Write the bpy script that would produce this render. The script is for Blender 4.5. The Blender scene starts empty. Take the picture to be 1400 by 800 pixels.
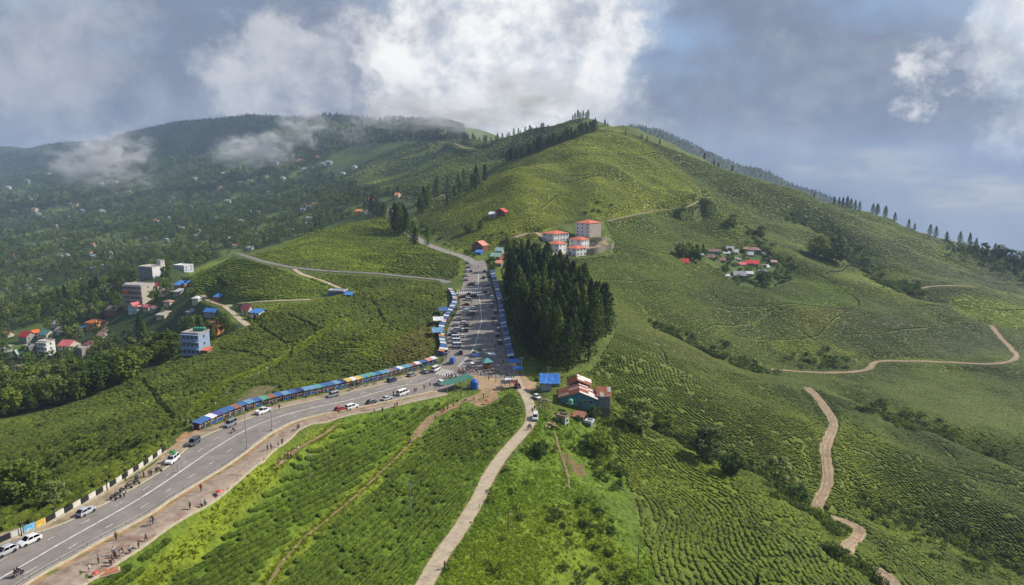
import bpy, bmesh, math, random
import numpy as np
from mathutils import Vector, Matrix, Euler

random.seed(7)
rng = np.random.default_rng(11)
R = math.radians
scene = bpy.context.scene
col = scene.collection

# ------------------------------------------------------------------ camera
CAM = np.array([0.0, 0.0, 100.0])
PITCH = R(10.3)
FPX = 934.0                      # focal length in photograph pixels (1400 wide)
cam_d = bpy.data.cameras.new("camera")
cam_d.sensor_width = 36.0
cam_d.lens = 36.0 * FPX / 1400.0
cam_d.clip_start = 1.0
cam_d.clip_end = 30000.0
cam = bpy.data.objects.new("camera", cam_d)
cam.location = CAM
cam.rotation_euler = (R(90) - PITCH, 0, 0)
col.objects.link(cam)
scene.camera = cam

# ------------------------------------------------------------------ light
SUN_EL = R(40)
SUN_AZ = R(72)                   # clockwise from +Y: the sun stands to the right and a little beyond
sun_d = bpy.data.lights.new("sun", 'SUN')
sun_d.energy = 5.0
sun_d.angle = R(0.6)
sun_d.color = (1.0, 0.93, 0.82)
sun = bpy.data.objects.new("sun", sun_d)
to_sun = Vector((math.sin(SUN_AZ) * math.cos(SUN_EL), math.cos(SUN_AZ) * math.cos(SUN_EL), math.sin(SUN_EL)))
sun.rotation_euler = (-to_sun).to_track_quat('-Z', 'Y').to_euler()
sun.location = (300, 100, 600)
col.objects.link(sun)

scene.view_settings.view_transform = 'Standard'
scene.view_settings.look = 'None'
scene.view_settings.exposure = 0.12
scene.view_settings.gamma = 1.0
scene.cycles.use_denoising = True
scene.cycles.max_bounces = 5
scene.cycles.diffuse_bounces = 2
scene.cycles.glossy_bounces = 2
scene.cycles.transmission_bounces = 2
scene.cycles.transparent_max_bounces = 8
scene.cycles.volume_bounces = 1
scene.cycles.use_adaptive_sampling = True
scene.cycles.adaptive_threshold = 0.02

# ------------------------------------------------------------------ node helpers
class NT:
    """small helper for writing node trees"""
    def __init__(self, tree):
        self.t = tree
        self.n = tree.nodes
        self.l = tree.links
    def node(self, typ, **kw):
        n = self.n.new(typ)
        for k, v in kw.items():
            setattr(n, k, v)
        return n
    def put(self, sock, val):
        if isinstance(val, bpy.types.NodeSocket):
            self.l.new(val, sock)
        elif val is not None:
            if sock.type == 'RGBA' and not isinstance(val, (int, float)) and len(val) == 3:
                val = (*val, 1)
            sock.default_value = val
    def math(self, op, a, b=None, c=None, clamp=False):
        n = self.node('ShaderNodeMath', operation=op, use_clamp=clamp)
        self.put(n.inputs[0], a)
        if b is not None: self.put(n.inputs[1], b)
        if c is not None: self.put(n.inputs[2], c)
        return n.outputs[0]
    def vmath(self, op, a, b=None, scale=None):
        n = self.node('ShaderNodeVectorMath', operation=op)
        self.put(n.inputs[0], a)
        if b is not None: self.put(n.inputs[1], b)
        if scale is not None: self.put(n.inputs['Scale'], scale)
        return n.outputs['Value'] if op in ('DOT_PRODUCT', 'LENGTH', 'DISTANCE') else n.outputs[0]
    def mix(self, f, a, b, blend='MIX'):
        n = self.node('ShaderNodeMix', data_type='RGBA', blend_type=blend)
        self.put(n.inputs[0], f); self.put(n.inputs[6], a); self.put(n.inputs[7], b)
        return n.outputs[2]
    def noise(self, vec, scale, detail=4, rough=0.55, dist=0.0):
        n = self.node('ShaderNodeTexNoise')
        if vec is not None: self.put(n.inputs['Vector'], vec)
        n.inputs['Scale'].default_value = scale
        n.inputs['Detail'].default_value = detail
        n.inputs['Roughness'].default_value = rough
        n.inputs['Distortion'].default_value = dist
        return n.outputs[0]
    def voronoi(self, vec, scale, feature='F1'):
        n = self.node('ShaderNodeTexVoronoi', feature=feature)
        if vec is not None: self.put(n.inputs['Vector'], vec)
        n.inputs['Scale'].default_value = scale
        return n
    def ramp(self, f, stops, interp='LINEAR'):
        n = self.node('ShaderNodeValToRGB')
        n.color_ramp.interpolation = interp
        el = n.color_ramp.elements
        while len(el) > 1: el.remove(el[0])
        el[0].position = stops[0][0]
        c = stops[0][1]
        el[0].color = (c, c, c, 1) if isinstance(c, (int, float)) else (*c, 1)
        for p, c in stops[1:]:
            e = el.new(p)
            e.color = (c, c, c, 1) if isinstance(c, (int, float)) else (*c, 1)
        self.put(n.inputs[0], f)
        return n.outputs[0]
    def maprange(self, v, a, b, c=0.0, d=1.0, smooth=True):
        n = self.node('ShaderNodeMapRange', interpolation_type='SMOOTHSTEP' if smooth else 'LINEAR')
        self.put(n.inputs[0], v)
        for i, x in zip((1, 2, 3, 4), (a, b, c, d)):
            self.put(n.inputs[i], x)
        return n.outputs[0]
    def attr(self, name):
        n = self.node('ShaderNodeAttribute', attribute_name=name)
        return n

# ------------------------------------------------------------------ sky
def ray_dir(u, v):
    a = (u - 700.0) / FPX
    b = (400.0 - v) / FPX
    return np.array([a, math.cos(PITCH) + b * math.sin(PITCH), -math.sin(PITCH) + b * math.cos(PITCH)])

def build_world():
    w = bpy.data.worlds.new("World")
    scene.world = w
    w.use_nodes = True
    nt = NT(w.node_tree)
    nt.n.clear()
    out = nt.node('ShaderNodeOutputWorld')
    bg = nt.node('ShaderNodeBackground')
    nt.l.new(bg.outputs[0], out.inputs[0])
    bg.inputs['Strength'].default_value = 0.1
    sky = nt.node('ShaderNodeTexSky', sky_type='NISHITA')
    sky.sun_disc = False
    sky.sun_elevation = SUN_EL
    sky.sun_rotation = SUN_AZ
    sky.altitude = 1800
    sky.air_density = 1.0
    sky.dust_density = 1.5
    co = nt.node('ShaderNodeTexCoord')
    d = co.outputs['Generated']          # view direction for a world
    d = nt.vmath('NORMALIZE', d)
    # cloud layers: broad banks, then torn puffs
    n1 = nt.noise(nt.vmath('MULTIPLY', d, (1.0, 1.0, 1.9)), 2.6, 7, 0.55, 0.25)
    n2 = nt.noise(nt.vmath('ADD', nt.vmath('MULTIPLY', d, (1.0, 1.0, 1.5)), (3.1, 1.7, 0.4)), 7.0, 8, 0.58, 0.35)
    n3 = nt.noise(nt.vmath('ADD', d, (9.0, 2.0, 5.0)), 22.0, 5, 0.6, 0.2)
    sep = nt.node('ShaderNodeSeparateXYZ')
    nt.l.new(d, sep.inputs[0])
    z = sep.outputs[2]
    cover = nt.math('ADD', nt.math('MULTIPLY', n1, 0.7), nt.math('MULTIPLY', n2, 0.42))
    lowmore = nt.maprange(z, 0.55, -0.05, 0.0, 0.17)
    cover = nt.math('ADD', cover, lowmore)
    bank = nt.maprange(cover, 0.50, 0.72)
    bankcol = nt.ramp(nt.math('ADD', nt.math('MULTIPLY', n2, 0.75), nt.math('MULTIPLY', n3, 0.25)),
                      [(0.30, (1.55, 1.95, 2.85)), (0.5, (2.1, 2.5, 3.45)), (0.74, (3.9, 4.25, 5.1))])
    skyc = nt.mix(0.45, sky.outputs[0], (3.0, 4.1, 6.2))
    c = nt.mix(bank, skyc, bankcol)
    # bright cumulus heaps, each at a direction of its own
    heaps = [((700, 60), 0.24, 1.0), ((690, 140), 0.15, 0.95), ((620, 130), 0.13, 0.9), ((780, 60), 0.15, 0.95), ((560, 105), 0.09, 0.6),
             ((400, 95), 0.12, 0.42), ((1350, 50), 0.10, 0.75), ((1430, 15), 0.14, 0.8), 
             ((1290, 260), 0.12, 0.12), ((60, 80), 0.14, 0.22)]
    acc = None
    warp = nt.node('ShaderNodeTexNoise')
    nt.put(warp.inputs['Vector'], nt.vmath('MULTIPLY', d, (1, 1, 1.2)))
    warp.inputs['Scale'].default_value = 8.0
    warp.inputs['Detail'].default_value = 9
    warp.inputs['Roughness'].default_value = 0.64
    dw = nt.vmath('ADD', d, nt.vmath('SCALE', nt.vmath('SUBTRACT', warp.outputs['Color'], (0.5, 0.5, 0.5)), scale=0.30))
    for (u, v), rad, amp in heaps:
        h = ray_dir(u, v); h = h / np.linalg.norm(h)
        dist = nt.vmath('DISTANCE', dw, tuple(float(q) for q in h))
        k = nt.maprange(dist, rad, rad * 0.5, 0.0, amp)
        acc = k if acc is None else nt.math('MAXIMUM', acc, k)
    fine = nt.math('ADD', nt.math('MULTIPLY', n3, 0.45), nt.math('MULTIPLY', warp.outputs[0], 0.55))
    tex = nt.maprange(fine, 0.34, 0.58, 0.3, 1.0)
    acc = nt.math('MULTIPLY', acc, tex)
    c = nt.mix(acc, c, (9.6, 9.5, 9.3))
    nt.put(bg.inputs['Color'], c)
build_world()

# ------------------------------------------------------------------ noise in numpy
def _hash(ix, iy, seed):
    h = (ix.astype(np.int64) * 374761393 + iy.astype(np.int64) * 668265263 + seed * 974634777) & 0xffffffff
    h = ((h ^ (h >> 13)) * 1274126177) & 0xffffffff
    h = h ^ (h >> 16)
    return (h & 0xffff) / 65535.0

def vnoise(x, y, seed=0):
    x0 = np.floor(x); y0 = np.floor(y)
    fx = x - x0; fy = y - y0
    fx = fx * fx * fx * (fx * (fx * 6 - 15) + 10)
    fy = fy * fy * fy * (fy * (fy * 6 - 15) + 10)
    a = _hash(x0, y0, seed); b = _hash(x0 + 1, y0, seed)
    c = _hash(x0, y0 + 1, seed); d = _hash(x0 + 1, y0 + 1, seed)
    return (a * (1 - fx) + b * fx) * (1 - fy) + (c * (1 - fx) + d * fx) * fy - 0.5

def fbm(x, y, scale, octv=4, seed=0, gain=0.5):
    s = 0.0; amp = 1.0; f = 1.0 / scale
    for o in range(octv):
        s = s + amp * vnoise(x * f + 17.3 * o, y * f - 9.1 * o, seed + o)
        amp *= gain; f *= 2.03
    return s

# ------------------------------------------------------------------ terrain
OY = -60.0                       # the terrain grid is polar about a point behind the drone
KTH = 1.25
def to_polar(x, y):
    yy = y - OY
    return np.arctan2(x, yy), np.log(np.maximum(np.hypot(x, yy), 1e-3))

VIEW_PTS = [   # picture column, picture row, horizontal distance ahead
 # main road
 (0,790,96),(60,745,103),(150,690,117),(265,620,143),(360,575,168),(440,550,190),(530,520,222),(600,505,244),(645,480,262),
 (650,440,308),(655,400,363),(640,360,445),(625,345,500),(590,328,535),(560,312,590),(532,292,660),(615,262,730),
 # left verge and tea slope
 (0,740,107),(0,690,127),(0,650,147),(0,610,180),(0,575,222),(100,620,160),(100,560,220),(200,560,205),(190,510,262),(300,520,222),(280,480,290),(250,485,300),
 (400,500,240),(380,460,290),(340,425,345),(450,480,262),(520,430,320),(400,440,318),(560,460,280),(570,400,362),(480,400,370),(400,405,372),
 # left road and hill above it
 (335,350,480),(400,365,448),(480,372,428),(560,380,405),(610,384,400),(330,385,420),(300,360,490),(270,385,450),(310,415,385),(260,420,420),(280,445,380),
 (490,300,610),(420,325,560),(540,345,475),(560,330,520),(600,360,440),(370,345,500),(470,330,535),
 # left valley
 (60,530,315),(150,520,320),(0,545,290),(255,482,375),(200,470,400),(0,480,420),(50,470,455),(0,430,560),(100,440,500),(180,415,470),(205,370,580),(100,400,680),(240,365,560),(250,345,800),(150,345,950),(350,330,850),
 (400,318,860),(0,370,900),(0,320,1500),(150,310,1500),(300,290,1450),(0,270,2400),(150,260,2300),(300,240,2200),(450,230,1900),(0,250,2800),(100,245,2750),
 (400,290,1150),(480,280,1000),(440,265,1300),(500,270,950),(540,262,930),(480,240,1500),
 # far mountains
 (0,197,4300),(-120,190,4400),(60,203,4000),(110,200,3800),(165,190,3400),(210,176,3100),(300,170,3000),(380,163,2850),(450,160,2650),(540,166,2350),(600,173,2100),(632,190,1800),
 (200,215,2700),(300,200,2600),(400,195,2450),(500,195,2000),(100,225,3300),
 # middle distance, right of the forest
 (560,205,1700),(560,230,1400),(640,200,1350),(640,230,1000),(600,245,900),(680,186,1250),(735,176,1230),(690,206,1080),(640,187,1420),(620,215,1180),
 # main hill
 (695,226,710),(760,200,840),(815,180,950),(797,160,1130),(760,185,1050),(830,174,950),(862,186,930),(900,201,930),(750,250,650),(850,230,740),(850,270,610),(750,290,560),(690,292,560),(640,310,545),(620,285,620),
 (655,262,650),(700,320,520),(940,250,780),(950,300,690),(900,330,560),(850,325,530),(830,345,492),(780,340,490),(740,330,500),(760,370,440),(900,400,430),(850,390,420),(960,345,580),(970,420,430),(900,440,372),(970,270,700),(900,292,650),
 # right skyline
 (1000,238,930),(1100,266,980),(1200,296,1000),(1300,327,1000),(1400,357,960),(1500,385,930),
 # right middle
 (1020,360,580),(1060,380,545),(1100,340,700),(1000,300,760),(1150,300,850),(1200,345,790),(1180,352,760),(1280,340,880),(1330,380,760),(1390,390,760),(1200,380,640),(1280,400,570),(1290,393,600),(1350,420,560),(1390,430,560),(1400,400,700),
 (1150,420,505),(1080,430,480),(1000,410,480),(1230,450,470),(1100,465,450),
 (1050,507,405),(1180,506,415),(1300,495,428),(1390,490,430),(1360,450,520),(1300,470,470),
 (1000,460,390),(1000,485,372),(1060,500,385),(900,500,278),(850,470,300),(950,470,345),(1000,530,285),(1080,560,262),(1090,600,232),(850,520,255),(930,540,250),(1040,600,228),
 # winding track below
 (1105,530,325),(1135,590,268),(1125,650,226),(1115,695,203),(1165,735,190),(1215,805,165),
 # near spur on the right
 (870,600,200),(860,560,224),(905,585,214),(1000,635,197),(1080,665,182),(1000,650,183),(950,700,160),(1100,720,156),(1100,690,166),(1190,795,131),(900,780,130),(1000,760,140),(1100,790,132),
 # grass slope, concrete track, plateau
 (850,700,148),(750,750,127),(700,650,157),(780,620,177),(820,640,173),(810,760,130),(620,785,116),(650,700,137),(680,640,158),(715,580,188),(735,545,208),(700,520,232),(790,560,202),(820,560,212),(790,530,224),
 (720,500,246),(700,440,305),(760,470,280),(800,500,255),(835,470,282),(690,395,372),(770,420,345),
 # tea fields in front
 (380,795,107),(480,700,137),(580,590,183),(650,545,211),(560,740,125),(250,770,109),(300,700,127),(400,620,155),(500,580,180),(620,640,158),
 # lower right
 (1300,700,228),(1390,600,310),(1250,565,335),(1390,795,190),(1300,620,288),(1180,560,318),(1250,640,262),(1200,680,225),(1250,760,190),(1300,545,365),(1390,540,380),(1200,535,370),(1290,585,318),(1350,650,272),
 # beyond the frame
 (0,900,78),(700,900,95),(350,900,84),(1000,900,108),(1400,900,140),(-300,760,105),(-300,600,230),(-300,520,330),(-300,400,760),(-300,300,1800),(-400,190,4500),
 (1700,700,240),(1700,560,380),(1700,450,620),(1750,400,800),
]
WORLD_PTS = [  # x, y, z relative to the camera, for ground the picture does not show
 (-140,700,-72),(-60,760,-60),(-260,560,-100),
 (60,1350,20),(120,1400,10),(330,1250,-60),(550,1350,-160),(800,1350,-260),(1100,1200,-330),(300,1700,-200),(700,2000,-420),(1300,1900,-560),(0,1800,-10),
 (470,2600,140),(720,2600,60),(1000,2600,-70),(1250,2600,-140),(600,3200,-200),(1200,3400,-500),(2500,3000,-900),(2000,2000,-800),(2500,1500,-800),(1600,1000,-420),
 (-1500,4500,20),(-1000,3800,40),(-500,3300,0),(-3200,5200,0),(-3600,4200,60),(0,3000,-100),(0,4500,-300),(1500,5500,-900),(4000,5000,-1300),(-1500,6500,-200),(0,7500,-500),(4000,7500,-1500),(-4000,7500,-200),(-6000,5000,0),
 (-700,700,-150),(-1500,1500,-160),(-3000,2500,-150),(-1200,500,-170),(-400,150,-130),(-300,0,-120),(-150,30,-70),
 (400,150,-190),(800,400,-260),(1200,600,-350),(300,0,-140),(150,0,-95),(0,0,-68),(-60,30,-62),(2500,500,-650),
]

def ctrl_points():
    P = []
    for u, v, Y in VIEW_PTS:
        d = ray_dir(u, v)
        P.append((Y * d[0] / d[1], Y, Y * d[2] / d[1]))
    P += WORLD_PTS
    return np.array(P, float)

CP = ctrl_points()
def _tps_fit(P, lam=0.0015):
    th, lr = to_polar(P[:, 0], P[:, 1])
    Q = np.stack([th * KTH, lr], 1)
    scale = np.exp(lr)                        # fit height relative to distance
    val = P[:, 2] / scale
    n = len(Q)
    d2 = ((Q[:, None] - Q[None]) ** 2).sum(-1)
    K = 0.5 * d2 * np.log(d2 + 1e-12)
    A = np.zeros((n + 3, n + 3))
    A[:n, :n] = K + lam * np.eye(n)
    A[:n, n] = 1; A[:n, n + 1:] = Q
    A[n, :n] = 1; A[n + 1:, :n] = Q.T
    b = np.zeros(n + 3); b[:n] = val
    return Q, np.linalg.solve(A, b)
TPS_Q, TPS_W = _tps_fit(CP)

def tps_eval(x, y):
    th, lr = to_polar(x, y)
    shp = x.shape
    th = (th * KTH).ravel(); lr0 = lr.ravel()
    out = np.empty(th.size)
    n = len(TPS_Q)
    for i in range(0, th.size, 40000):
        a = th[i:i + 40000, None] - TPS_Q[None, :, 0]
        b = lr0[i:i + 40000, None] - TPS_Q[None, :, 1]
        d2 = a * a + b * b
        out[i:i + 40000] = (0.5 * d2 * np.log(d2 + 1e-12)) @ TPS_W[:n] + TPS_W[n] + th[i:i + 40000] * TPS_W[n + 1] + lr0[i:i + 40000] * TPS_W[n + 2]
    return (out * np.exp(lr0)).reshape(shp) + CAM[2]

NTH, NR = 640, 760
TH0, TH1 = R(-58), R(58)
LR0, LR1 = math.log(62.0), math.log(8200.0)
g_th = np.linspace(TH0, TH1, NTH)
g_lr = np.linspace(LR0, LR1, NR)
GTH, GLR = np.meshgrid(g_th, g_lr, indexing='ij')
GX = np.sin(GTH) * np.exp(GLR)
GY = np.cos(GTH) * np.exp(GLR) + OY
# evaluate the smooth surface on a coarser grid, then interpolate
def coarse_eval():
    cth = np.linspace(TH0, TH1, 214); clr = np.linspace(LR0, LR1, 254)
    A, B = np.meshgrid(cth, clr, indexing='ij')
    return bilin_grid(tps_eval(np.sin(A) * np.exp(B), np.cos(A) * np.exp(B) + OY), cth, clr, GTH, GLR)
def bilin_grid(Z, th, lr, qth, qlr):
    fx = np.clip((qth - th[0]) / (th[1] - th[0]), 0, len(th) - 1.001)
    fy = np.clip((qlr - lr[0]) / (lr[1] - lr[0]), 0, len(lr) - 1.001)
    i = fx.astype(int); j = fy.astype(int)
    fx = fx - i; fy = fy - j
    return (Z[i, j] * (1 - fx) + Z[i + 1, j] * fx) * (1 - fy) + (Z[i, j + 1] * (1 - fx) + Z[i + 1, j + 1] * fx) * fy
GZ = coarse_eval()
GR = np.exp(GLR)
# natural unevenness that grows with distance
amp_mid = np.clip((GR - 260) / 900, 0, 1)
GZ += fbm(GX, GY, 90, 4, 3) * (1.2 + 4 * np.clip((GR - 200) / 150, 0, 1) * (GX > 40 + 0.1 * GY) + 9 * amp_mid)
GZ += fbm(GX, GY, 420, 4, 8) * np.clip((GR - 900) / 1800, 0, 1) * 48
GZ += fbm(GX, GY, 12, 3, 21) * 0.5

def H(x, y):
    x = np.asarray(x, float); y = np.asarray(y, float)
    th, lr = to_polar(x, y)
    return bilin_grid(GZ, g_th, g_lr, th, lr)

_T = np.exp(np.linspace(math.log(60), math.log(7500), 2600))
def hit(u, v):
    """where the line of sight through a picture point meets the ground"""
    d = ray_dir(u, v); d = d / d[1]
    X = d[0] * _T; Y = _T; Z = CAM[2] + d[2] * _T
    g = Z - H(X, Y)
    k = np.argmax(g < 0)
    if g[k] >= 0:
        k = len(_T) - 1
        return np.array([X[k], Y[k], float(H(X[k], Y[k]))])
    t = g[k - 1] / (g[k - 1] - g[k]) if k else 0
    Yk = _T[k - 1] + t * (_T[k] - _T[k - 1]) if k else _T[0]
    x = d[0] * Yk
    return np.array([x, Yk, float(H(x, Yk))])
def hits(pts):
    return np.array([hit(u, v) for u, v in pts])

def proj(x, y, z):
    """world to picture column and row"""
    dy = y; dz = z - CAM[2]
    zc = dy * math.cos(PITCH) - dz * math.sin(PITCH)
    yc = dy * math.sin(PITCH) + dz * math.cos(PITCH)
    return 700 + FPX * x / zc, 400 - FPX * yc / zc, zc
# ------------------------------------------------------------------ curves through picture points
def catmull(P, step):
    P = np.asarray(P, float)
    Q = np.vstack([2 * P[0] - P[1], P, 2 * P[-1] - P[-2]])
    out = []
    for i in range(1, len(Q) - 2):
        p0, p1, p2, p3 = Q[i - 1], Q[i], Q[i + 1], Q[i + 2]
        n = max(2, int(np.linalg.norm(p2[:2] - p1[:2]) / step * 2))
        t = np.linspace(0, 1, n, endpoint=False)[:, None]
        out.append(0.5 * ((2 * p1) + (-p0 + p2) * t + (2 * p0 - 5 * p1 + 4 * p2 - p3) * t * t + (-p0 + 3 * p1 - 3 * p2 + p3) * t ** 3))
    out.append(P[-1:])
    return resample(np.vstack(out), step)

def resample(P, step=None, n=None):
    s = np.concatenate([[0], np.cumsum(np.linalg.norm(np.diff(P[:, :2], axis=0), axis=1))])
    if n is None: n = max(2, int(round(s[-1] / step)) + 1)
    q = np.linspace(0, s[-1], n)
    return np.stack([np.interp(q, s, P[:, k]) for k in range(P.shape[1])], 1)

def smooth1(z, k):
    if len(z) < 3: return z
    k = min(k, len(z) // 2 * 2 - 1)
    if k < 3: return z
    pad = np.pad(z, k // 2, mode='edge')
    w = np.hanning(k + 2)[1:-1]
    return np.convolve(pad, w / w.sum(), mode='valid')[:len(z)]

def offset_curve(P, d):
    t = np.gradient(P[:, :2], axis=0)
    t /= np.maximum(np.linalg.norm(t, axis=1, keepdims=True), 1e-9)
    n = np.stack([-t[:, 1], t[:, 0]], 1)          # left of the direction of travel
    return P[:, :2] + n * (d[:, None] if isinstance(d, np.ndarray) else d)

CARVED = []          # (polyline xy, half width) of everything that is not planted
def carve(P, hw, blend, drop=0.0, cell=1.3):
    """level the ground under a road and ease it back into the hillside"""
    global GZ
    hw = np.full(len(P), hw) if np.isscalar(hw) else hw
    m = hw.max() + blend + 6
    near = (GX > P[:, 0].min() - m) & (GX < P[:, 0].max() + m) & (GY > P[:, 1].min() - m) & (GY < P[:, 1].max() + m)
    ii = np.argwhere(near)
    if not len(ii): return
    for c in range(0, len(ii), 20000):
        I = ii[c:c + 20000]
        x = GX[I[:, 0], I[:, 1]]; y = GY[I[:, 0], I[:, 1]]
        d2 = (x[:, None] - P[None, :, 0]) ** 2 + (y[:, None] - P[None, :, 1]) ** 2
        j = d2.argmin(1)
        d = np.sqrt(d2[np.arange(len(I)), j])
        cs = GR[I[:, 0], I[:, 1]] * 0.0066 * 0.75 * cell
        t = np.clip((d - hw[j] - cs) / blend, 0, 1)
        t = t * t * (3 - 2 * t)
        GZ[I[:, 0], I[:, 1]] = GZ[I[:, 0], I[:, 1]] * t + (P[j, 2] - drop) * (1 - t)
    CARVED.append((P[:, :2].copy(), hw.copy()))

def near_carved(x, y, margin):
    """True where a planted point would fall on a road or path"""
    bad = np.zeros(len(x), bool)
    for P, hw in CARVED:
        m = hw.max() + margin
        k = np.where((x > P[:, 0].min() - m) & (x < P[:, 0].max() + m) & (y > P[:, 1].min() - m) & (y < P[:, 1].max() + m) & ~bad)[0]
        if not len(k): continue
        for c in range(0, len(k), 20000):
            kk = k[c:c + 20000]
            d2 = (x[kk, None] - P[None, :, 0]) ** 2 + (y[kk, None] - P[None, :, 1]) ** 2
            j = d2.argmin(1)
            bad[kk] |= np.sqrt(d2.min(1)) < hw[j] + margin
    return bad

def at_height(u, v, z):
    """the point at height z on the line of sight through a picture point"""
    d = ray_dir(u, v); k = (z - CAM[2]) / d[2]
    return np.array([d[0] * k, d[1] * k, z])
def px_curve(px, step=2.5):
    return catmull(np.asarray(px, float), step)
def line_world(px, step=1.5, sm=15):
    q = px_curve(px)
    W = np.array([hit(u, v) for u, v in q])
    s = np.concatenate([[0], np.cumsum(np.linalg.norm(np.diff(W[:, :2], axis=0), axis=1))])
    # even out the height along the way, then set every point back on its own line of sight
    zz = gauss_along(s, W[:, 2], sm * step * 0.5)
    W = np.array([at_height(u, v, z) if ray_dir(u, v)[2] < -0.02 else w for (u, v), z, w in zip(q, zz, W)])
    W = resample(W, step)
    W[:, 2] = smooth1(W[:, 2], 7)
    return W
def gauss_along(s, z, sig):
    d = s[:, None] - s[None, :]
    w = np.exp(-0.5 * (d / sig) ** 2)
    # local straight-line fit keeps gradients right to the ends
    sw = w.sum(1); m = (w * s[None]).sum(1) / sw; zm = (w * z[None]).sum(1) / sw
    cov = (w * (s[None] - m[:, None]) * (z[None] - zm[:, None])).sum(1); var = (w * (s[None] - m[:, None]) ** 2).sum(1) + 1e-6
    return zm + cov / var * (s - m)

def furrow(px, depth, width):
    """a gully (or, with a negative depth, a spur) along a line seen in the picture"""
    global GZ
    W = catmull(hits(px), 6.0)
    m = width * 3
    near = (GX > W[:, 0].min() - m) & (GX < W[:, 0].max() + m) & (GY > W[:, 1].min() - m) & (GY < W[:, 1].max() + m)
    ii = np.argwhere(near)
    for c in range(0, len(ii), 20000):
        I = ii[c:c + 20000]
        d2 = ((GX[I[:, 0], I[:, 1]][:, None] - W[None, :, 0]) ** 2 + (GY[I[:, 0], I[:, 1]][:, None] - W[None, :, 1]) ** 2).min(1)
        GZ[I[:, 0], I[:, 1]] -= depth * np.exp(-d2 / width ** 2)
    return W
G1 = furrow([(905,440),(950,462),(1000,484),(1045,498)], 5, 16)
G2 = furrow([(862,545),(900,575),(950,602),(1010,630),(1060,652),(1090,680)], 3.5, 9)
G3 = furrow([(1085,282),(1130,312),(1170,342),(1210,372),(1245,392)], 11, 26)
G4 = furrow([(1160,535),(1220,556),(1280,582),(1330,602),(1400,628)], 7, 16)
G5 = furrow([(1000,290),(1040,330),(1075,365)], 8, 26)
G6 = furrow([(1200,690),(1260,700),(1330,735),(1400,760)], 5, 13)
G7 = furrow([(960,235),(1000,262),(1050,285)], 10, 34)
G8 = furrow([(760,215),(780,250),(760,290)], 7, 24)
G9 = furrow([(880,230),(880,262),(850,290)], 7, 26)
furrow([(955,275),(1000,310),(1060,350),(1130,385),(1200,405)], -7, 24)
furrow([(1240,640),(1300,660),(1360,700)], -4, 14)
furrow([(1200,600),(1270,610),(1340,640)], -4, 16)
furrow([(60,640),(130,620),(200,610)], 4, 14)
furrow([(840,235),(870,255)], -5, 26)
furrow([(1060,420),(1150,440),(1250,440)], -5, 26)
furrow([(700,250),(720,290)], -5, 22)

# ---- main road: both kerbs read from the picture
ROAD_A_L = [(-120,797),(0,745),(54,729),(100,711),(150,686),(225,642),(254,615),(276,598),(304,586),(348,569),(372,561),(448,544),(520,526),(556,516),(588,507),(612,499)]
ROAD_A_R = [(-20,838),(37,798),(125,747),(200,707),(237,682),(307,640),(338,618),(372,593),(420,572),(500,556),(590,536),(645,514)]
ROAD_B_L = [(600,507),(606,494),(610,478),(612,452),(622,432),(629,417),(628,403),(631,394),(636,372),(638,358)]
ROAD_B_R = [(706,520),(698,495),(692,472),(684,440),(678,412),(671,388),(666,368),(663,355)]

def paired(Lpx, Rpx, step=1.5):
    qL = px_curve(Lpx); qR = px_curve(Rpx)
    L = np.array([hit(u, v) for u, v in qL]); Rr = np.array([hit(u, v) for u, v in qR])
    for it in range(3):
        n = 240
        Cn = (resample(L, n=n) + resample(Rr, n=n)) / 2
        s = np.concatenate([[0], np.cumsum(np.linalg.norm(np.diff(Cn[:, :2], axis=0), axis=1))])
        if it == 0: zs = gauss_along(s, Cn[:, 2], 32.0)
        fl = np.concatenate([[0], np.cumsum(np.linalg.norm(np.diff(L[:, :2], axis=0), axis=1))]); fr = np.concatenate([[0], np.cumsum(np.linalg.norm(np.diff(Rr[:, :2], axis=0), axis=1))])
        zl = np.interp(fl / fl[-1], s / s[-1], zs); zr = np.interp(fr / fr[-1], s / s[-1], zs)
        L = np.array([at_height(u, v, z) for (u, v), z in zip(qL, zl)]); Rr = np.array([at_height(u, v, z) for (u, v), z in zip(qR, zr)])
    n = int(np.linalg.norm(np.diff(L[:, :2], axis=0), axis=1).sum() / step)
    L = resample(L, n=n); Rr = resample(Rr, n=n)
    Cn = (L + Rr) / 2
    return L, Rr, Cn, np.linalg.norm(L[:, :2] - Rr[:, :2], axis=1) / 2

RA = paired(ROAD_A_L, ROAD_A_R)
RB = paired(ROAD_B_L, ROAD_B_R)
carve(RA[2], RA[3] + 3.0, 9)
carve(RB[2], RB[3] + 2.5, 9)
LINE = {}
def road_line(key, px, hw, blend, sm=15, step=1.5, drop=0.0):
    W = line_world(px, step, sm)
    carve(W, hw, blend, drop)
    LINE[key] = (W, hw)
road_line('upper_road', [(534,286),(536,298),(546,309),(557,318),(572,328),(590,337),(612,345),(634,352),(652,363)], 3.6, 7)
road_line('left_road', [(612,388),(600,383),(560,379),(510,374),(450,371),(400,366),(360,358),(335,350),(322,346)], 2.6, 5)
road_line('house_lane', [(402,368),(412,375),(430,381),(450,388),(468,397),(476,402)], 1.5, 4)
road_line('village_lane', [(424,410),(395,411),(368,412),(340,414),(318,416),(307,419),(317,427),(328,437),(339,446)], 1.5, 4)
road_line('village_path', [(277,404),(281,409),(287,412),(297,416),(307,419)], 1.3, 4)
road_line('concrete_track', [(703,512),(710,527),(719,541),(726,560),(725,578),(713,594),(689,621),(668,652),(655,680),(631,720),(600,765),(581,799),(556,840)], 1.8, 4, 21)
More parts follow.
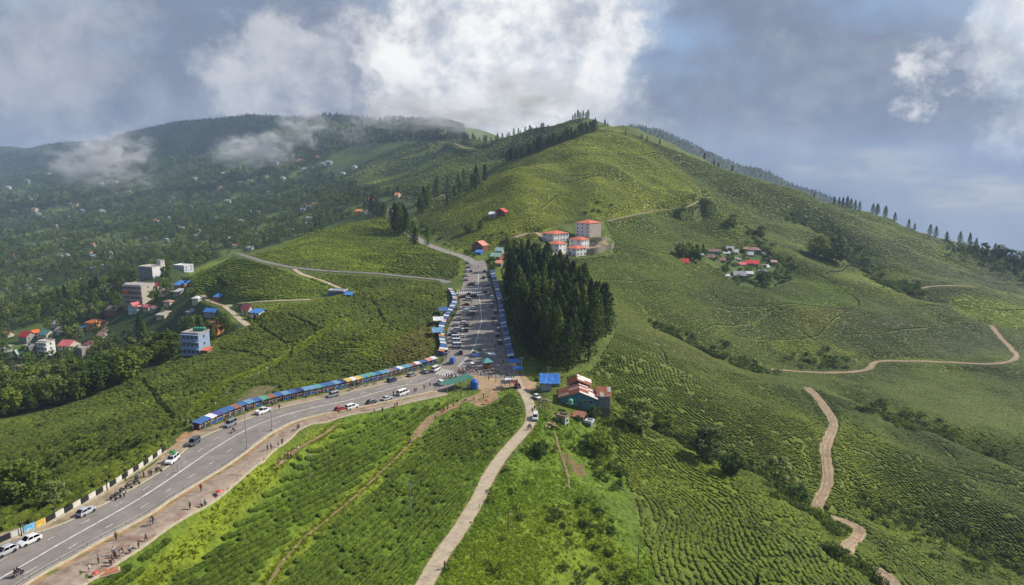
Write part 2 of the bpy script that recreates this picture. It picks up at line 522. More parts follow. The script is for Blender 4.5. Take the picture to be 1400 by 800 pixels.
road_line('winding_track', [(1103,530),(1118,545),(1133,565),(1140,580),(1135,595),(1128,612),(1130,635),(1132,655),(1126,675),(1116,694),(1124,705),(1143,710),(1162,717),(1175,725),(1173,735),(1156,750),(1160,765),(1184,777),(1203,784),(1214,794),(1226,812)], 1.9, 5)
road_line('contour_track', [(1050,505),(1100,509),(1150,510),(1185,506),(1195,497),(1210,494),(1275,495),(1352,498),(1382,494),(1390,487),(1382,477),(1367,461),(1355,445)], 1.7, 6)
road_line('ridge_track', [(1257,395),(1275,392),(1295,391),(1332,392)], 1.8, 5)
road_line('hill_track', [(830,303),(860,296),(895,289),(935,284),(955,276),(970,270)], 1.5, 5)
road_line('compound_track', [(704,325),(720,320),(738,318),(752,316)], 2.2, 5)
road_line('compound_lane', [(775,352),(800,349),(822,344),(836,338)], 1.8, 4)
road_line('ridge_road', [(594,273),(606,267),(618,262),(630,258)], 3.0, 6)
road_line('high_track', [(604,193),(622,197),(638,203),(660,205)], 3.0, 8)
road_line('tea_path', [(668,532),(656,540),(634,549),(612,560),(592,570),(580,582),(568,598)], 1.3, 2, 9, 1.0)
road_line('tea_path_lower', [(568,598),(556,612),(536,632),(500,666),(480,684),(444,714),(416,736),(398,756),(386,768),(376,785),(362,806)], 0.28, 2, 9, 1.0)
road_line('grass_path', [(460,580),(440,596),(410,612),(378,638)], 0.5, 2, 9, 1.0)
road_line('slope_path', [(757,590),(762,605),(768,625),(775,645),(779,668)], 0.2, 1.5, 9, 1.0)

# plaza of bare earth round the junction
PLAZA_PX = [(640,512),(660,498),(668,478),(700,478),(704,500),(720,512),(735,525),(722,545),(705,528),(690,532),(668,538),(650,530)]
pl = hits(PLAZA_PX)

def inpoly(px, py, poly):
    px = np.asarray(px); py = np.asarray(py)
    inside = np.zeros(px.shape, bool)
    n = len(poly)
    j = n - 1
    for i in range(n):
        xi, yi = poly[i]; xj, yj = poly[j]
        c = ((yi > py) != (yj > py)) & (px < (xj - xi) * (py - yi) / (yj - yi + 1e-12) + xi)
        inside ^= c
        j = i
    return inside
plz = float(np.median(H(pl[:, 0], pl[:, 1])))

# a terrace cut for the white buildings, with the stone wall below it
TERR = hits([(742,341),(838,338)])
# ------------------------------------------------------------------ what grows where (zones in the picture)
U, V, ZC = proj(GX, GY, GZ)
FOREST_PX = [(-900,243),(0,240),(160,215),(300,215),(400,190),(520,175),(600,168),(628,172),(628,190),(560,190),(480,200),(430,225),(470,250),(530,262),(545,270),(525,290),(490,297),(420,322),(345,343),(300,352),(256,372),(262,400),(282,420),(300,440),(338,446),(300,462),(240,490),(120,545),(0,578),(-900,800)]
SUNLIT_TINT_PX = [(600,300),(690,225),(815,175),(840,172),(900,205),(960,260),(960,275),(830,302),(800,290),(745,320),(680,345),(640,330)]  # main hill, whose sunlit brightness is put into the ground tint
LEFT_HILL_PX = [(335,348),(400,320),(490,292),(545,300),(575,330),(632,352),(636,372),(610,384),(480,372),(400,365)]
GRASS_SLOPE_PX = [(735,560),(760,570),(828,575),(850,640),(868,700),(900,810),(560,840),(600,790),(655,700),(690,640),(730,590)]
YELLOW_PX = [(1292,408),(1330,402),(1370,410),(1420,425),(1420,452),(1365,444),(1340,438),(1310,430)]
BANK_PX = [(700,525),(716,570),(700,592),(672,630),(650,665),(620,715),(590,762),(560,815),(535,815),(590,740),(625,690),(630,640),(660,600),(690,560)]
TUFT_PX = [(540,470),(590,440),(598,470),(590,487),(560,497),(520,502)]
VILLAGE_PX = [(940,345),(975,340),(1055,348),(1075,365),(1085,385),(1050,395),(1010,390),(975,365)]

def pad(u, v, r_, back):
    p = hit(u, v); t_ = np.linspace(0, 1, 6)[:, None]
    P = np.array([p[0], p[1] + 1.0, p[2]]) + t_ * np.array([back[0], back[1], 0.0])
    carve(P, r_, 6.0)
for q in [(806,325,7.5,(0,9)), (757,332,7.0,(2,7)), (795,340,6.0,(0,6)), (764,346,6.0,(-1,6)), (788,351,5.0,(1,5))]: pad(*q)
def soft(mask):
    m = mask.astype(float)
    for _ in range(2):
        m[1:-1, 1:-1] = (m[1:-1, 1:-1] * 2 + m[:-2, 1:-1] + m[2:, 1:-1] + m[1:-1, :-2] + m[1:-1, 2:]) / 6
    return m

def is_forest(u, v, Y):
    return inpoly(u, v, FOREST_PX) & (Y > 225)

GRASS_STRIPS = [([(460,580),(440,596),(410,612),(378,638),(340,668),(300,705),(280,728),(250,760),(215,792),(195,815)], 2.0), ([(568,598),(556,612),(536,632),(500,666),(480,684),(444,714),(416,736),(398,756),(386,768),(376,785),(362,806)], 1.9)]
VALLEY_GRASS = [([(270,560),(300,530),(364,502),(414,473),(437,457),(469,436)], 2.8)]
def build_ground():
    n_lo = fbm(GX, GY, 160, 4, 31)
    n_mid = fbm(GX, GY, 45, 4, 37)
    n_hi = fbm(GX, GY, 9, 3, 41)
    tint = np.empty(GX.shape + (3,))
    tea = np.array([0.084, 0.122, 0.016]); teab = np.array([0.135, 0.180, 0.018]); tead = np.array([0.062, 0.092, 0.017])
    k = np.clip(0.4 + n_lo * 0.9 + n_mid * 0.55, 0, 1)[..., None]
    tint[:] = tead * (1 - k) + tea * k
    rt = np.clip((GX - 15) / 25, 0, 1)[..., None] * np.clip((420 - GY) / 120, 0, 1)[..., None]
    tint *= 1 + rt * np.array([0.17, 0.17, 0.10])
    hi = np.clip((n_mid + n_hi * 0.5) * 2.0 - 0.1, 0, 1)[..., None]
    tint = tint * (1 - 0.45 * hi) + teab * 0.45 * hi
    def blend(mask, c, amt=1.0, var=0.5):
        nonlocal tint
        m = (soft(mask) * amt * np.clip(1 + n_mid * var * 2 + n_hi * var, 0, 1.25))[..., None]
        m = np.clip(m, 0, 1)
        tint = tint * (1 - m) + np.array(c) * m
    far = ZC > 0
    blend(inpoly(U, V, SUNLIT_TINT_PX) & far, (0.150, 0.186, 0.016), 0.75)
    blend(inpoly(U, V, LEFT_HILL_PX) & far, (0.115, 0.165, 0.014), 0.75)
    blend(inpoly(U, V, [(260,360),(330,352),(400,368),(470,395),(420,410),(310,414),(262,400)]) & far, (0.105, 0.155, 0.016), 0.7)
    blend(inpoly(U, V, GRASS_SLOPE_PX) & far, (0.090, 0.155, 0.012), 0.9, 0.6)
    blend(inpoly(U, V, [(600,800),(640,740),(720,690),(800,690),(860,760),(880,810)]) & far, (0.125, 0.175, 0.012), 0.6, 1.0)
    blend(inpoly(U, V, YELLOW_PX) & far, (0.150, 0.215, 0.014), 0.95, 0.2)
    blend(inpoly(U, V, BANK_PX) & far, (0.098, 0.160, 0.013), 0.9)
    blend(inpoly(U, V, TUFT_PX) & far, (0.110, 0.120, 0.030), 0.8)
    blend(inpoly(U, V, VILLAGE_PX) & far, (0.050, 0.095, 0.016), 0.9)
    blend(inpoly(U, V, [(100,830),(150,780),(200,748),(240,720),(350,640),(470,570),(600,545),(690,530),(720,560),(560,810)]) & far, (0.085, 0.150, 0.012), 0.85, 0.2)
    for px, w in GRASS_STRIPS + VALLEY_GRASS:
        Wg = catmull(hits(px), 1.0)
        nb = (GX > Wg[:, 0].min() - 6) & (GX < Wg[:, 0].max() + 6) & (GY > Wg[:, 1].min() - 6) & (GY < Wg[:, 1].max() + 6)
        I = np.argwhere(nb)
        d = np.sqrt(((GX[nb][:, None] - Wg[None, :, 0]) ** 2 + (GY[nb][:, None] - Wg[None, :, 1]) ** 2).min(1))
        k = np.clip((w + 0.8 - d) / 1.0, 0, 1)[:, None]
        tint[I[:, 0], I[:, 1]] = tint[I[:, 0], I[:, 1]] * (1 - k) + np.array([0.138, 0.192, 0.013]) * k
    # wooded far mountains, either side
    mtn = ((GX > 150) & (GY > 1500)) | ((GY > 2600) & (GX < 0))
    blend(mtn, (0.018, 0.034, 0.018), 1.0, 0.2)
    # parcels of tea picked at different times
    z1 = lambda L: [(875 + x / 2.657, 301 + y / 2.657) for x, y in L]
    for poly, c in [(z1([(265,235),(420,280),(410,300),(480,320),(335,400),(170,350)]), (0.070, 0.100, 0.018)), (z1([(420,280),(640,220),(760,240),(800,300),(760,318),(500,310)]), (0.090, 0.150, 0.014)),
                    (z1([(500,315),(760,320),(690,390),(640,425)]), (0.105, 0.125, 0.024)), (z1([(480,325),(620,425),(470,440),(340,405)]), (0.068, 0.100, 0.016)),
                    (z1([(690,390),(760,325),(1090,385),(980,405),(740,415)]), (0.082, 0.108, 0.032)), (z1([(740,420),(980,405),(1090,385),(1250,380),(1345,490),(1100,505),(860,495),(680,440)]), (0.064, 0.090, 0.024)),
                    (z1([(470,445),(620,430),(700,480),(620,510),(510,480)]), (0.120, 0.160, 0.014)), (z1([(690,200),(800,180),(960,240),(1080,300),(1060,310),(860,280)]), (0.120, 0.155, 0.022)),
                    (z1([(640,430),(840,500),(820,530),(720,480)]), (0.130, 0.160, 0.018)), ([(822,308),(920,291),(957,321),(923,343),(845,342)], (0.070, 0.108, 0.018)),
                    ([(770,372),(850,345),(930,365),(960,400),(900,415),(830,400)], (0.085, 0.130, 0.016)), ([(840,420),(900,425),(960,470),(1060,520),(1000,560),(900,500)], (0.095, 0.125, 0.022)),
                    ([(1190,530),(1300,520),(1400,530),(1400,600),(1300,570)], (0.078, 0.112, 0.020))]:
        blend(inpoly(U, V, poly) & far & (GX > 0), c, 0.85, 0.15)
    tint *= np.array([1.22, 1.14, 1.04])
    # forest floor with clearings and terraced plots
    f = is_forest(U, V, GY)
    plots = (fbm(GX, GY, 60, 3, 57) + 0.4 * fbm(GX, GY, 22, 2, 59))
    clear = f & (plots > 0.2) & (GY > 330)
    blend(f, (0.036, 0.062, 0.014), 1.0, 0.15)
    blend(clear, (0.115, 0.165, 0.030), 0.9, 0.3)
    # planted slopes of the middle distance: parcels of slightly different green
    me = bpy.data.meshes.new('ground')
    Vv = np.stack([GX, GY, GZ], -1).reshape(-1, 3)
    idx = np.arange(NTH * NR).reshape(NTH, NR)
    F = np.stack([idx[:-1, :-1], idx[:-1, 1:], idx[1:, 1:], idx[1:, :-1]], -1).reshape(-1, 4)
    # orientation: theta grows to the right, radius grows away: make it face up
    F = F[:, ::-1]
    me.vertices.add(len(Vv)); me.vertices.foreach_set('co', Vv.ravel())
    me.loops.add(F.size); me.loops.foreach_set('vertex_index', F.ravel().astype(np.int32))
    me.polygons.add(len(F)); me.polygons.foreach_set('loop_start', np.arange(0, F.size, 4, dtype=np.int32))
    me.polygons.foreach_set('use_smooth', np.ones(len(F), bool))
    me.update(calc_edges=True)
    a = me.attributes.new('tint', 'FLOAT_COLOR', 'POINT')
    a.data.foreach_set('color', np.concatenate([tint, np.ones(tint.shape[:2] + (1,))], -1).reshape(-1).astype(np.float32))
    b = me.attributes.new('wood', 'FLOAT', 'POINT')
    b.data.foreach_set('value', soft(f).reshape(-1).astype(np.float32))
    o = bpy.data.objects.new('ground', me); col.objects.link(o); o['kind'] = 'structure'
    m = bpy.data.materials.new('planted_ground'); m.use_nodes = True
    nt = NT(m.node_tree); bs = nt.n['Principled BSDF']
    g = nt.node('ShaderNodeNewGeometry'); pos = g.outputs['Position']
    t = nt.attr('tint').outputs['Color']; wood = nt.attr('wood').outputs['Fac']
    vor = nt.voronoi(nt.vmath('MULTIPLY', pos, (1, 1, 0.3)), 0.62)
    bush = nt.math('SUBTRACT', 1.0, vor.outputs['Distance'])
    n1 = nt.noise(pos, 0.9, 5, 0.62)
    n2 = nt.noise(pos, 0.12, 4, 0.6)
    shade = nt.math('ADD', nt.math('MULTIPLY', n1, 0.9), nt.math('MULTIPLY', n2, 0.9))
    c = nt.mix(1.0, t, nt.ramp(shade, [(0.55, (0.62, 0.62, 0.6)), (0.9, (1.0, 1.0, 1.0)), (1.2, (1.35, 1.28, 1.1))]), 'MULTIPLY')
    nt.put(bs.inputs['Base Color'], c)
    bs.inputs['Roughness'].default_value = 0.8
    bs.inputs['Specular IOR Level'].default_value = 0.25
    hgt = nt.math('ADD', nt.math('MULTIPLY', bush, 0.7), nt.math('MULTIPLY', n1, 0.9))
    bump = nt.node('ShaderNodeBump')
    bump.inputs['Strength'].default_value = 0.9
    bump.inputs['Distance'].default_value = 0.9
    nt.put(bump.inputs['Height'], hgt)
    nt.l.new(bump.outputs[0], bs.inputs['Normal'])
    me.materials.append(m)
    return o, tint
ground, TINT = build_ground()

# ------------------------------------------------------------------ simple materials
MATS = {}
def mat(name, c, rough=0.7, metal=0.0, var=0.25, scale=2.0, bump=0.0, spec=0.4, alpha=None, second=None, sec_scale=0.6, sec_lo=0.5, sec_hi=0.62, coat=0.0):
    if name in MATS: return MATS[name]
    m = bpy.data.materials.new(name); m.use_nodes = True
    nt = NT(m.node_tree); bs = nt.n['Principled BSDF']
    co = nt.node('ShaderNodeTexCoord').outputs['Object']
    n = nt.noise(co, scale, 5, 0.6)
    lo = tuple(x * (1 - var) for x in c); hi = tuple(min(1, x * (1 + var)) for x in c)
    cc = nt.mix(nt.maprange(n, 0.3, 0.7), lo, hi)
    if second is not None:
        n2 = nt.noise(co, sec_scale, 6, 0.65)
        cc = nt.mix(nt.maprange(n2, sec_lo, sec_hi), cc, second)
    nt.put(bs.inputs['Base Color'], cc)
    bs.inputs['Roughness'].default_value = rough
    bs.inputs['Metallic'].default_value = metal
    bs.inputs['Specular IOR Level'].default_value = spec
    if coat: bs.inputs['Coat Weight'].default_value = coat
    if bump:
        b = nt.node('ShaderNodeBump'); b.inputs['Strength'].default_value = min(1, bump); b.inputs['Distance'].default_value = 0.05
        nt.put(b.inputs['Height'], n); nt.l.new(b.outputs[0], bs.inputs['Normal'])
    MATS[name] = m
    return m

# ------------------------------------------------------------------ mesh builder
class MB:
    def __init__(self):
        self.v = []; self.f = []; self.m = []
    def add(self, verts, faces, mi=0):
        o = len(self.v)
        self.v.extend([tuple(map(float, p)) for p in verts])
        for f in faces:
            self.f.append([o + i for i in f]); self.m.append(mi)
        return self
    def box(self, c, s, rz=0.0, mi=0, taper=1.0):
        x, y, z = s[0] / 2, s[1] / 2, s[2] / 2
        P = []
        for sz, k in ((-1, 1.0), (1, taper)):
            for sx, sy in ((-1, -1), (1, -1), (1, 1), (-1, 1)):
                px, py = sx * x * k, sy * y * k
                P.append((c[0] + px * math.cos(rz) - py * math.sin(rz), c[1] + px * math.sin(rz) + py * math.cos(rz), c[2] + sz * z))
        return self.add(P, [(3, 2, 1, 0), (4, 5, 6, 7), (0, 1, 5, 4), (1, 2, 6, 5), (2, 3, 7, 6), (3, 0, 4, 7)], mi)
    def tube(self, pts, r, n=8, mi=0, cap=True):
        pts = [Vector(p) for p in pts]
        rr = r if isinstance(r, (list, tuple)) else [r] * len(pts)
        rings = []
        for i, p in enumerate(pts):
            d = (pts[min(i + 1, len(pts) - 1)] - pts[max(i - 1, 0)]).normalized()
            a = d.cross(Vector((0, 0, 1)))
            if a.length < 1e-4: a = Vector((1, 0, 0))
            a.normalize(); b = a.cross(d)
            rings.append([p + (a * math.cos(2 * math.pi * k / n) + b * math.sin(2 * math.pi * k / n)) * rr[i] for k in range(n)])
        V = [q for ring in rings for q in ring]
        F = []
        for i in range(len(rings) - 1):
            for k in range(n):
                F.append((i * n + k, i * n + (k + 1) % n, (i + 1) * n + (k + 1) % n, (i + 1) * n + k))
        if cap:
            F.append(tuple(range(n))[::-1]); F.append(tuple((len(rings) - 1) * n + k for k in range(n)))
        return self.add(V, F, mi)
    def lathe(self, prof, n=12, c=(0, 0, 0), mi=0):
        V = []; F = []
        for r, z in prof:
            for k in range(n):
                V.append((c[0] + r * math.cos(2 * math.pi * k / n), c[1] + r * math.sin(2 * math.pi * k / n), c[2] + z))
        for i in range(len(prof) - 1):
            for k in range(n):
                F.append((i * n + k, i * n + (k + 1) % n, (i + 1) * n + (k + 1) % n, (i + 1) * n + k))
        F.append(tuple(range(n))[::-1]); F.append(tuple((len(prof) - 1) * n + k for k in range(n)))
        return self.add(V, F, mi)
    def mesh(self, name, mats, smooth=False):
        me = bpy.data.meshes.new(name)
        me.from_pydata(self.v, [], self.f)
        mats = mats if isinstance(mats, (list, tuple)) else [mats]
        for m in mats: me.materials.append(m)
        if len(mats) > 1: me.polygons.foreach_set('material_index', self.m)
        if smooth: me.polygons.foreach_set('use_smooth', [True] * len(me.polygons))
        me.update()
        return me
    def build(self, name, mats, parent=None, loc=None, smooth=False):
        return link(name, self.mesh(name, mats, smooth), parent, loc)

def link(name, me, parent=None, loc=None, rz=0.0, sc=None):
    o = bpy.data.objects.new(name, me); col.objects.link(o)
    if parent is not None: o.parent = parent
    if loc is not None: o.location = loc
    if rz: o.rotation_euler.z = rz
    if sc is not None: o.scale = (sc,) * 3 if np.isscalar(sc) else sc
    return o
def tag(o, label=None, cat=None, group=None, kind=None):
    if label: o['label'] = label
    if cat: o['category'] = cat
    if group: o['group'] = group
    if kind: o['kind'] = kind
    return o
def thing(name, label, cat, loc=(0, 0, 0), rz=0.0, group=None):
    o = bpy.data.objects.new(name, None); col.objects.link(o)
    o.empty_display_size = 0.3
    o.location = loc; o.rotation_euler = (0, 0, rz)
    return tag(o, label, cat, group)
def dup(root, loc, rz=0.0, label=None, group=None, sc=None, swap=None):
    r = root.copy(); col.objects.link(r); r.location = loc; r.rotation_euler = (0, 0, rz)
    if label: r['label'] = label
    if group: r['group'] = group
    if sc is not None: r.scale = (sc,) * 3 if np.isscalar(sc) else sc
    def paint(src, o):
        if swap and o.data is not None:
            for i, s in enumerate(o.material_slots):
                if s.material and s.material.name in swap:
                    o.material_slots[i].link = 'OBJECT'
                    o.material_slots[i].material = swap[src.data.materials[i].name]
    paint(root, r)
    for ch in list(root.children):
        c = ch.copy(); col.objects.link(c); c.parent = r; paint(ch, c)
        for g in ch.children:
            d = g.copy(); col.objects.link(d); d.parent = c; paint(g, d)
    return r

# ------------------------------------------------------------------ roads
def asphalt_mat():
    m = bpy.data.materials.new('asphalt'); m.use_nodes = True
    nt = NT(m.node_tree); bs = nt.n['Principled BSDF']
    pos = nt.node('ShaderNodeNewGeometry').outputs['Position']
    n1 = nt.noise(pos, 0.25, 5, 0.6); n2 = nt.noise(pos, 3.0, 4, 0.6); n3 = nt.noise(nt.vmath('MULTIPLY', pos, (0.5, 0.12, 1)), 1.2, 3)
    k = nt.math('ADD', nt.math('MULTIPLY', n1, 0.6), nt.math('MULTIPLY', n2, 0.25))
    k = nt.math('ADD', k, nt.math('MULTIPLY', n3, 0.3))
    crack = nt.voronoi(pos, 0.16, 'DISTANCE_TO_EDGE').outputs['Distance']
    k = nt.math('SUBTRACT', k, nt.math('ADD', nt.maprange(crack, 0.012, 0.0, 0.0, 0.16), 0.07))
    nt.put(bs.inputs['Base Color'], nt.ramp(k, [(0.3, (0.175, 0.152, 0.134)), (0.5, (0.235, 0.206, 0.182)), (0.7, (0.30, 0.265, 0.232))]))
    bs.inputs['Roughness'].default_value = 0.85
    bs.inputs['Specular IOR Level'].default_value = 0.25
    return m
M_ASPH = asphalt_mat()
M_PAINT = mat('road_paint', (0.62, 0.60, 0.55), 0.7, var=0.25, scale=1.5)
M_DIRT = mat('dirt_track', (0.36, 0.265, 0.165), 0.95, var=0.22, scale=0.4, second=(0.24, 0.17, 0.10), sec_scale=0.25, sec_lo=0.52, sec_hi=0.68)
M_EARTH = mat('bare_earth', (0.31, 0.20, 0.105), 0.95, var=0.25, scale=0.5, second=(0.13, 0.15, 0.03), sec_scale=0.35, sec_lo=0.5, sec_hi=0.64)
M_CONC = mat('track_concrete', (0.44, 0.36, 0.25), 0.9, var=0.16, scale=0.6, second=(0.27, 0.22, 0.15), sec_scale=0.3, sec_lo=0.56, sec_hi=0.72)
M_KERB = mat('kerb_concrete', (0.50, 0.43, 0.31), 0.9, var=0.15, scale=1.2, second=(0.22, 0.20, 0.13), sec_scale=0.8, sec_lo=0.56, sec_hi=0.7)
M_PROM = mat('promenade_paving', (0.315, 0.245, 0.185), 0.92, var=0.2, scale=0.7, second=(0.20, 0.115, 0.085), sec_scale=0.3, sec_lo=0.5, sec_hi=0.68)

def strip_mesh(A, B, lift, nx=7):
    """sheet between two edge curves laid on the ground"""
    n = len(A)
    t = np.linspace(0, 1, nx)
    X = A[:, None, 0] * (1 - t) + B[:, None, 0] * t
    Y = A[:, None, 1] * (1 - t) + B[:, None, 1] * t
    Z = H(X, Y) + lift
    V = np.stack([X, Y, Z], -1).reshape(-1, 3)
    idx = np.arange(n * nx).reshape(n, nx)
    F = np.stack([idx[:-1, :-1], idx[:-1, 1:], idx[1:, 1:], idx[1:, :-1]], -1).reshape(-1, 4)
    # face up
    a, b, c = V[F[0, 0]], V[F[0, 1]], V[F[0, 2]]
    if np.cross(b - a, c - a)[2] < 0: F = F[:, ::-1]
    return V, F
def strip(name, A, B, lift, m, kind='structure', nx=7, parent=None, thick=0.0):
    V, F = strip_mesh(A, B, lift, nx)
    mb = MB(); mb.add(V, F.tolist())
    o = mb.build(name, m, parent)
    if kind and parent is None: o['kind'] = kind
    return o
roadA = strip('road', RA[0], RA[1], 0.07, M_ASPH, nx=9)
roadB = strip('road', RB[0], RB[1], 0.085, M_ASPH, nx=9)
def ribbon(name, key, m, lift=0.08, nx=5, rag=0.0):
    W, hw = LINE[key]
    w = hw + (rag * np.array([vnoise(np.array([i * 0.31]), np.array([hw * 7.7]), 5)[0] * 2 for i in range(len(W))]) if rag else 0)
    w = w * np.ones(len(W))
    w2 = hw + (rag * np.array([vnoise(np.array([i * 0.27 + 55]), np.array([hw * 3.1]), 6)[0] * 2 for i in range(len(W))]) if rag else 0)
    w2 = w2 * np.ones(len(W))
    d = np.hypot(W[:, 0], W[:, 1]).mean()
    return strip(name, offset_curve(W, w), offset_curve(W, -w2), lift + d * 0.0003, m, nx=nx)
ribbon('road', 'upper_road', mat('old_asphalt', (0.26, 0.235, 0.205), 0.9, var=0.2, scale=0.4))
ribbon('road', 'left_road', mat('lane_asphalt', (0.20, 0.185, 0.16), 0.9, var=0.25, scale=0.4), rag=0.3)
for k in ('house_lane', 'village_lane'):
    ribbon('track', k, M_CONC, rag=0.3)
for k in ('winding_track', 'contour_track', 'ridge_track', 'hill_track', 'compound_track', 'compound_lane', 'village_path', 'ridge_road', 'high_track'):
    ribbon('track', k, M_DIRT if k != 'ridge_road' else M_CONC, rag=0.45, lift=0.12)
for k, rg in (('tea_path', 0.6), ('grass_path', 0.3), ('tea_path_lower', 0.15), ('slope_path', 0.2)):
    ribbon('path', k, M_EARTH, rag=rg)
# wheel ruts worn into the earth tracks
M_RUT = mat('rut_earth', (0.27, 0.185, 0.11), 0.95, var=0.3, scale=0.8, second=(0.40, 0.30, 0.19), sec_scale=0.5)
for k in ('winding_track', 'contour_track'):
    W, hw = LINE[k]
    for sd in (-0.85, 0.75):
        w_ = 0.24 + 0.10 * np.array([vnoise(np.array([i * 0.4]), np.array([sd * 9]), 4)[0] for i in range(len(W))])
        c_ = np.c_[offset_curve(W, sd + 0.15 * np.sin(np.arange(len(W)) * 0.35)), W[:, 2:3]]
        strip('wheel_rut', offset_curve(c_, w_), offset_curve(c_, -w_), 0.16 + np.hypot(W[:, 0], W[:, 1]).mean() * 0.0003, M_RUT, nx=2)
# concrete track: cast slab by slab, joints left open
def slab_track():
    W, hw = LINE['concrete_track']
    base = ribbon('track', 'concrete_track', M_EARTH, lift=0.02)
    s = resample(W, 0.5)
    per = 9
    L = offset_curve(s, 1.55); Rr = offset_curve(s, -1.55)
    k = 0
    for i in range(0, len(s) - per, per):
        a = L[i:i + per + 1].copy(); b = Rr[i:i + per + 1].copy()
        # pull the ends in for the joint
        a[-1] = a[-1] * 0.9 + a[-2] * 0.1; b[-1] = b[-1] * 0.9 + b[-2] * 0.1
        V, F = strip_mesh(a, b, 0.10 + random.uniform(-0.012, 0.012), 3)
        mb = MB(); mb.add(V, F.tolist())
        # skirt so that the slab has a thickness
        n = len(a)
        ring = [j * 3 for j in range(n)] + [(n - 1) * 3 + 1, (n - 1) * 3 + 2] + [j * 3 + 2 for j in range(n - 2, -1, -1)] + [1]
        lo = [(V[q][0], V[q][1], V[q][2] - 0.12) for q in ring]
        o = len(mb.v); mb.v.extend([tuple(map(float, p)) for p in lo])
        for q in range(len(ring)):
            r2 = (q + 1) % len(ring)
            mb.f.append([ring[q], ring[r2], o + r2, o + q]); mb.m.append(0)
        mb.build('slab', M_CONC, base)
slab_track()

# promenade, kerb walls
PROM_OUT = [(40,858),(80,826),(120,798),(152,778),(196,749),(232,722),(288,690),(346,642),(374,618),(400,598),(420,583),(480,568),(510,563),(560,551),(612,540)]
prom_out = catmull(hits(PROM_OUT), 1.5)
nA = len(RA[1])
i0 = np.argmin(np.linalg.norm(RA[1][:, :2] - hit(5, 820)[:2], axis=1)); i1 = np.argmin(np.linalg.norm(RA[1][:, :2] - hit(600, 533)[:2], axis=1))
kerb_in = RA[1][i0:i1]
kin = resample(kerb_in, 1.5)
kr = offset_curve(kin, 0.0)
tmp = offset_curve(kin, 1.0)
side = 1.0 if np.linalg.norm(tmp - np.array([prom_out[:, 0].mean(), prom_out[:, 1].mean()]), axis=1).mean() < np.linalg.norm(offset_curve(kin, -1.0) - np.array([prom_out[:, 0].mean(), prom_out[:, 1].mean()]), axis=1).mean() else -1.0
pin = offset_curve(kin, side * 1.7)
po = resample(prom_out, n=len(pin))
prom = strip('pavement', np.c_[pin, pin[:, :1] * 0], po, 0.05, M_PROM, nx=7)
CARVED.append((((pin + po[:, :2]) / 2), np.linalg.norm(pin - po[:, :2], axis=1) / 2))
verge = strip('road_verge', np.c_[offset_curve(kin, side * 0.55), kin[:, :1] * 0], np.c_[pin, pin[:, :1] * 0], 0.04, M_EARTH, nx=3)

def kerb_run(name, P, label, off, w, h, seg, m, gap=0.03, piece='kerb_stone', cat='kerb', lift=0.0):
    """a run of stones laid end to end along a curve, each one an object"""
    root = thing(name, label, cat, (float(P[0, 0]), float(P[0, 1]), float(H(P[0, 0], P[0, 1]))))
    S = resample(np.c_[offset_curve(P, off), P[:, 0] * 0], seg)
    big = None
    for i in range(len(S) - 1):
        a, b = S[i], S[i + 1]
        mid = (a + b) / 2; d = b - a; L = math.hypot(d[0], d[1]); rz = math.atan2(d[1], d[0])
        z = float(H(mid[0], mid[1])) + h / 2 - 0.08 + lift
        mb = MB().box((0, 0, 0), (L - gap, w * random.uniform(0.95, 1.03), h + 0.1 + random.uniform(-0.015, 0.015)))
        o = mb.build(piece, m, root)
        o.location = (mid[0] - root.location.x, mid[1] - root.location.y, z - root.location.z)
        za, zb = float(H(a[0], a[1])), float(H(b[0], b[1]))
        o.rotation_euler = Euler((0, -math.atan2(zb - za, L), rz))
    return root
kerb_run('kerb', kin, 'long cream concrete kerb wall between the road and the promenade', side * 0.35, 0.42, 0.42, 2.6, M_KERB)
kerb_run('kerb', po, 'low stone edging between the brown promenade and the tea field', -side * 0.1, 0.35, 0.30, 2.2, M_KERB)
Lk = RA[0]
lk0 = np.argmin(np.linalg.norm(Lk[:, :2] - hit(-20, 755)[:2], axis=1)); lk1 = np.argmin(np.linalg.norm(Lk[:, :2] - hit(590, 506)[:2], axis=1))
LK = resample(Lk[lk0:lk1], 1.5)
kerb_run('kerb', LK, 'cream kerb along the stall side of the road', side * -0.35, 0.35, 0.18, 2.6, M_KERB)
LV = np.c_[offset_curve(LK, -side * 0.5), LK[:, 0] * 0]; LV2 = np.c_[offset_curve(LK, -side * 4.2), LK[:, 0] * 0]
strip('pavement', LV, LV2, 0.05, mat('stall_pavement', (0.33, 0.255, 0.17), 0.92, var=0.2, scale=0.7, second=(0.20, 0.16, 0.10), sec_scale=0.3), nx=4)
CARVED.append((offset_curve(LK, -side * 2.3), np.full(len(LK), 2.6)))
# plaza
def sheet(name, px, lift, m, kind='structure'):
    W = hits(px)
    x0, x1, y0, y1 = W[:, 0].min(), W[:, 0].max(), W[:, 1].min(), W[:, 1].max()
    n = 90
    X, Y = np.meshgrid(np.linspace(x0, x1, n), np.linspace(y0, y1, n), indexing='ij')
    cx = (X[:-1, :-1] + X[1:, 1:]) / 2; cy = (Y[:-1, :-1] + Y[1:, 1:]) / 2
    wob = fbm(cx, cy, 4, 3, 77) * 2.6
    inside = inpoly(cx + wob, cy + wob, [(p[0], p[1]) for p in W])
    V = np.stack([X, Y, H(X, Y) + lift], -1).reshape(-1, 3)
    idx = np.arange(n * n).reshape(n, n)
    F = np.stack([idx[:-1, :-1], idx[1:, :-1], idx[1:, 1:], idx[:-1, 1:]], -1)[inside]
    o = MB().add(V, F.tolist()).build(name, m)
    o['kind'] = kind
    CARVED.append((np.stack([cx[inside], cy[inside]], 1)[::2], np.full(len(cx[inside][::2]), 1.5)))
    return o
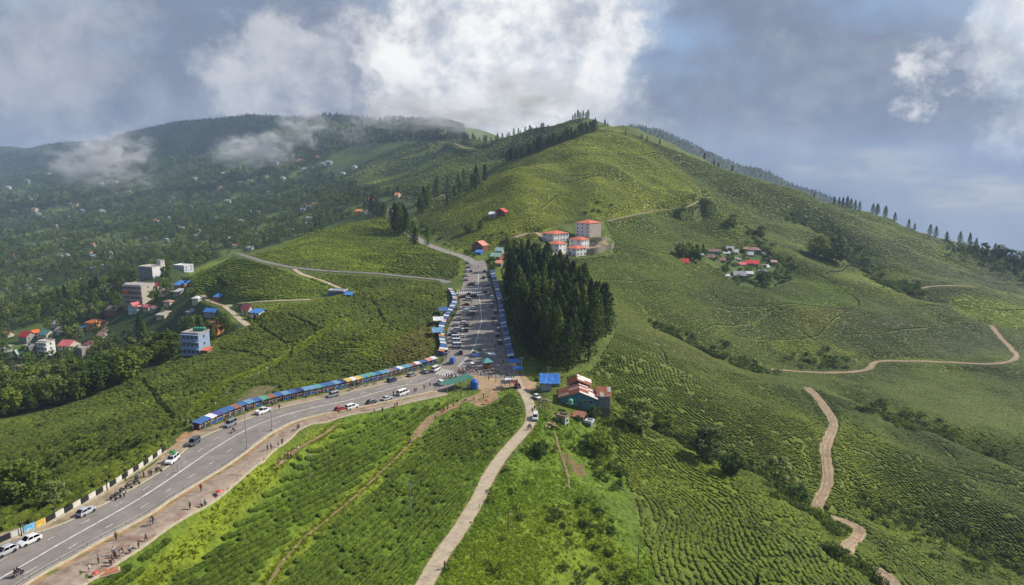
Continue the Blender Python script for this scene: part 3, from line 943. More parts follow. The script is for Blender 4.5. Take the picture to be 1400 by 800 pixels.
sheet('earth_plaza', PLAZA_PX, 0.05, mat('plaza_earth', (0.40, 0.27, 0.155), 0.95, var=0.22, scale=0.4, second=(0.30, 0.23, 0.17), sec_scale=0.2))
sheet('earth_patch', [(636,548),(650,538),(668,528),(684,534),(676,548),(662,556),(648,556)], 0.045, M_EARTH)
sheet('earth_patch', [(258,588),(268,580),(262,600),(240,618),(225,630),(228,616),(240,602)], 0.045, mat('red_earth', (0.36, 0.19, 0.085), 0.95, var=0.2, scale=0.5))
sheet('earth_patch', [(322,548),(345,532),(366,526),(372,534),(352,546),(330,556)], 0.06, mat('dry_earth', (0.17, 0.135, 0.055), 0.95, var=0.3, scale=0.7, second=(0.09, 0.11, 0.02), sec_scale=0.5))
sheet('earth_patch', [(768,622),(778,620),(790,628),(798,640),(800,652),(788,650),(778,640)], 0.03, mat('slip_earth', (0.17, 0.11, 0.045), 0.95, var=0.3, scale=0.7, second=(0.09, 0.12, 0.02), sec_scale=0.5))
sheet('earth_patch', [(20,500),(28,498),(27,510),(40,522),(35,528),(20,520),(16,510)], 0.2, M_EARTH)
sheet('earth_patch', [(748,344),(765,340),(800,336),(834,336),(832,341),(800,347),(770,351),(754,352)], 0.1, M_DIRT)
sheet('earth_patch', [(141,440),(147,436),(147,460),(143,463)], 0.2, M_EARTH)

# ---- painted markings
def curve_world(px):
    W = catmull(hits(px), 1.0); return W
CL = curve_world([(-70,830),(0,792),(88,741),(175,692),(226,660),(265,633),(296,612),(338,588),(380,571),(420,560),(480,547),(520,536),(560,526),(594,517)])
CL2 = curve_world([(626,502),(636,492),(644,483),(650,470),(654,456),(658,440),(658,432),(657,420),(655,405)])
CL3 = curve_world([(654,394),(654,384),(654,373)])
marks = []
def paint_line(P, w, parent, name='centre_line', lift=0.05):
    V, F = strip_mesh(np.c_[offset_curve(P, w / 2), P[:, 0] * 0], np.c_[offset_curve(P, -w / 2), P[:, 0] * 0], 0.085 + lift, 2)
    return MB().add(V, F.tolist()).build(name, M_PAINT, parent)
paint_line(CL, 0.34, roadA); paint_line(CL2, 0.36, roadB); paint_line(CL3, 0.36, roadB)
def dashes(P, edge, t, parent, n_on=2.2, gap=5.6, w=0.17):
    S = resample(P, 0.55)
    acc = 0.0; i = 0
    per = int(round((n_on + gap) / 0.55)); on = int(round(n_on / 0.55))
    for i in range(3, len(S) - on, per):
        seg = S[i:i + on + 1, :2].copy()
        for q in range(len(seg)):
            e = edge[np.argmin(np.linalg.norm(edge[:, :2] - seg[q], axis=1)), :2]
            seg[q] = seg[q] * (1 - t) + e * t
        V, F = strip_mesh(np.c_[offset_curve(seg, w / 2), seg[:, 0] * 0], np.c_[offset_curve(seg, -w / 2), seg[:, 0] * 0], 0.14, 2)
        MB().add(V, F.tolist()).build('lane_dash', M_PAINT, parent)
dashes(CL, RA[1], 0.5, roadA); dashes(CL, RA[0], 0.46, roadA); dashes(CL2, RB[0], 0.42, roadB)
# edge lines
EL = np.c_[offset_curve(RA[1], -side * 0.45), RA[1][:, 0] * 0]
paint_line(EL[4:-40], 0.12, roadA, 'edge_line')
def zebra(p0, p1, q0, q1, n, parent, lift=0.06, duty=0.5):
    """bars between two picture lines"""
    A0, A1, B0, B1 = (hit(*p) for p in (p0, p1, q0, q1))
    for i in range(n):
        s0 = i / n; s1 = (i + duty) / n
        a = [A0 + (A1 - A0) * s0, A0 + (A1 - A0) * s1, B0 + (B1 - B0) * s1, B0 + (B1 - B0) * s0]
        V = [(p[0], p[1], float(H(p[0], p[1])) + 0.085 + lift) for p in a]
        nrm = np.cross(np.subtract(V[1], V[0]), np.subtract(V[2], V[0]))[2]
        MB().add(V, [(0, 1, 2, 3) if nrm > 0 else (3, 2, 1, 0)]).build('zebra_stripe', M_PAINT, parent)
zebra((595,512),(626,517),(605,505),(630,510), 8, roadB)
zebra((624,402),(660,401),(625,397),(660,396), 13, roadB)
# ------------------------------------------------------------------ foliage materials
def leaf_mat(name, c, var=0.35, use_tint=False, rough=0.6, trans=0.25, hue=None):
    m = bpy.data.materials.new(name); m.use_nodes = True
    nt = NT(m.node_tree); bs = nt.n['Principled BSDF']
    oi = nt.node('ShaderNodeObjectInfo')
    pos = nt.node('ShaderNodeNewGeometry').outputs['Position']
    n = nt.noise(pos, 1.6, 3, 0.6)
    k = nt.math('ADD', nt.math('MULTIPLY', oi.outputs['Random'], 0.55), nt.math('MULTIPLY', n, 0.75))
    if use_tint:
        a = nt.node('ShaderNodeAttribute', attribute_type='INSTANCER', attribute_name='tint')
        base = a.outputs['Color']
        base = nt.mix(1.0, base, nt.ramp(k, [(0.25, (0.66, 0.68, 0.7)), (0.6, (1.0, 1.0, 1.0)), (0.95, (1.45, 1.35, 1.05))]), 'MULTIPLY')
    else:
        base = nt.ramp(k, [(0.3, tuple(x * (1 - var) for x in c)), (0.62, c), (0.95, tuple(x * (1 + var * 1.5) for x in (hue or c)))])
    nt.put(bs.inputs['Base Color'], base)
    if use_tint:
        n4 = nt.noise(pos, 5.5, 3, 0.7); n5 = nt.voronoi(pos, 4.2)
        base = nt.mix(1.0, base, nt.ramp(nt.math('ADD', nt.math('MULTIPLY', n4, 0.8), nt.math('MULTIPLY', n5.outputs['Distance'], -0.35)), [(0.10, (0.62, 0.66, 0.72)), (0.28, (1.22, 1.2, 1.12)), (0.50, (1.75, 1.62, 1.2))]), 'MULTIPLY')
        bp = nt.node('ShaderNodeBump'); bp.inputs['Strength'].default_value = 1.0; bp.inputs['Distance'].default_value = 0.22
        nt.put(bp.inputs['Height'], nt.math('SUBTRACT', nt.math('MULTIPLY', n4, 1.2), n5.outputs['Distance'])); nt.l.new(bp.outputs[0], bs.inputs['Normal'])
        nt.put(bs.inputs['Base Color'], base)
    bs.inputs['Roughness'].default_value = rough
    bs.inputs['Specular IOR Level'].default_value = 0.12
    if trans:
        tr = nt.node('ShaderNodeBsdfTranslucent')
        nt.put(tr.inputs['Color'], base)
        mx = nt.node('ShaderNodeMixShader'); mx.inputs[0].default_value = trans
        out = nt.n['Material Output']
        nt.l.new(bs.outputs[0], mx.inputs[1]); nt.l.new(tr.outputs[0], mx.inputs[2]); nt.l.new(mx.outputs[0], out.inputs[0])
    MATS[name] = m
    return m
M_TEA = leaf_mat('tea_leaf', (0.05, 0.1, 0.015), use_tint=True, trans=0.0)
M_TUFT = leaf_mat('meadow_leaf', (0.08, 0.15, 0.015), use_tint=True, trans=0.2)
M_WOODL = leaf_mat('broad_leaf', (0.070, 0.112, 0.022), hue=(0.105, 0.150, 0.024))
M_WOODL2 = leaf_mat('pale_broad_leaf', (0.115, 0.170, 0.026), hue=(0.16, 0.20, 0.025))
M_WOODL3 = leaf_mat('grey_broad_leaf', (0.15, 0.19, 0.055), hue=(0.20, 0.23, 0.06))
M_CEDAR = leaf_mat('cedar_needle', (0.042, 0.078, 0.016), var=0.5, hue=(0.105, 0.145, 0.016), trans=0.2)
M_BARK = mat('bark', (0.075, 0.055, 0.04), 0.9, var=0.3, scale=3)

# ------------------------------------------------------------------ plant meshes
def clump_mesh(name, r, h, sub, seed, rough, m, flat=0.6):
    bm = bmesh.new()
    bmesh.ops.create_icosphere(bm, subdivisions=sub, radius=1.0)
    rs = np.random.default_rng(seed)
    off = rs.uniform(-50, 50, 3)
    co = np.array([v.co[:] for v in bm.verts])
    n = (vnoise(co[:, 0] * 2.3 + off[0], co[:, 1] * 2.3 + co[:, 2] * 1.7 + off[1], seed) + 0.7 * vnoise(co[:, 0] * 5.1 + co[:, 2] * 3 + off[1], co[:, 1] * 5.1 + off[2], seed + 5)
         + 0.6 * vnoise(co[:, 0] * 9.7 + co[:, 2] * 6 + off[1], co[:, 1] * 9.7 - co[:, 2] * 4 + off[2], seed + 9))
    k = 1 + n * rough
    co *= k[:, None]
    z = co[:, 2]
    z = np.where(z > 0, np.sign(z) * np.abs(z) ** flat, z)
    for v, p, zz in zip(bm.verts, co, z):
        v.co = (p[0] * r, p[1] * r, zz * h * 0.75 + h * 0.2)
    me = bpy.data.meshes.new(name); bm.to_mesh(me); bm.free()
    me.materials.append(m)
    me.polygons.foreach_set('use_smooth', [True] * len(me.polygons))
    return me

def leaf_cloud(clusters, n_per, size, seed, up=0.25, flat=1.0, aspect=0.6):
    """leaf faces spread through clusters (centre, radius); each face looks outward, unevenly"""
    rs = np.random.default_rng(seed)
    V = []; F = []
    for (c, r) in clusters:
        k = max(3, int(n_per * (0.6 + 0.8 * rs.random())))
        d = rs.normal(size=(k, 3)); d /= np.linalg.norm(d, axis=1, keepdims=True)
        rad = r * rs.random(k) ** 0.45
        p = np.array(c) + d * rad[:, None] * np.array([1, 1, flat])
        nrm = d + rs.normal(size=(k, 3)) * 0.45 + np.array([0, 0, up]); nrm /= np.linalg.norm(nrm, axis=1, keepdims=True)
        a = np.cross(nrm, rs.normal(size=(k, 3))); a /= np.linalg.norm(a, axis=1, keepdims=True)
        b = np.cross(nrm, a)
        s = size * rs.uniform(0.6, 1.35, k)[:, None]
        q = np.stack([p - a * s, p - b * s * aspect + nrm * s * 0.15, p + a * s, p + b * s * aspect + nrm * s * 0.15], 1)
        base = len(V)
        V.extend(q.reshape(-1, 3).tolist())
        F.extend([[base + 4 * i, base + 4 * i + 1, base + 4 * i + 2, base + 4 * i + 3] for i in range(k)])
    return V, F

def broad_crown(h, w, seed, n_cl=26, n_per=22, size=0.42, shape='round'):
    rs = np.random.default_rng(seed)
    cl = []
    for i in range(n_cl):
        t = rs.random()
        z = h * (0.17 + 0.79 * t)
        prof = math.sin(math.pi * (0.12 + 0.80 * t)) if shape == 'round' else (1.0 - 0.85 * t) if shape == 'cone' else 0.55 + 0.45 * math.sin(math.pi * t)
        rr = w * prof * (0.35 + 0.65 * math.sqrt(rs.random()))
        a = rs.uniform(0, 2 * math.pi)
        cl.append(((rr * math.cos(a), rr * math.sin(a), z), w * rs.uniform(0.22, 0.42)))
    return leaf_cloud(cl, n_per, size, seed + 1, up=0.6)

def trunk_mesh(name, h, r, seed, limbs=5, spread=1.8):
    rs = np.random.default_rng(seed)
    mb = MB()
    lean = rs.uniform(-0.05, 0.05, 2) * h
    pts = [(lean[0] * t, lean[1] * t, h * t - 0.5 * (t == 0)) for t in (0, 0.3, 0.6, 0.85)]
    mb.tube(pts, [r, r * 0.75, r * 0.5, r * 0.2], 6)
    for i in range(limbs):
        t = rs.uniform(0.3, 0.7); a = rs.uniform(0, 2 * math.pi)
        s = spread * rs.uniform(0.6, 1.1)
        b = (lean[0] * t, lean[1] * t, h * t)
        e = (b[0] + s * math.cos(a), b[1] + s * math.sin(a), b[2] + s * rs.uniform(0.4, 0.9))
        mb.tube([b, ((b[0] + e[0]) / 2, (b[1] + e[1]) / 2, (b[2] + e[2]) / 2 - 0.1 * s), e], [r * 0.4, r * 0.28, r * 0.1], 5)
    return mb.mesh(name, M_BARK, True)

def crown_obj_mesh(name, VF, m):
    mb = MB(); mb.v = VF[0]; mb.f = VF[1]; mb.m = [0] * len(VF[1])
    return mb.mesh(name, m)

def cedar_crown(h, w, seed, n_cl=120, per=13, size=0.5):
    """hanging clumps of needles up a tall narrow crown: full below, rounding to a blunt point"""
    rs = np.random.default_rng(seed)
    cl = []
    ph = rs.uniform(0, 6.28, 3)
    for i in range(n_cl):
        t = (i + rs.random()) / n_cl
        t = t ** 0.85
        prof = min(1.0, 0.55 + t * 4.0) * max(0.0, 1 - t ** 2.1) ** 0.85
        a = i * 2.39996 + rs.normal(0, 0.35)
        lobe = 1 + 0.22 * math.sin(2 * a + ph[0] + 4 * t) + 0.15 * math.sin(3 * a + ph[1] - 9 * t)
        rr = w * prof * lobe * (0.42 + 0.50 * math.sqrt(rs.random()))
        z = h * (0.07 + 0.90 * t)
        cl.append(((rr * math.cos(a), rr * math.sin(a), z), (0.50 + 0.62 * prof) * rs.uniform(0.75, 1.3) * w / 3.4))
    cl.append(((0, 0, h * 0.975), 0.34)); cl.append(((0, 0, h * 0.995), 0.2))
    return leaf_cloud(cl, per, size, seed + 1, up=0.1, flat=1.35, aspect=0.55)

# ------------------------------------------------------------------ scatter of what nobody could count
def scatter(name, P, scl, sources, label=None, tint=None, zs=None, cat=None, rz=None):
    """one object whose node tree stands a source mesh on each of its points"""
    n = len(P)
    me = bpy.data.meshes.new(name)
    me.vertices.add(n); me.vertices.foreach_set('co', np.asarray(P, np.float32).ravel())
    def at(nm, typ, arr, key='value'):
        a = me.attributes.new(nm, typ, 'POINT'); a.data.foreach_set(key, np.ascontiguousarray(arr).ravel())
    at('scl', 'FLOAT_VECTOR', np.stack([scl * (1.0 if rz is None else 1.28), scl * (1.0 if rz is None else 0.94), scl * (zs if zs is not None else 1.0)], 1).astype(np.float32), 'vector')
    at('rot', 'FLOAT_VECTOR', np.stack([rng.normal(0, 0.03, n), rng.normal(0, 0.03, n), rng.uniform(0, 6.283, n) if rz is None else rz + rng.normal(0, 0.12, n) + math.pi * rng.integers(0, 2, n)], 1).astype(np.float32), 'vector')
    at('pick', 'INT', rng.integers(0, len(sources), n).astype(np.int32))
    if tint is not None:
        at('tint', 'FLOAT_COLOR', np.c_[tint, np.ones(n)].astype(np.float32), 'color')
    o = bpy.data.objects.new(name, me); col.objects.link(o)
    ng = bpy.data.node_groups.new(name + '_planting', 'GeometryNodeTree')
    ng.interface.new_socket('Geometry', in_out='INPUT', socket_type='NodeSocketGeometry')
    ng.interface.new_socket('Geometry', in_out='OUTPUT', socket_type='NodeSocketGeometry')
    N = ng.nodes; L = ng.links
    gi = N.new('NodeGroupInput'); go = N.new('NodeGroupOutput')
    iop = N.new('GeometryNodeInstanceOnPoints')
    join = N.new('GeometryNodeJoinGeometry')
    for s in reversed(sources):
        oi = N.new('GeometryNodeObjectInfo'); oi.inputs['Object'].default_value = s; oi.inputs['As Instance'].default_value = True
        L.new(oi.outputs['Geometry'], join.inputs[0])
    def named(nm, typ):
        a = N.new('GeometryNodeInputNamedAttribute'); a.data_type = typ; a.inputs[0].default_value = nm
        return a.outputs[0]
    L.new(gi.outputs[0], iop.inputs['Points'])
    L.new(join.outputs[0], iop.inputs['Instance'])
    iop.inputs['Pick Instance'].default_value = True
    L.new(named('pick', 'INT'), iop.inputs['Instance Index'])
    L.new(named('rot', 'FLOAT_VECTOR'), iop.inputs['Rotation'])
    L.new(named('scl', 'FLOAT_VECTOR'), iop.inputs['Scale'])
    L.new(iop.outputs[0], go.inputs[0])
    md = o.modifiers.new('planting', 'NODES'); md.node_group = ng
    o['kind'] = 'stuff'
    return o
def source(name, me):
    return bpy.data.objects.new(name, me)       # never linked: only stood by the scatters

def grid_tint(x, y):
    th, lr = to_polar(x, y)
    i = np.clip(np.round((th - TH0) / (TH1 - TH0) * (NTH - 1)).astype(int), 0, NTH - 1)
    j = np.clip(np.round((lr - LR0) / (LR1 - LR0) * (NR - 1)).astype(int), 0, NR - 1)
    return TINT[i, j]

TEA_NEAR = [source('tea_bush_source', clump_mesh('tea_bush', 0.62, 0.85, 3, s, 0.4, M_TEA, 0.4)) for s in range(4)]
TEA_FAR = [source('tea_bush_source', clump_mesh('tea_bush', 0.62, 0.8, 2, 20 + s, 0.42, M_TEA, 0.5)) for s in range(3)]

FIELD_A = [(100,836),(120,812),(160,786),(236,732),(290,700),(348,652),(402,610),(480,578),(510,572),(612,550),(640,540),(662,535),(640,548),(590,568),(574,588),(566,598),(500,664),(444,711),(398,753),(360,803),(350,840)]
FIELD_B = [(686,544),(702,540),(714,560),(704,586),(676,616),(645,655),(634,690),(594,740),(538,815),(350,842),(366,812),(392,776),(416,742),(452,718),(506,668),(572,602),(616,566),(660,560),(684,548)]
LEFT_SLOPE = [(-260,836),(-100,775),(0,727),(100,697),(222,611),(260,580),(345,544),(440,527),(520,511),(588,489),(600,470),(598,440),(611,402),(600,388),(560,384),(500,379),(450,376),(425,382),(470,402),(420,416),(330,420),(345,446),(300,464),(240,492),(120,548),(0,582),(-260,680)]
LEFT_UP = [(262,400),(256,378),(300,357),(335,354),(390,370),(405,378),(462,401),(420,408),(310,411)]
RIGHT_ALL = [(842,455),(812,505),(775,516),(778,528),(826,548),(828,562),(852,640),(872,700),(905,830),(1560,830),(1560,400),(1400,352),(1300,322),(1100,262),(1000,235),(860,182),(815,176),(700,226),(600,284),(566,292),(578,308),(604,326),(640,344),(660,340),(700,345),(770,380),(830,440)]
COMPOUND = [(738,318),(752,310),(790,304),(826,302),(838,330),(840,348),(800,353),(745,354)]
GROVE_PX = [(684,376),(700,364),(750,384),(815,440),(826,470),(790,502),(735,508),(700,486)]
for px, w in GRASS_STRIPS + VALLEY_GRASS:
    Wg = catmull(hits(px), 1.0)
    CARVED.append((Wg[:, :2], np.full(len(Wg), w)))
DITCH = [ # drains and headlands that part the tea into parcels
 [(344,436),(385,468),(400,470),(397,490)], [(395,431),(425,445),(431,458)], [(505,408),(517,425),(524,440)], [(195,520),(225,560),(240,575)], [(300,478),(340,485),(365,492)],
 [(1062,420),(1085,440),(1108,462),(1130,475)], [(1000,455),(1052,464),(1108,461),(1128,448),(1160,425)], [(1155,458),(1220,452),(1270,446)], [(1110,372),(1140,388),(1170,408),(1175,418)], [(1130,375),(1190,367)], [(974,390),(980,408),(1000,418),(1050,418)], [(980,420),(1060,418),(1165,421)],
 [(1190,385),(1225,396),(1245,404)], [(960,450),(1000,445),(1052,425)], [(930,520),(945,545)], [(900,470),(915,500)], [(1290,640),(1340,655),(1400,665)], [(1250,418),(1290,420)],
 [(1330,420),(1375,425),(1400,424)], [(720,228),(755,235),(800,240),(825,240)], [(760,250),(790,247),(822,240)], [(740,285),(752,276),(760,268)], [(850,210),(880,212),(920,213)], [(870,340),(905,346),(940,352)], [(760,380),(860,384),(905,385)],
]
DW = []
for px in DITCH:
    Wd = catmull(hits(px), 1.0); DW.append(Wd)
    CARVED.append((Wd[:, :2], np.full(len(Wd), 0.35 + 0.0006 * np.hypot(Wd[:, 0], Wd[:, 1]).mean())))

def tea_ok(x, y, poly, margin=0.5, ymax=1e9):
    z = H(x, y)
    u, v, zc = proj(x, y, z)
    k = inpoly(u, v, poly) & (zc > 20) & (y < ymax)
    idx = np.where(k)[0]
    k[idx] = ~near_carved(x[idx], y[idx], margin)
    return k

def rows(guide, lo, hi, spacing, along, poly, wob=1.2, seed=1, step=2.0, ymin=0, ymax=1e9, jit=0.16):
    """bushes in rows: curves offset from a guide line, gently warped"""
    G = catmull(hits(guide), step)
    # extend the ends
    a = G[0, :2] - G[3, :2]; b = G[-1, :2] - G[-4, :2]
    G2 = np.vstack([G[0, :2] + a / np.linalg.norm(a) * 140, G[:, :2], G[-1, :2] + b / np.linalg.norm(b) * 140])
    G2 = resample(G2, step)
    for _ in range(12):
        G2[1:-1] = (G2[:-2] + 2 * G2[1:-1] + G2[2:]) / 4
    out = []
    rs = np.random.default_rng(seed)
    for d in np.arange(lo, hi, spacing):
        C = offset_curve(np.c_[G2, G2[:, :1] * 0], d)
        C = resample(C, along)
        t = np.gradient(C, axis=0); t /= np.maximum(np.linalg.norm(t, axis=1, keepdims=True), 1e-9)
        n = np.stack([-t[:, 1], t[:, 0]], 1)
        w = fbm(C[:, 0], C[:, 1], 26, 2, seed) * wob
        C = C + n * w[:, None] + rs.normal(0, jit, C.shape)
        # gaps where a bush has died
        keep = (vnoise(C[:, 0] / 2.2, C[:, 1] / 2.2, seed + 3) > -0.30) & (C[:, 1] > ymin) & (C[:, 1] < ymax) & (C[:, 1] > 70)
        out.append(np.c_[C, np.arctan2(t[:, 1], t[:, 0])][keep])
    P = np.vstack(out)
    k = tea_ok(P[:, 0], P[:, 1], poly)
    return P[k]

def plant_tea(name, P, base, src, zs=1.0, vary=0.13, label=None, sink=0.05, tintc=None):
    z = H(P[:, 0], P[:, 1]) - sink
    s = base * np.clip(rng.normal(1, vary, len(P)), 0.55, 1.6)
    t = (grid_tint(P[:, 0], P[:, 1]) if tintc is None else np.array(tintc)) * np.clip(1 + 0.45 * fbm(P[:, 0], P[:, 1], 14, 3, 91) + 0.4 * fbm(P[:, 0], P[:, 1], 60, 2, 95) + rng.normal(0, 0.10, len(P)), 0.5, 1.8)[:, None]
    return scatter(name, np.c_[P[:, :2], z], s, src, tint=t, zs=zs, rz=P[:, 2] if P.shape[1] > 2 else None)

# fields in front of the road
P = rows([(230,800),(330,745),(430,690),(520,640),(575,600),(610,575)], -70, 70, 1.62, 0.58, FIELD_A, seed=3, wob=1.4, jit=0.07)
PB = rows([(362,800),(440,745),(540,665),(620,604),(676,574),(708,562)], -60, 80, 1.68, 0.58, FIELD_B, seed=5, wob=1.2, jit=0.07)
o = plant_tea('tea_bushes', np.vstack([P, PB]), 0.80, TEA_NEAR, zs=1.1, tintc=(0.080, 0.126, 0.013))
print('tea near', len(P), len(PB))
# slope left of the road
PL = rows([(0,640),(100,600),(200,560),(300,515),(400,490),(500,478),(595,455)], -110, 170, 2.45, 0.70, LEFT_SLOPE, wob=5, seed=7, jit=0.08)
plant_tea('tea_bushes', PL, 0.98, TEA_NEAR, zs=1.25)
PU = rows([(270,395),(350,388),(460,398)], -60, 90, 2.0, 1.2, LEFT_UP, wob=4, seed=9)
PH = rows([(400,362),(480,345),(560,350),(630,370)], -90, 150, 2.3, 1.4, LEFT_HILL_PX, wob=4, seed=11)
PU = np.vstack([PU, PH]); plant_tea('tea_bushes', PU, 1.25, TEA_FAR, zs=0.7)
print('tea left', len(PL), len(PU))
# slopes on the right
def right_ok(P):
    u, v, zc = proj(P[:, 0], P[:, 1], H(P[:, 0], P[:, 1]))
    return ~(inpoly(u, v, GRASS_SLOPE_PX) | inpoly(u, v, COMPOUND) | inpoly(u, v, GROVE_PX) | inpoly(u, v, VILLAGE_PX))
PR = rows([(1200,790),(1100,700),(1000,640),(930,590),(860,525),(840,470)], -260, 110, 1.32, 0.68, RIGHT_ALL, wob=7, seed=13, ymax=320, jit=0.16)
PR = PR[right_ok(PR)]
plant_tea('tea_bushes', PR, 0.80, TEA_NEAR, zs=0.72, vary=0.17)
print('tea right', len(PR))
# farther slopes: bushes merge into cushions, set wider apart with distance
def far_points(n_try, ylo, yhi, seed):
    rs = np.random.default_rng(seed)
    th = rs.uniform(R(-40), R(42), n_try); r = np.exp(rs.uniform(math.log(ylo), math.log(yhi), n_try))
    return np.stack([np.sin(th) * r, np.cos(th) * r + OY], 1)
PF = far_points(620000, 320, 1150, 5)
PF = PF[PF[:, 1] > 316]
PF = PF[tea_ok(PF[:, 0], PF[:, 1], RIGHT_ALL)]; PF = PF[right_ok(PF)]
dist = np.hypot(PF[:, 0], PF[:, 1])
z = H(PF[:, 0], PF[:, 1]) - 0.15
tt = grid_tint(PF[:, 0], PF[:, 1]) * np.clip(1 + 0.5 * fbm(PF[:, 0], PF[:, 1], 30, 3, 91) + 0.45 * fbm(PF[:, 0], PF[:, 1], 130, 2, 96) + rng.normal(0, 0.10, len(PF)), 0.5, 1.8)[:, None]
scatter('tea_bushes', np.c_[PF, z], np.clip(dist / 400, 0.85, 2.4) * rng.uniform(0.7, 1.2, len(PF)), TEA_FAR, tint=tt, zs=0.36)
PQ = far_points(160000, 700, 1900, 6)
PQ = PQ[tea_ok(PQ[:, 0], PQ[:, 1], [(455,262),(470,235),(560,193),(640,178),(745,174),(800,162),(690,232),(600,292),(545,270)])]
PQ = PQ[PQ[:, 1] > 640]
dist = np.hypot(PQ[:, 0], PQ[:, 1])
tt = grid_tint(PQ[:, 0], PQ[:, 1]) * np.clip(1 + 0.8 * fbm(PQ[:, 0], PQ[:, 1], 50, 3, 91) + 0.6 * fbm(PQ[:, 0], PQ[:, 1], 160, 2, 96) + rng.normal(0, 0.12, len(PQ)), 0.45, 1.7)[:, None]
scatter('tea_bushes', np.c_[PQ, H(PQ[:, 0], PQ[:, 1]) - 0.2], np.clip(dist / 370, 1.5, 4.5) * rng.uniform(0.6, 1.3, len(PQ)), TEA_FAR, tint=tt, zs=0.45)
print('tea far', len(PF), len(PQ))

# ------------------------------------------------------------------ shrubs, tufts, gully bushes, clumps for ditch shade
SHRUB = []
for s in range(4):
    rs = np.random.default_rng(100 + s)
    cl = [((rs.normal(0, 0.55), rs.normal(0, 0.55), 0.35 + 0.75 * rs.random()), rs.uniform(0.35, 0.6)) for _ in range(9)]
    SHRUB.append(source('shrub_source', crown_obj_mesh('shrub', leaf_cloud(cl, 26, 0.17, 200 + s), M_WOODL if s % 2 else M_WOODL2)))
TUFT = []
for s in range(3):
    rs = np.random.default_rng(300 + s)
    cl = [((rs.normal(0, 0.5), rs.normal(0, 0.5), 0.15 + 0.2 * rs.random()), rs.uniform(0.3, 0.5)) for _ in range(6)]
    TUFT.append(source('tuft_source', crown_obj_mesh('tuft', leaf_cloud(cl, 18, 0.16, 330 + s, up=0.6, flat=0.6), M_TUFT)))
def in_px(poly, n_try, ylo, yhi, seed, margin=0.4):
    """random ground points whose picture position falls in a zone"""
    P = far_points(n_try, ylo - OY, yhi - OY, seed)
    return P[tea_ok(P[:, 0], P[:, 1], poly, margin)]
def dens(P, scale, thr, seed):
    return P[fbm(P[:, 0], P[:, 1], scale, 3, seed) + 0.15 * rng.normal(size=len(P)) > thr]
PG = dens(in_px(GRASS_SLOPE_PX, 110000, 95, 260, 21), 14, 0.0, 61)
PK = in_px(BANK_PX, 70000, 95, 260, 22)
PV = in_px(VILLAGE_PX, 40000, 430, 700, 23)
PT = in_px(TUFT_PX, 60000, 240, 330, 24)
PG = np.vstack([PG, PK, PT])
zt = H(PG[:, 0], PG[:, 1])
scatter('undergrowth', np.c_[PG, zt], rng.uniform(0.3, 0.8, len(PG)), TUFT, tint=grid_tint(PG[:, 0], PG[:, 1]) * rng.uniform(1.3, 2.1, (len(PG), 1)), zs=0.6)
print('tufts', len(PG))
# grass along the strips between the fields
GS = []
for px, w in GRASS_STRIPS + VALLEY_GRASS:
    Wg = catmull(hits(px), 0.35)
    for r_ in range(4):
        GS.append(Wg[:, :2] + rng.normal(0, w * 0.5, (len(Wg), 2)))
GS = np.vstack(GS)
GS = GS[[True] * len(GS)]
keepg = np.ones(len(GS), bool)
for k in ('tea_path', 'tea_path_lower', 'grass_path'):
    Wp, hwp = LINE[k]
    d = np.sqrt(((GS[:, None, :] - Wp[None, ::2, :2]) ** 2).sum(-1)).min(1)
    keepg &= d > hwp + 0.35
GS = GS[keepg]
scatter('grass', np.c_[GS, H(GS[:, 0], GS[:, 1])], rng.uniform(0.22, 0.5, len(GS)), TUFT, tint=np.array([0.185, 0.245, 0.016]) * rng.uniform(0.8, 1.4, (len(GS), 1)))
# bushes on the meadow slope, the gullies; dark clumps for ditch shade
def along(W, spread, every, seed):
    S = resample(W[:, :2], every)
    return S + np.random.default_rng(seed).normal(0, spread, S.shape)
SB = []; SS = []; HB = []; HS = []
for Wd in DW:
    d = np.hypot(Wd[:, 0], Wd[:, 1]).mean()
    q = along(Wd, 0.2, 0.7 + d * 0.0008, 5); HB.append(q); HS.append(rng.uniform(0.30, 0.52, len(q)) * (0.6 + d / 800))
for Wd, spr, n, sc in ((G1, 6, 4, 1.9), (G2, 3.5, 5, 1.5), (G3, 9, 4, 2.6), (G4, 6, 4, 1.7), (G6, 5, 3, 1.5), (G5, 8, 2, 2.0)):
    for i in range(n):
        q = along(Wd, spr, 3.0, 40 + i); SB.append(q); SS.append(rng.uniform(0.6, 1.3, len(q)) * sc)
def add_shrubs(P, lo, hi):
    SB.append(P); SS.append(rng.uniform(lo, hi, len(P)))
add_shrubs(dens(in_px(GRASS_SLOPE_PX, 3500, 95, 260, 31), 20, 0.25, 62), 0.5, 1.2)
add_shrubs(in_px([(800,580),(830,565),(848,620),(858,660),(840,690),(812,640),(795,610)], 4500, 130, 240, 32), 0.7, 1.7)
add_shrubs(in_px([(700,590),(712,610),(690,640),(660,690),(630,730),(612,790),(590,800),(640,700),(680,640)], 3500, 95, 240, 33), 0.4, 0.9)
add_shrubs(in_px([(800,515),(836,478),(850,480),(845,520),(828,556),(824,530)], 3000, 180, 300, 45), 0.6, 1.4)
add_shrubs(in_px([(720,508),(800,514),(820,530),(770,524),(735,518)], 2500, 180, 300, 46), 0.5, 1.2)
for px in ([(1092,699),(1108,707),(1126,716),(1146,724)], [(1136,753),(1150,768),(1172,783),(1196,795)]):
    Ws = catmull(hits(px), 1.0)
    for i in range(4):
        q = along(Ws, 0.9, 0.9, 80 + i); SB.append(q); SS.append(rng.uniform(0.9, 1.7, len(q)))
add_shrubs(in_px(VILLAGE_PX, 7000, 430, 700, 34), 1.2, 2.6)
add_shrubs(in_px([(70,612),(150,588),(205,598),(180,628),(120,642),(60,668),(20,662)], 3200, 110, 260, 35), 0.9, 2.0)
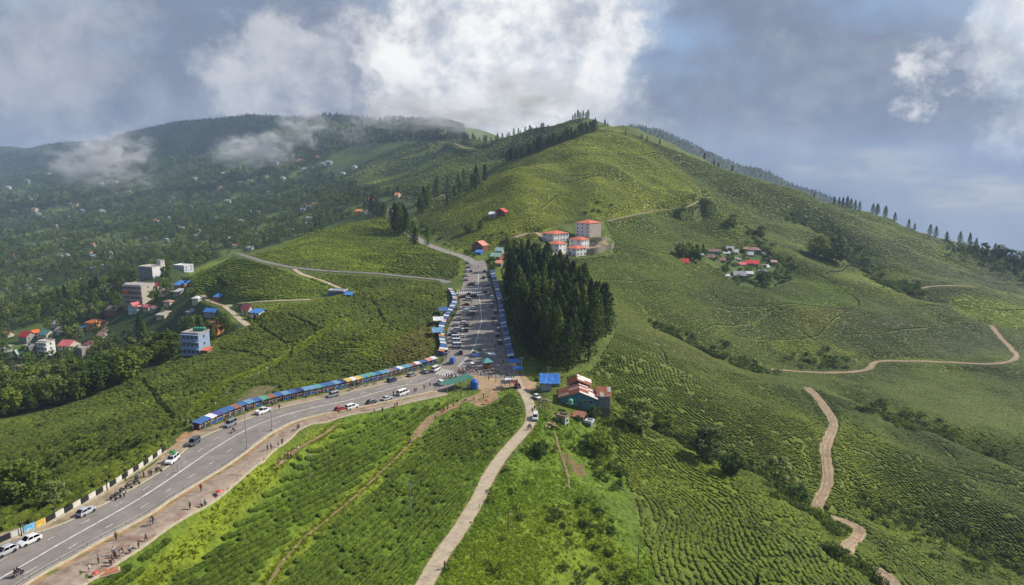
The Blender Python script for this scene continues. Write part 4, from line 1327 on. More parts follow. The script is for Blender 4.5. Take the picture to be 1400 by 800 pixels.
add_shrubs(in_px([(1090,505),(1130,470),(1160,490),(1170,500)], 4000, 330, 480, 36), 1.2, 2.2)
add_shrubs(in_px([(1060,495),(1090,480),(1160,500),(1170,506),(1100,503)], 3000, 330, 480, 37), 1.2, 2.0)
add_shrubs(in_px([(1180,540),(1240,560),(1300,580),(1290,600),(1220,585),(1170,560)], 3000, 250, 420, 38), 1.0, 2.2)
add_shrubs(in_px([(730,545),(740,540),(760,510),(740,505),(720,505)], 2500, 190, 260, 39), 0.7, 1.2)
add_shrubs(in_px([(640,345),(670,335),(700,330),(690,318),(640,330)], 3000, 430, 600, 40), 0.7, 1.5)
add_shrubs(in_px([(650,335),(735,325),(745,318),(690,312),(655,322)], 1500, 430, 640, 41), 0.7, 1.5)
add_shrubs(in_px([(790,285),(830,275),(845,290),(800,295)], 1500, 430, 700, 42), 1.5, 3.0)
add_shrubs(in_px([(1200,700),(1290,690),(1400,720),(1400,790),(1300,790)], 3000, 150, 330, 43), 0.7, 1.6)
add_shrubs(in_px([(556,296),(572,298),(600,322),(640,344),(652,352),(630,348),(600,333),(572,318)], 5000, 430, 700, 44), 0.9, 2.0)
SBP = np.vstack(SB); SSC = np.concatenate(SS)
scatter('shrubbery', np.c_[SBP, H(SBP[:, 0], SBP[:, 1]) - 0.1], SSC, SHRUB)
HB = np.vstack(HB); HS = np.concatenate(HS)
M_DITCH_SHADE = leaf_mat('ditch_shade_leaf', (0.020, 0.036, 0.010), hue=(0.03, 0.05, 0.012), trans=0.0)
DITCH_SHADE = [source('ditch_shade_source', crown_obj_mesh('ditch_shade_clump', leaf_cloud([((random.gauss(0, 0.45), random.gauss(0, 0.45), 0.3 + 0.5 * random.random()), 0.5) for _ in range(6)], 18, 0.24, 900 + k), M_DITCH_SHADE)) for k in range(2)]
scatter('ditch_shade_clumps', np.c_[HB, H(HB[:, 0], HB[:, 1]) - 0.1], HS, DITCH_SHADE)  # dark clumps added to stand in for the shade in the ditches
print('shrubs', len(SBP))

# ------------------------------------------------------------------ trees
BROAD = []
for s, (h, w, m, shp) in enumerate([(10, 3.9, M_WOODL, 'round'), (12, 3.4, M_WOODL, 'tall'), (8.5, 4.2, M_WOODL2, 'round'), (11, 4.0, M_WOODL2, 'tall'), (9.5, 4.0, M_WOODL3, 'round'), (13, 2.8, M_WOODL, 'cone')]):
    cr = crown_obj_mesh('broad_crown', broad_crown(h, w, 500 + s * 7, 46, 40, 0.40, shp), m)
    tr = trunk_mesh('broad_trunk', h * 0.9, 0.22, 600 + s, 5, w * 0.6)
    BROAD.append((cr, tr, h))
def lo_tree(i, h, w, m, shp):
    return source('tree_source', crown_obj_mesh('tree_crown', broad_crown(h, w, 700 + i, 16, 16, 0.62, shp), m))
LO = [lo_tree(0, 9, 3.8, M_WOODL, 'round'), lo_tree(1, 11, 3.4, M_WOODL, 'tall'), lo_tree(2, 8, 4.0, M_WOODL2, 'round'), lo_tree(3, 10, 3.7, M_WOODL2, 'tall'), lo_tree(4, 9, 3.8, M_WOODL3, 'round'), lo_tree(5, 13, 2.6, M_WOODL, 'cone')]
M_FAR = leaf_mat('far_forest_leaf', (0.024, 0.046, 0.020), hue=(0.036, 0.06, 0.022), trans=0.1)
LOD = [lo_tree(6, 9, 3.8, M_FAR, 'round'), lo_tree(7, 12, 3.0, M_FAR, 'cone'), lo_tree(8, 10, 3.6, M_FAR, 'tall')]
CEDAR = []
for s in range(6):
    h = 25.0
    cr = crown_obj_mesh('cedar_crown', cedar_crown(h, 3.3 + 0.3 * (s % 3), 800 + s, 150, 13, 0.46), M_CEDAR)
    mbt = MB(); mbt.tube([(0, 0, -1.0), (0, 0, h * 0.4), (0, 0, h * 0.93)], [0.42, 0.27, 0.06], 7)
    CEDAR.append((cr, mbt.mesh('cedar_trunk', M_BARK, True), h))
def tree(kind, proto, x, y, sc, label, group, cat='tree', wsc=1.0, z=None):
    zz = float(H(x, y)) - 0.1 if z is None else z
    t = thing(kind, label, cat, (x, y, zz), random.uniform(0, 6.28), group)
    t.scale = (sc * wsc, sc * wsc, sc)
    link('crown', proto[0], t); link('trunk', proto[1], t)
    return t
def cedar_at(u, v, hpx, label, group, wsc=1.0):
    """a cedar whose foot shows at a picture point and which stands hpx picture pixels tall"""
    p = hit(u, v)
    q = v
    while p[1] > 1500 and q < v + 30:      # the ridge lies a touch lower here
        q += 1; p = hit(u, q)
    zc = proj(*p)[2]
    hh = hpx * zc / FPX
    pr = random.choice(CEDAR)
    return tree('cedar_tree', pr, p[0], p[1], hh / pr[2], label, group, wsc=wsc)

# the dense grove beside the road
gp = hits([(690,392),(697,420),(703,450),(709,484),(738,505),(775,508),(808,500),(834,474),(828,452),(795,420),(750,392),(715,384)])
gx0, gx1, gy0, gy1 = gp[:, 0].min(), gp[:, 0].max(), gp[:, 1].min(), gp[:, 1].max()
gpts = []
tries = 0
while len(gpts) < 122 and tries < 9000:
    tries += 1
    p = (random.uniform(gx0, gx1), random.uniform(gy0, gy1))
    if not inpoly(p[0], p[1], [(q[0], q[1]) for q in gp]): continue
    if all((p[0] - q[0]) ** 2 + (p[1] - q[1]) ** 2 > 3.15 ** 2 for q in gpts): gpts.append(p)
for p in gpts:
    d = math.hypot(*p)
    hgt = random.uniform(22.5, 26.5) * (1.0 if p[1] > 275 else 0.92)
    tree('cedar_tree', random.choice(CEDAR), p[0], p[1], hgt / 25.0, 'tall dark cedar standing in the dense grove beside the stalls', 'cedars of the roadside grove', wsc=random.uniform(0.95, 1.25))
print('grove', len(gpts))
CED = [ # foot in the picture, height in picture pixels
 ('cedar on the left hilltop beside the grey road', 'cedars beside the upper road', [(540,317,40),(544,319,36),(547,320,44),(550,319,40),(553,318,38),(556,321,36),(559,322,30),(542,314,36),(565,334,32),(568,335,26),(585,336,30),(503,292,24),(508,293,28),(511,294,30),(515,294,26),(519,297,22),(526,300,24),(523,299,20),(499,290,16),(534,306,22)], 1.2),
 ('cedar on the slope above the bend of the upper road', 'cedars climbing the hill', [(575,290,28),(580,287,32),(586,284,32),(573,291,20),(595,271,26),(599,270,30),(612,262,21),(611,281,15),(621,268,15),(629,263,18),(634,252,22),(627,257,20),(645,257,19),(651,254,29),(650,260,18),(663,248,24),(577,292,20)], 1.05),
 ('cedar in the dark row climbing to the summit', 'cedar row on the main hill', [(694+i*2.72, 222-i*0.96-0.6*math.sin(i*0.7), 15+3.5*math.sin(i*0.9)+(4 if 14<i<20 else 0)) for i in range(45)], 1.3),
 ('cedar in the second line of the dark hilltop row', 'cedar row on the main hill', [(699+i*5.1, 219-i*1.75, 15+3*math.sin(i*1.3)) for i in range(22)], 1.3),
 ('cedar on the misty summit', 'cedars on the summit', [(786,161,9),(790,160,12),(793,159,9),(797,161,11),(801,162,9),(804,163,13),(783,162,7)], 1.3),
 ('small cedar on the misty far ridge', 'cedars on the far ridge', [(640+i*5.2+1.5*math.sin(i*2.1), 190-i*0.62-1.2*math.sin(i*0.35), 8+2.5*math.sin(i*1.7)) for i in range(22)], 1.35),
 ('dark cedar on the ridge falling away to the right', 'cedars on the right ridge', [(827,172,9),(831,173,6),(855,186,9),(877,191,8),(885,193,7),(902,198,8),(963,214,9),(976,220,9),(982,221,8),(1001,232,9),(1113,258,8),(1140,270,12),(1147,273,12),(1152,275,14),(1158,276,16),(1163,278,15),(1169,280,14),(1175,282,13),(1193,288,14),(1199,290,16),(1210,291,17),(1223,293,13),(1242,293,13),(1250,294,10),(1271,300,16),(1279,304,16),(1294,307,12),(1312,314,16),(1325,322,18),(1334,324,14),(1360,330,12),(1364,330,12)], 1.35),
 ('lone dark cedar on the far green slope', 'lone cedars of the far slope', [(544,262,9),(688,216,10),(684,218,9),(692,222,12)], 1.4),
 ('small cedar above the hillside hamlet', None, [(961,347,14)], 1.3),
 ('young cedar on the left village slope', 'cedars in the left village', [(192,465,34),(197,462,26),(90,415,26),(98,420,24),(116,412,22),(126,405,24),(134,402,26),(52,440,18),(170,380,16),(42,488,20),(12,508,16)], 1.3),
 ('dark cedar top rising at the bottom edge of the picture', None, [(1034,815,34)], 1.0),
]
ORD = ['first', 'second', 'third', 'fourth', 'fifth', 'sixth', 'seventh', 'eighth', 'ninth', 'tenth', 'eleventh', 'twelfth', 'thirteenth', 'fourteenth', 'fifteenth', 'sixteenth', 'seventeenth', 'eighteenth', 'nineteenth', 'twentieth']
TENS = {20: 'twenty', 30: 'thirty', 40: 'forty', 50: 'fifty', 60: 'sixty', 70: 'seventy'}
def ordinal(i):
    if i < 20: return ORD[i]
    t_, u_ = divmod(i + 1, 10)
    return TENS[t_ * 10] + '-' + ORD[u_ - 1] if u_ else TENS[t_ * 10][:-1] + 'ieth'
for lab, grp, lst, wsc in CED:
    for i, (u, v, hp) in enumerate(sorted(lst)):
        cedar_at(u, v, hp, lab if len(lst) == 1 else lab.replace('cedar', ordinal(i) + ' cedar from the left', 1), grp, wsc * random.uniform(0.9, 1.15))

# broadleaf trees told apart
def broad_at(u, v, hpx, label, group=None, i=None, wsc=1.0, cat='tree', kind='leafy_tree'):
    p = hit(u, v); zc = proj(*p)[2]
    pr = BROAD[i] if i is not None else random.choice(BROAD)
    return tree(kind, pr, p[0], p[1], hpx * zc / FPX / pr[2], label, group, cat, wsc)
for (u, v, h, i, lab) in [
 (30,688,56,2,'large pale round tree below the billboard wall'), (75,690,34,4,'olive bushy tree right of the large pale round tree'),
 (875,590,46,4,'grey green spreading tree right of the rusty roofed house'), (968,630,48,4,'largest grey green tree in the right hand gully'), (1062,668,44,4,'lowest spreading tree of the right hand gully'),
 (905,588,34,3,'small green tree between the two spreading gully trees'), (1000,648,34,0,'dark bushy tree beside the largest gully tree'), (1090,688,30,0,'dark tree at the foot of the winding track'),
 (738,625,26,0,'dark round bush beside the concrete track'), (820,620,30,2,'bright leafy tree below the rusty roofed house'), (812,575,22,0,'dark tree at the corner of the rusty roofed house'),
 (641,318,14,0,'dark round tree below the red hill house'), (656,314,12,1,'second dark tree below the red hill house'),
 (1118,352,30,4,'left tree of the feathery clump on the slope'), (1128,354,28,4,'middle tree of the feathery clump on the slope'), (1143,358,34,4,'right tree of the feathery clump on the slope'), (1150,358,24,4,'small tree ending the feathery clump'),
 (1003,310,18,4,'pale round tree high on the right slope'), (1040,325,16,4,'pale round tree below the other on the right slope'),
 (945,355,24,0,'dark tree left of the hillside hamlet'), (952,360,26,5,'dark pointed tree in the hillside hamlet'), (932,352,20,0,'palm like dark tree at the hamlet edge'),
 (672,372,22,1,'dark tree beside the green roofed shop'), (1042,388,18,0,'dark tree below the red hamlet roof'),
 (308,393,22,0,'dark tree behind the blue tarpaulin roof'), (1395,370,26,0,'dark tree at the right end of the ridge'), (1380,362,22,1,'dark crown on the right end of the ridge'), (1365,355,20,0,'dark low crown near the right ridge end'),
 (1345,350,18,1,'dark crown left of the ridge end clump'), (1330,345,14,0,'small dark crown on the right ridge')]:
    broad_at(u, v, h, lab, None, i, 1.25 if 'gully' in lab or 'pale round' in lab else 1.15)

# the wood below the left tea slope: the largest are trees of their own
def poisson(P, dmin):
    cell = {}
    out = []
    for i, (x, y) in enumerate(P):
        d = dmin if np.isscalar(dmin) else dmin[i]
        cx, cy = int(x // d), int(y // d)
        ok = True
        for a in (-1, 0, 1):
            for b in (-1, 0, 1):
                q = cell.get((cx + a, cy + b))
                if q is not None and (q[0] - x) ** 2 + (q[1] - y) ** 2 < d * d: ok = False
        if ok:
            cell[(cx, cy)] = (x, y); out.append(i)
    return np.array(out)
LAWN = [[(150,438),(235,432),(250,455),(240,470),(170,470),(148,462)], [(215,415),(280,402),(300,410),(290,428),(230,432)], [(195,432),(300,425),(330,440),(300,460),(255,450),(200,440)]]
HOUSES_PX = [(172,428,16),(190,428,14),(25,455,18),(75,462,12),(205,378,26),(245,370,18),(186,402,26),(243,390,14),(178,425,16),(204,424,14),(255,475,26),(285,440,20),(280,425,14),(120,448,18),(40,465,26),(60,475,22),(85,474,16),(112,480,18),(20,488,14),(150,425,12),(332,430,18),(297,400,12),(268,402,10),(55,445,12),(108,440,10)]
def wood_ok(P):
    z = H(P[:, 0], P[:, 1]); u, v, zc = proj(P[:, 0], P[:, 1], z)
    k = is_forest(u, v, P[:, 1]) & ~near_carved(P[:, 0], P[:, 1], 2.0)
    for L_ in LAWN: k &= ~inpoly(u, v, L_)
    for hu, hv, r_ in HOUSES_PX: k &= ~((np.abs(u - hu) < r_ * 0.7) & (v > hv - 10) & (v < hv + 16 + r_ * 0.4))
    plots = (fbm(P[:, 0], P[:, 1], 60, 3, 57) + 0.4 * fbm(P[:, 0], P[:, 1], 22, 2, 59))
    k &= ~((plots > 0.2) & (P[:, 1] > 330) & (rng.random(len(P)) > 0.06))
    return k
PN = far_points(16000, 280, 640, 71)
PN = PN[(PN[:, 1] > 225) & (PN[:, 0] < -60)]
PN = PN[wood_ok(PN)]
PN = PN[poisson(PN, 5.6)]
order = np.argsort(np.hypot(PN[:, 0], PN[:, 1]))
PN = PN[order]
# edge of the wood against the tea slope gets dense tall trees
big = PN[:250]
for x, y in big:
    pr = random.choice(BROAD)
    tree('leafy_tree', pr, x, y, random.uniform(0.75, 1.25) * (10 / pr[2]) * 1.0, 'leafy green tree in the wood below the left tea slope', 'trees of the wood below the tea slope', wsc=random.uniform(0.85, 1.15))
rest = PN[250:]
PF2 = far_points(100000, 600, 3600, 73)
PF2 = PF2[(PF2[:, 0] < 60)]
PF2 = PF2[wood_ok(PF2)]
dd = np.hypot(PF2[:, 0], PF2[:, 1])
PF2 = PF2[np.argsort(rng.random(len(PF2)))]
dd = np.hypot(PF2[:, 0], PF2[:, 1])
keep = []
for lo_, hi_, dm in ((0, 900, 5.4), (900, 1500, 6.6), (1500, 2400, 8.8), (2400, 6000, 12.0)):
    idx = np.where((dd >= lo_) & (dd < hi_))[0]
    if len(idx): keep.append(idx[poisson(PF2[idx], dm)])
PF2 = PF2[np.concatenate(keep)]
allw = np.vstack([rest, PF2])
da = np.hypot(allw[:, 0], allw[:, 1])
sc = np.clip(da / 1200, 0.85, 2.1) * rng.uniform(0.7, 1.25, len(allw))
scatter('distant_woods', np.c_[allw, H(allw[:, 0], allw[:, 1]) - 0.4], sc, LO, zs=np.clip(1.15 - da / 6000, 0.6, 1.1))
print('wood', len(PN), len(PF2))
# dark woods on the far mountain flank and on the right end of the ridge
PM = far_points(30000, 1500, 3000, 75)
PM = PM[inpoly(*proj(PM[:, 0], PM[:, 1], H(PM[:, 0], PM[:, 1]))[:2], [(430,150),(520,150),(630,165),(640,192),(560,196),(490,198),(440,205),(380,215)])]
PM = PM[poisson(PM, 13)]
scatter('distant_woods', np.c_[PM, H(PM[:, 0], PM[:, 1]) - 0.4], rng.uniform(1.0, 1.7, len(PM)), LOD)
PB_ = far_points(90000, 1500, 5200, 78)
bx, by = PB_[:, 0], PB_[:, 1]
PB_ = PB_[((bx > 150) & (by > 1500)) | ((by > 2600) & (bx < 0))]
PB_ = PB_[np.abs(PB_[:, 0]) < 0.85 * PB_[:, 1]]
PB_ = PB_[poisson(PB_, 11)]
scatter('distant_woods', np.c_[PB_, H(PB_[:, 0], PB_[:, 1]) - 0.8], rng.uniform(0.65, 1.1, len(PB_)), LOD)
PE = far_points(9000, 760, 1150, 76)
PE = PE[inpoly(*proj(PE[:, 0], PE[:, 1], H(PE[:, 0], PE[:, 1]))[:2], [(1290,330),(1340,342),(1420,352),(1420,400),(1370,375),(1300,350)])]
PE = PE[poisson(PE, 6)]
scatter('distant_woods', np.c_[PE, H(PE[:, 0], PE[:, 1]) - 0.3], rng.uniform(0.6, 1.2, len(PE)), LO)
# ------------------------------------------------------------------ buildings
def C(*c): return tuple(c)
M_GLASS = mat('window_glass', (0.035, 0.045, 0.055), 0.15, var=0.1, spec=0.7)
M_FRAME = mat('window_frame_paint', (0.45, 0.44, 0.42), 0.6, var=0.1)
M_DOOR = mat('door_wood', (0.16, 0.09, 0.05), 0.7, var=0.2)
def wallm(c): return mat('wall_%02d%02d%02d' % tuple(int(x * 99) for x in c), c, 0.85, var=0.1, scale=0.7, second=tuple(x * 0.62 for x in c), sec_scale=0.5, sec_lo=0.58, sec_hi=0.75)
def roofm(c): return mat('roof_%02d%02d%02d' % tuple(int(x * 99) for x in c), c, 0.55, var=0.14, scale=0.9, second=tuple(x * 0.6 for x in c), sec_scale=0.4, sec_lo=0.58, sec_hi=0.75)
WHITE = (0.72, 0.71, 0.69); CREAM = (0.55, 0.49, 0.38); GREY = (0.33, 0.32, 0.30); RED = (0.56, 0.07, 0.045); PINK = (0.62, 0.17, 0.15); CORAL = (0.66, 0.17, 0.09)
BLUE = (0.06, 0.22, 0.55); TEAL = (0.10, 0.30, 0.28); GREEN = (0.24, 0.46, 0.33); ORANGE = (0.58, 0.17, 0.05); BROWN = (0.25, 0.14, 0.09); SLATE = (0.20, 0.20, 0.21)

WIN_CACHE = {}
def window_meshes(w, h):
    k = (round(w, 2), round(h, 2))
    if k not in WIN_CACHE:
        t = 0.09
        f = MB().box((0, 0, h / 2 - t / 2), (w, 0.14, t)).box((0, 0, -h / 2 + t / 2), (w + 0.1, 0.2, t)).box((-w / 2 + t / 2, 0, 0), (t, 0.13, h - 2 * t)).box((w / 2 - t / 2, 0, 0), (t, 0.13, h - 2 * t)).box((0, 0, 0), (t * 0.6, 0.10, h - 2 * t))
        p = MB().box((0, 0.01, 0), (w - t, 0.05, h - t))
        WIN_CACHE[k] = (f.mesh('window', M_FRAME), p.mesh('pane', M_GLASS))
    return WIN_CACHE[k]
def add_window(root, x, y, z, w, h, rz):
    fm, pm = window_meshes(w, h)
    f = link('window', fm, root, (x, y, z), rz)
    link('pane', pm, f)
    return f
def roof_mesh(kind, L, D, h, pitch, ov=0.5, th=0.14):
    mb = MB()
    x, y = L / 2 + ov, D / 2 + ov
    if kind == 'flat':
        mb.box((0, 0, h + 0.12), (L + 0.3, D + 0.3, 0.24))
        for a, b, s in ((0, -D / 2 - 0.05, (L + 0.3, 0.2, 0.55)), (0, D / 2 + 0.05, (L + 0.3, 0.2, 0.55))):
            mb.box((a, b, h + 0.5), s)
        for a, s in ((-L / 2 - 0.05, (0.2, D - 0.15, 0.53)), (L / 2 + 0.05, (0.2, D - 0.15, 0.53))):
            mb.box((a, 0, h + 0.5), s)
        return mb
    if kind == 'gable':      # ridge along x
        V = [(-x, -y, h - 0.1), (x, -y, h - 0.1), (x, 0, h + pitch), (-x, 0, h + pitch), (-x, y, h - 0.1), (x, y, h - 0.1)]
        F = [(0, 1, 2, 3), (3, 2, 5, 4)]
    elif kind == 'gabley':   # ridge along y
        V = [(-x, -y, h - 0.1), (-x, y, h - 0.1), (0, y, h + pitch), (0, -y, h + pitch), (x, -y, h - 0.1), (x, y, h - 0.1)]
        F = [(0, 3, 2, 1), (3, 4, 5, 2)]
    elif kind == 'hip':
        r = max(0.3, x - y)
        V = [(-x, -y, h - 0.05), (x, -y, h - 0.05), (x, y, h - 0.05), (-x, y, h - 0.05), (-r, 0, h + pitch), (r, 0, h + pitch)]
        F = [(0, 1, 5, 4), (1, 2, 5), (2, 3, 4, 5), (3, 0, 4)]
    elif kind == 'shed':
        V = [(-x, -y, h), (x, -y, h), (x, y, h + pitch), (-x, y, h + pitch)]
        F = [(0, 1, 2, 3)]
    n = len(V)
    mb.add(V, F)
    mb.add([(p[0], p[1], p[2] - th) for p in V], [tuple(reversed(f)) for f in F])
    # edges of the sheet
    from collections import Counter
    E = Counter(); D_ = {}
    for f in F:
        for i in range(len(f)):
            a, b = f[i], f[(i + 1) % len(f)]
            E[tuple(sorted((a, b)))] += 1; D_[tuple(sorted((a, b)))] = (a, b)
    for k, c in E.items():
        if c == 1:
            a, b = D_[k]
            mb.f.append([b, a, a + n, b + n]); mb.m.append(0)
    return mb
def house(u, v, wl, wr, hpx, a, floors, roof, wallc, roofc, label, cat='house', name='house', nwin=None, nside=None, pitch=None, sidec=None, door=True, group=None, win=True, slabs=None, Yref=None, ov=0.45):
    """u, v: foot of the near corner; wl, wr, hpx: picture size of the left and right faces and of the wall"""
    p = hit(u, v); zc = proj(*p)[2]; s = FPX / zc
    ar = R(a)
    L = wl / s / math.cos(ar); D = max(2.2, wr / s / max(math.sin(ar), 0.2)); h = hpx / s
    cx = p[0] - math.cos(ar) * L / 2 + math.sin(ar) * D / 2
    cy = p[1] + math.sin(ar) * L / 2 + math.cos(ar) * D / 2
    t = thing(name, label, cat, (cx, cy, p[2]), -ar, group)
    dn = 0.6 + 0.25 * D
    wall = MB().box((0, 0, (h - dn) / 2), (L, D, h + dn))
    if roof in ('gable', 'gabley') and pitch is None: pitch = (D if roof == 'gable' else L) * 0.34
    if pitch is None: pitch = min(L, D) * 0.28
    if roof == 'gable':
        o = len(wall.v)
        wall.add([(-L / 2, -D / 2, h), (-L / 2, D / 2, h), (-L / 2, 0, h + pitch - 0.2), (L / 2, -D / 2, h), (L / 2, D / 2, h), (L / 2, 0, h + pitch - 0.2)], [(0, 2, 1), (3, 4, 5)])
    elif roof == 'gabley':
        wall.add([(-L / 2, -D / 2, h), (L / 2, -D / 2, h), (0, -D / 2, h + pitch - 0.2), (-L / 2, D / 2, h), (L / 2, D / 2, h), (0, D / 2, h + pitch - 0.2)], [(0, 1, 2), (3, 5, 4)])
    wall.build('wall', wallm(wallc), t)
    if sidec:
        MB().box((L / 2 + 0.06, 0, h / 2 - dn / 2), (0.12, D - 0.02, h + dn - 0.05)).build('side_wall', wallm(sidec), t)
    roof_mesh(roof, L, D, h, pitch, ov).build('roof', roofm(roofc), t)
    fh = h / floors
    if win:
        n = nwin if nwin is not None else max(1, int(L / 2.6)); m_ = nside if nside is not None else max(0, int(D / 3.2))
        for k in range(floors):
            z = fh * (k + 0.55)
            for i in range(n):
                x = -L / 2 + L * (i + 0.5) / n
                if door and k == 0 and i == n // 2: continue
                add_window(t, x, -D / 2 - 0.03, z, min(1.2, L / n * 0.55), min(1.3, fh * 0.5), 0)
            for i in range(m_):
                y = -D / 2 + D * (i + 0.5) / m_
                add_window(t, L / 2 + (0.15 if sidec else 0.03), y, z, min(1.2, D / m_ * 0.55), min(1.3, fh * 0.5), math.pi / 2)
        if door:
            i = n // 2
            MB().box((-L / 2 + L * (i + 0.5) / n, -D / 2 - 0.04, 1.0), (0.95, 0.1, 2.0)).build('door', M_DOOR, t)
    if slabs:
        for k in range(1, floors + 1):
            MB().box((0, -D / 2 - 0.6, fh * k - 0.1), (L + 0.2, 1.2, 0.2)).build('balcony_slab', wallm(slabs), t)
            MB().box((0, -D / 2 - 1.12, fh * k - fh + 0.5), (L + 0.15, 0.08, 0.9)).build('balcony_rail', wallm(slabs), t)
    return t, L, D, h
# the white buildings on their terrace
house(806, 325, 18, 18, 19.5, 42, 4, 'hip', WHITE, CORAL, 'tallest white building of the red roofed group, four storeys', 'building', 'white_building', 3, 0, 2.2, sidec=(0.42, 0.36, 0.30), door=False)
house(757, 332, 15, 22, 12, 50, 2, 'hip', WHITE, CORAL, 'long white two storey building at the left of the red roofed group', 'building', 'white_building', 2, 5, 2.0)
house(764, 346, 18, 12, 12, 38, 2, 'hip', WHITE, CORAL, 'white red roofed building lowest at the front left of the group', 'building', 'white_building', 3, 2, 1.8)
house(795, 340, 16, 12, 12, 40, 2, 'hip', WHITE, CORAL, 'white red roofed building below the tallest one', 'building', 'white_building', 2, 3, 1.8)
house(788, 351, 13, 15, 11, 48, 2, 'hip', WHITE, CORAL, 'small white red roofed house on the front wall of the terrace', 'building', 'white_building', 2, 3, 1.7)
M_STONE = mat('rubble_stone', (0.30, 0.25, 0.19), 0.95, var=0.3, scale=1.2, bump=0.6)
def stone_wall(px, h, label, wdt=0.6, cap=True, name='retaining_wall'):
    """a wall in courses: every block is an object"""
    W = catmull(hits(px), 1.0)
    W[:, 2] = smooth1(H(W[:, 0], W[:, 1]), 9)
    t = thing(name, label, 'wall', tuple(W[0]))
    bl, bh = 2.4, 1.1
    S = resample(W, bl)
    meshes = [MB().box((0, 0, 0), (bl - 0.05, wdt * k, bh - 0.04)).mesh('block', M_STONE) for k in (0.95, 1.0, 1.06)]
    for r_ in range(int(math.ceil(h / bh))):
        for i in range(len(S) - 1):
            a, b = S[i], S[i + 1]
            m_ = (a + b) / 2; rz = math.atan2(b[1] - a[1], b[0] - a[0])
            o = link('block', random.choice(meshes), t, (m_[0] - W[0][0] + (0.5 * bl * math.cos(rz) if r_ % 2 else 0), m_[1] - W[0][1] + (0.5 * bl * math.sin(rz) if r_ % 2 else 0), m_[2] - W[0][2] + bh * (r_ + 0.2)), rz)
    return t
stone_wall([(839,338),(836,341),(828,343),(815,346),(800,349)], 4.0, 'curved stone retaining wall at the right end of the white building terrace')
stone_wall([(800,349),(788,350),(776,350)], 3.0, 'stone retaining wall under the small white house')
stone_wall([(768,350),(760,351)], 2.5, 'short stone wall at the left foot of the terrace')
stone_wall([(833,329),(822,329),(812,328)], 2.2, 'stone wall behind the terrace below the tallest white building')

# left village
t, L, D, h = house(273, 487, 25, 5, 30, 12, 3, 'flat', (0.27, 0.37, 0.52), (0.40, 0.36, 0.32), 'pale blue three storey building at the edge of the tea slope', 'building', 'blue_building', 4, 1, slabs=(0.28, 0.38, 0.56))
for i in range(4):
    w = MB().lathe([(0.0, 0), (0.85, 0), (0.85, 1.3), (0.6, 1.6), (0.25, 1.75), (0.0, 1.8)], 12)
    o = w.build('water_tank', mat('tank_green', (0.04, 0.26, 0.14), 0.5), None, None, True)
    q = t.matrix_basis @ Vector((L * (-0.1 + 0.16 * i), D * 0.25, h + 0.25)); 
    o.location = (t.location.x + math.cos(t.rotation_euler.z) * (L * (-0.1 + 0.16 * i)), t.location.y + D * 0.2, t.location.z + h + 0.25)
    tag(o, 'green water tank on the roof of the pale blue building', 'water tank', 'green roof tanks')
house(297, 459, 20, 4, 11, 15, 2, 'gable', ORANGE, PINK, 'house with a large pink roof behind the pale blue building', pitch=2.6)
house(284, 486, 8, 2, 7, 10, 1, 'shed', BROWN, CORAL, 'orange roofed lean to beside the pale blue building', 'shed', 'lean_to', 1, 0)
house(291, 459, 7, 2, 3, 12, 1, 'shed', GREY, BLUE, 'tiny blue tarpaulin shed below the pink roofed house', 'shed', 'tarp_shed', 1, 0, win=False)
house(294, 431, 18, 4, 4, 20, 1, 'gable', GREY, BLUE, 'low shed with blue roof above the pink roofed house', 'shed', 'blue_shed', 2, 0)
house(271, 414, 9, 2, 6, 10, 1, 'hip', CREAM, WHITE, 'open hut with white tent roof in the village meadow', 'hut', 'white_hut', 1, 0, win=False)
house(301, 411, 10, 3, 5, 18, 1, 'shed', ORANGE, BLUE, 'small house with bright blue roof beside the village path', 'house', 'small_house', 2, 0)
house(340, 430, 12, 4, 6, 25, 1, 'gable', CREAM, (0.55, 0.14, 0.13), 'pink red roofed house at the end of the village lane', pitch=2.6)
house(354, 433, 14, 4, 5, 20, 1, 'shed', WHITE, BLUE, 'blue roofed house joined to the pink roofed one by the lane', 'house', 'small_house', 3, 0)
house(252, 394, 15, 3, 4, 8, 1, 'shed', ORANGE, BLUE, 'long shed under a blue tarpaulin below the tea field', 'shed', 'tarp_shed', 2, 0)
house(252, 372, 18, 6, 8, 22, 2, 'flat', (0.55, 0.58, 0.66), WHITE, 'white and pale blue house right of the big grey building', 'house', 'white_house', 4, 2)
house(209, 381, 24, 8, 15, 22, 3, 'flat', (0.22, 0.22, 0.23), (0.52, 0.46, 0.38), 'big unfinished grey building with a white end wall', 'building', 'grey_building', 6, 0, sidec=WHITE, door=False)
house(221, 377, 7, 3, 20, 30, 4, 'flat', (0.62, 0.58, 0.52), (0.5, 0.46, 0.4), 'narrow pale tower standing at the end of the big grey building', 'building', 'stair_tower', 1, 0, door=False)
t, L, D, h = house(195, 418, 28, 6, 27, 14, 4, 'flat', (0.24, 0.22, 0.20), (0.42, 0.38, 0.34), 'grey concrete apartment block with open floors and an orange awning', 'building', 'apartment_block', 5, 1, slabs=(0.38, 0.34, 0.30), sidec=(0.45, 0.40, 0.33))
MB().box((-L * 0.3, -D / 2 - 1.35, h * 0.70), (L * 0.34, 0.3, h * 0.16)).build('awning', roofm((0.75, 0.10, 0.03)), t)
house(216, 397, 12, 3, 5, 15, 1, 'gable', CREAM, (0.7, 0.1, 0.07), 'small bright red roofed house right of the apartment block', 'house', 'small_house', 2, 0)
house(185, 429, 14, 5, 9, 30, 2, 'gabley', (0.42, 0.55, 0.52), PINK, 'pale teal gabled house with pink roof below the apartment block', 'house', 'gabled_house', 2, 1)
house(203, 425, 9, 3, 5, 20, 1, 'gable', CREAM, PINK, 'left of two pink roofed cottages below the apartment block', 'house', 'cottage', 2, 0)
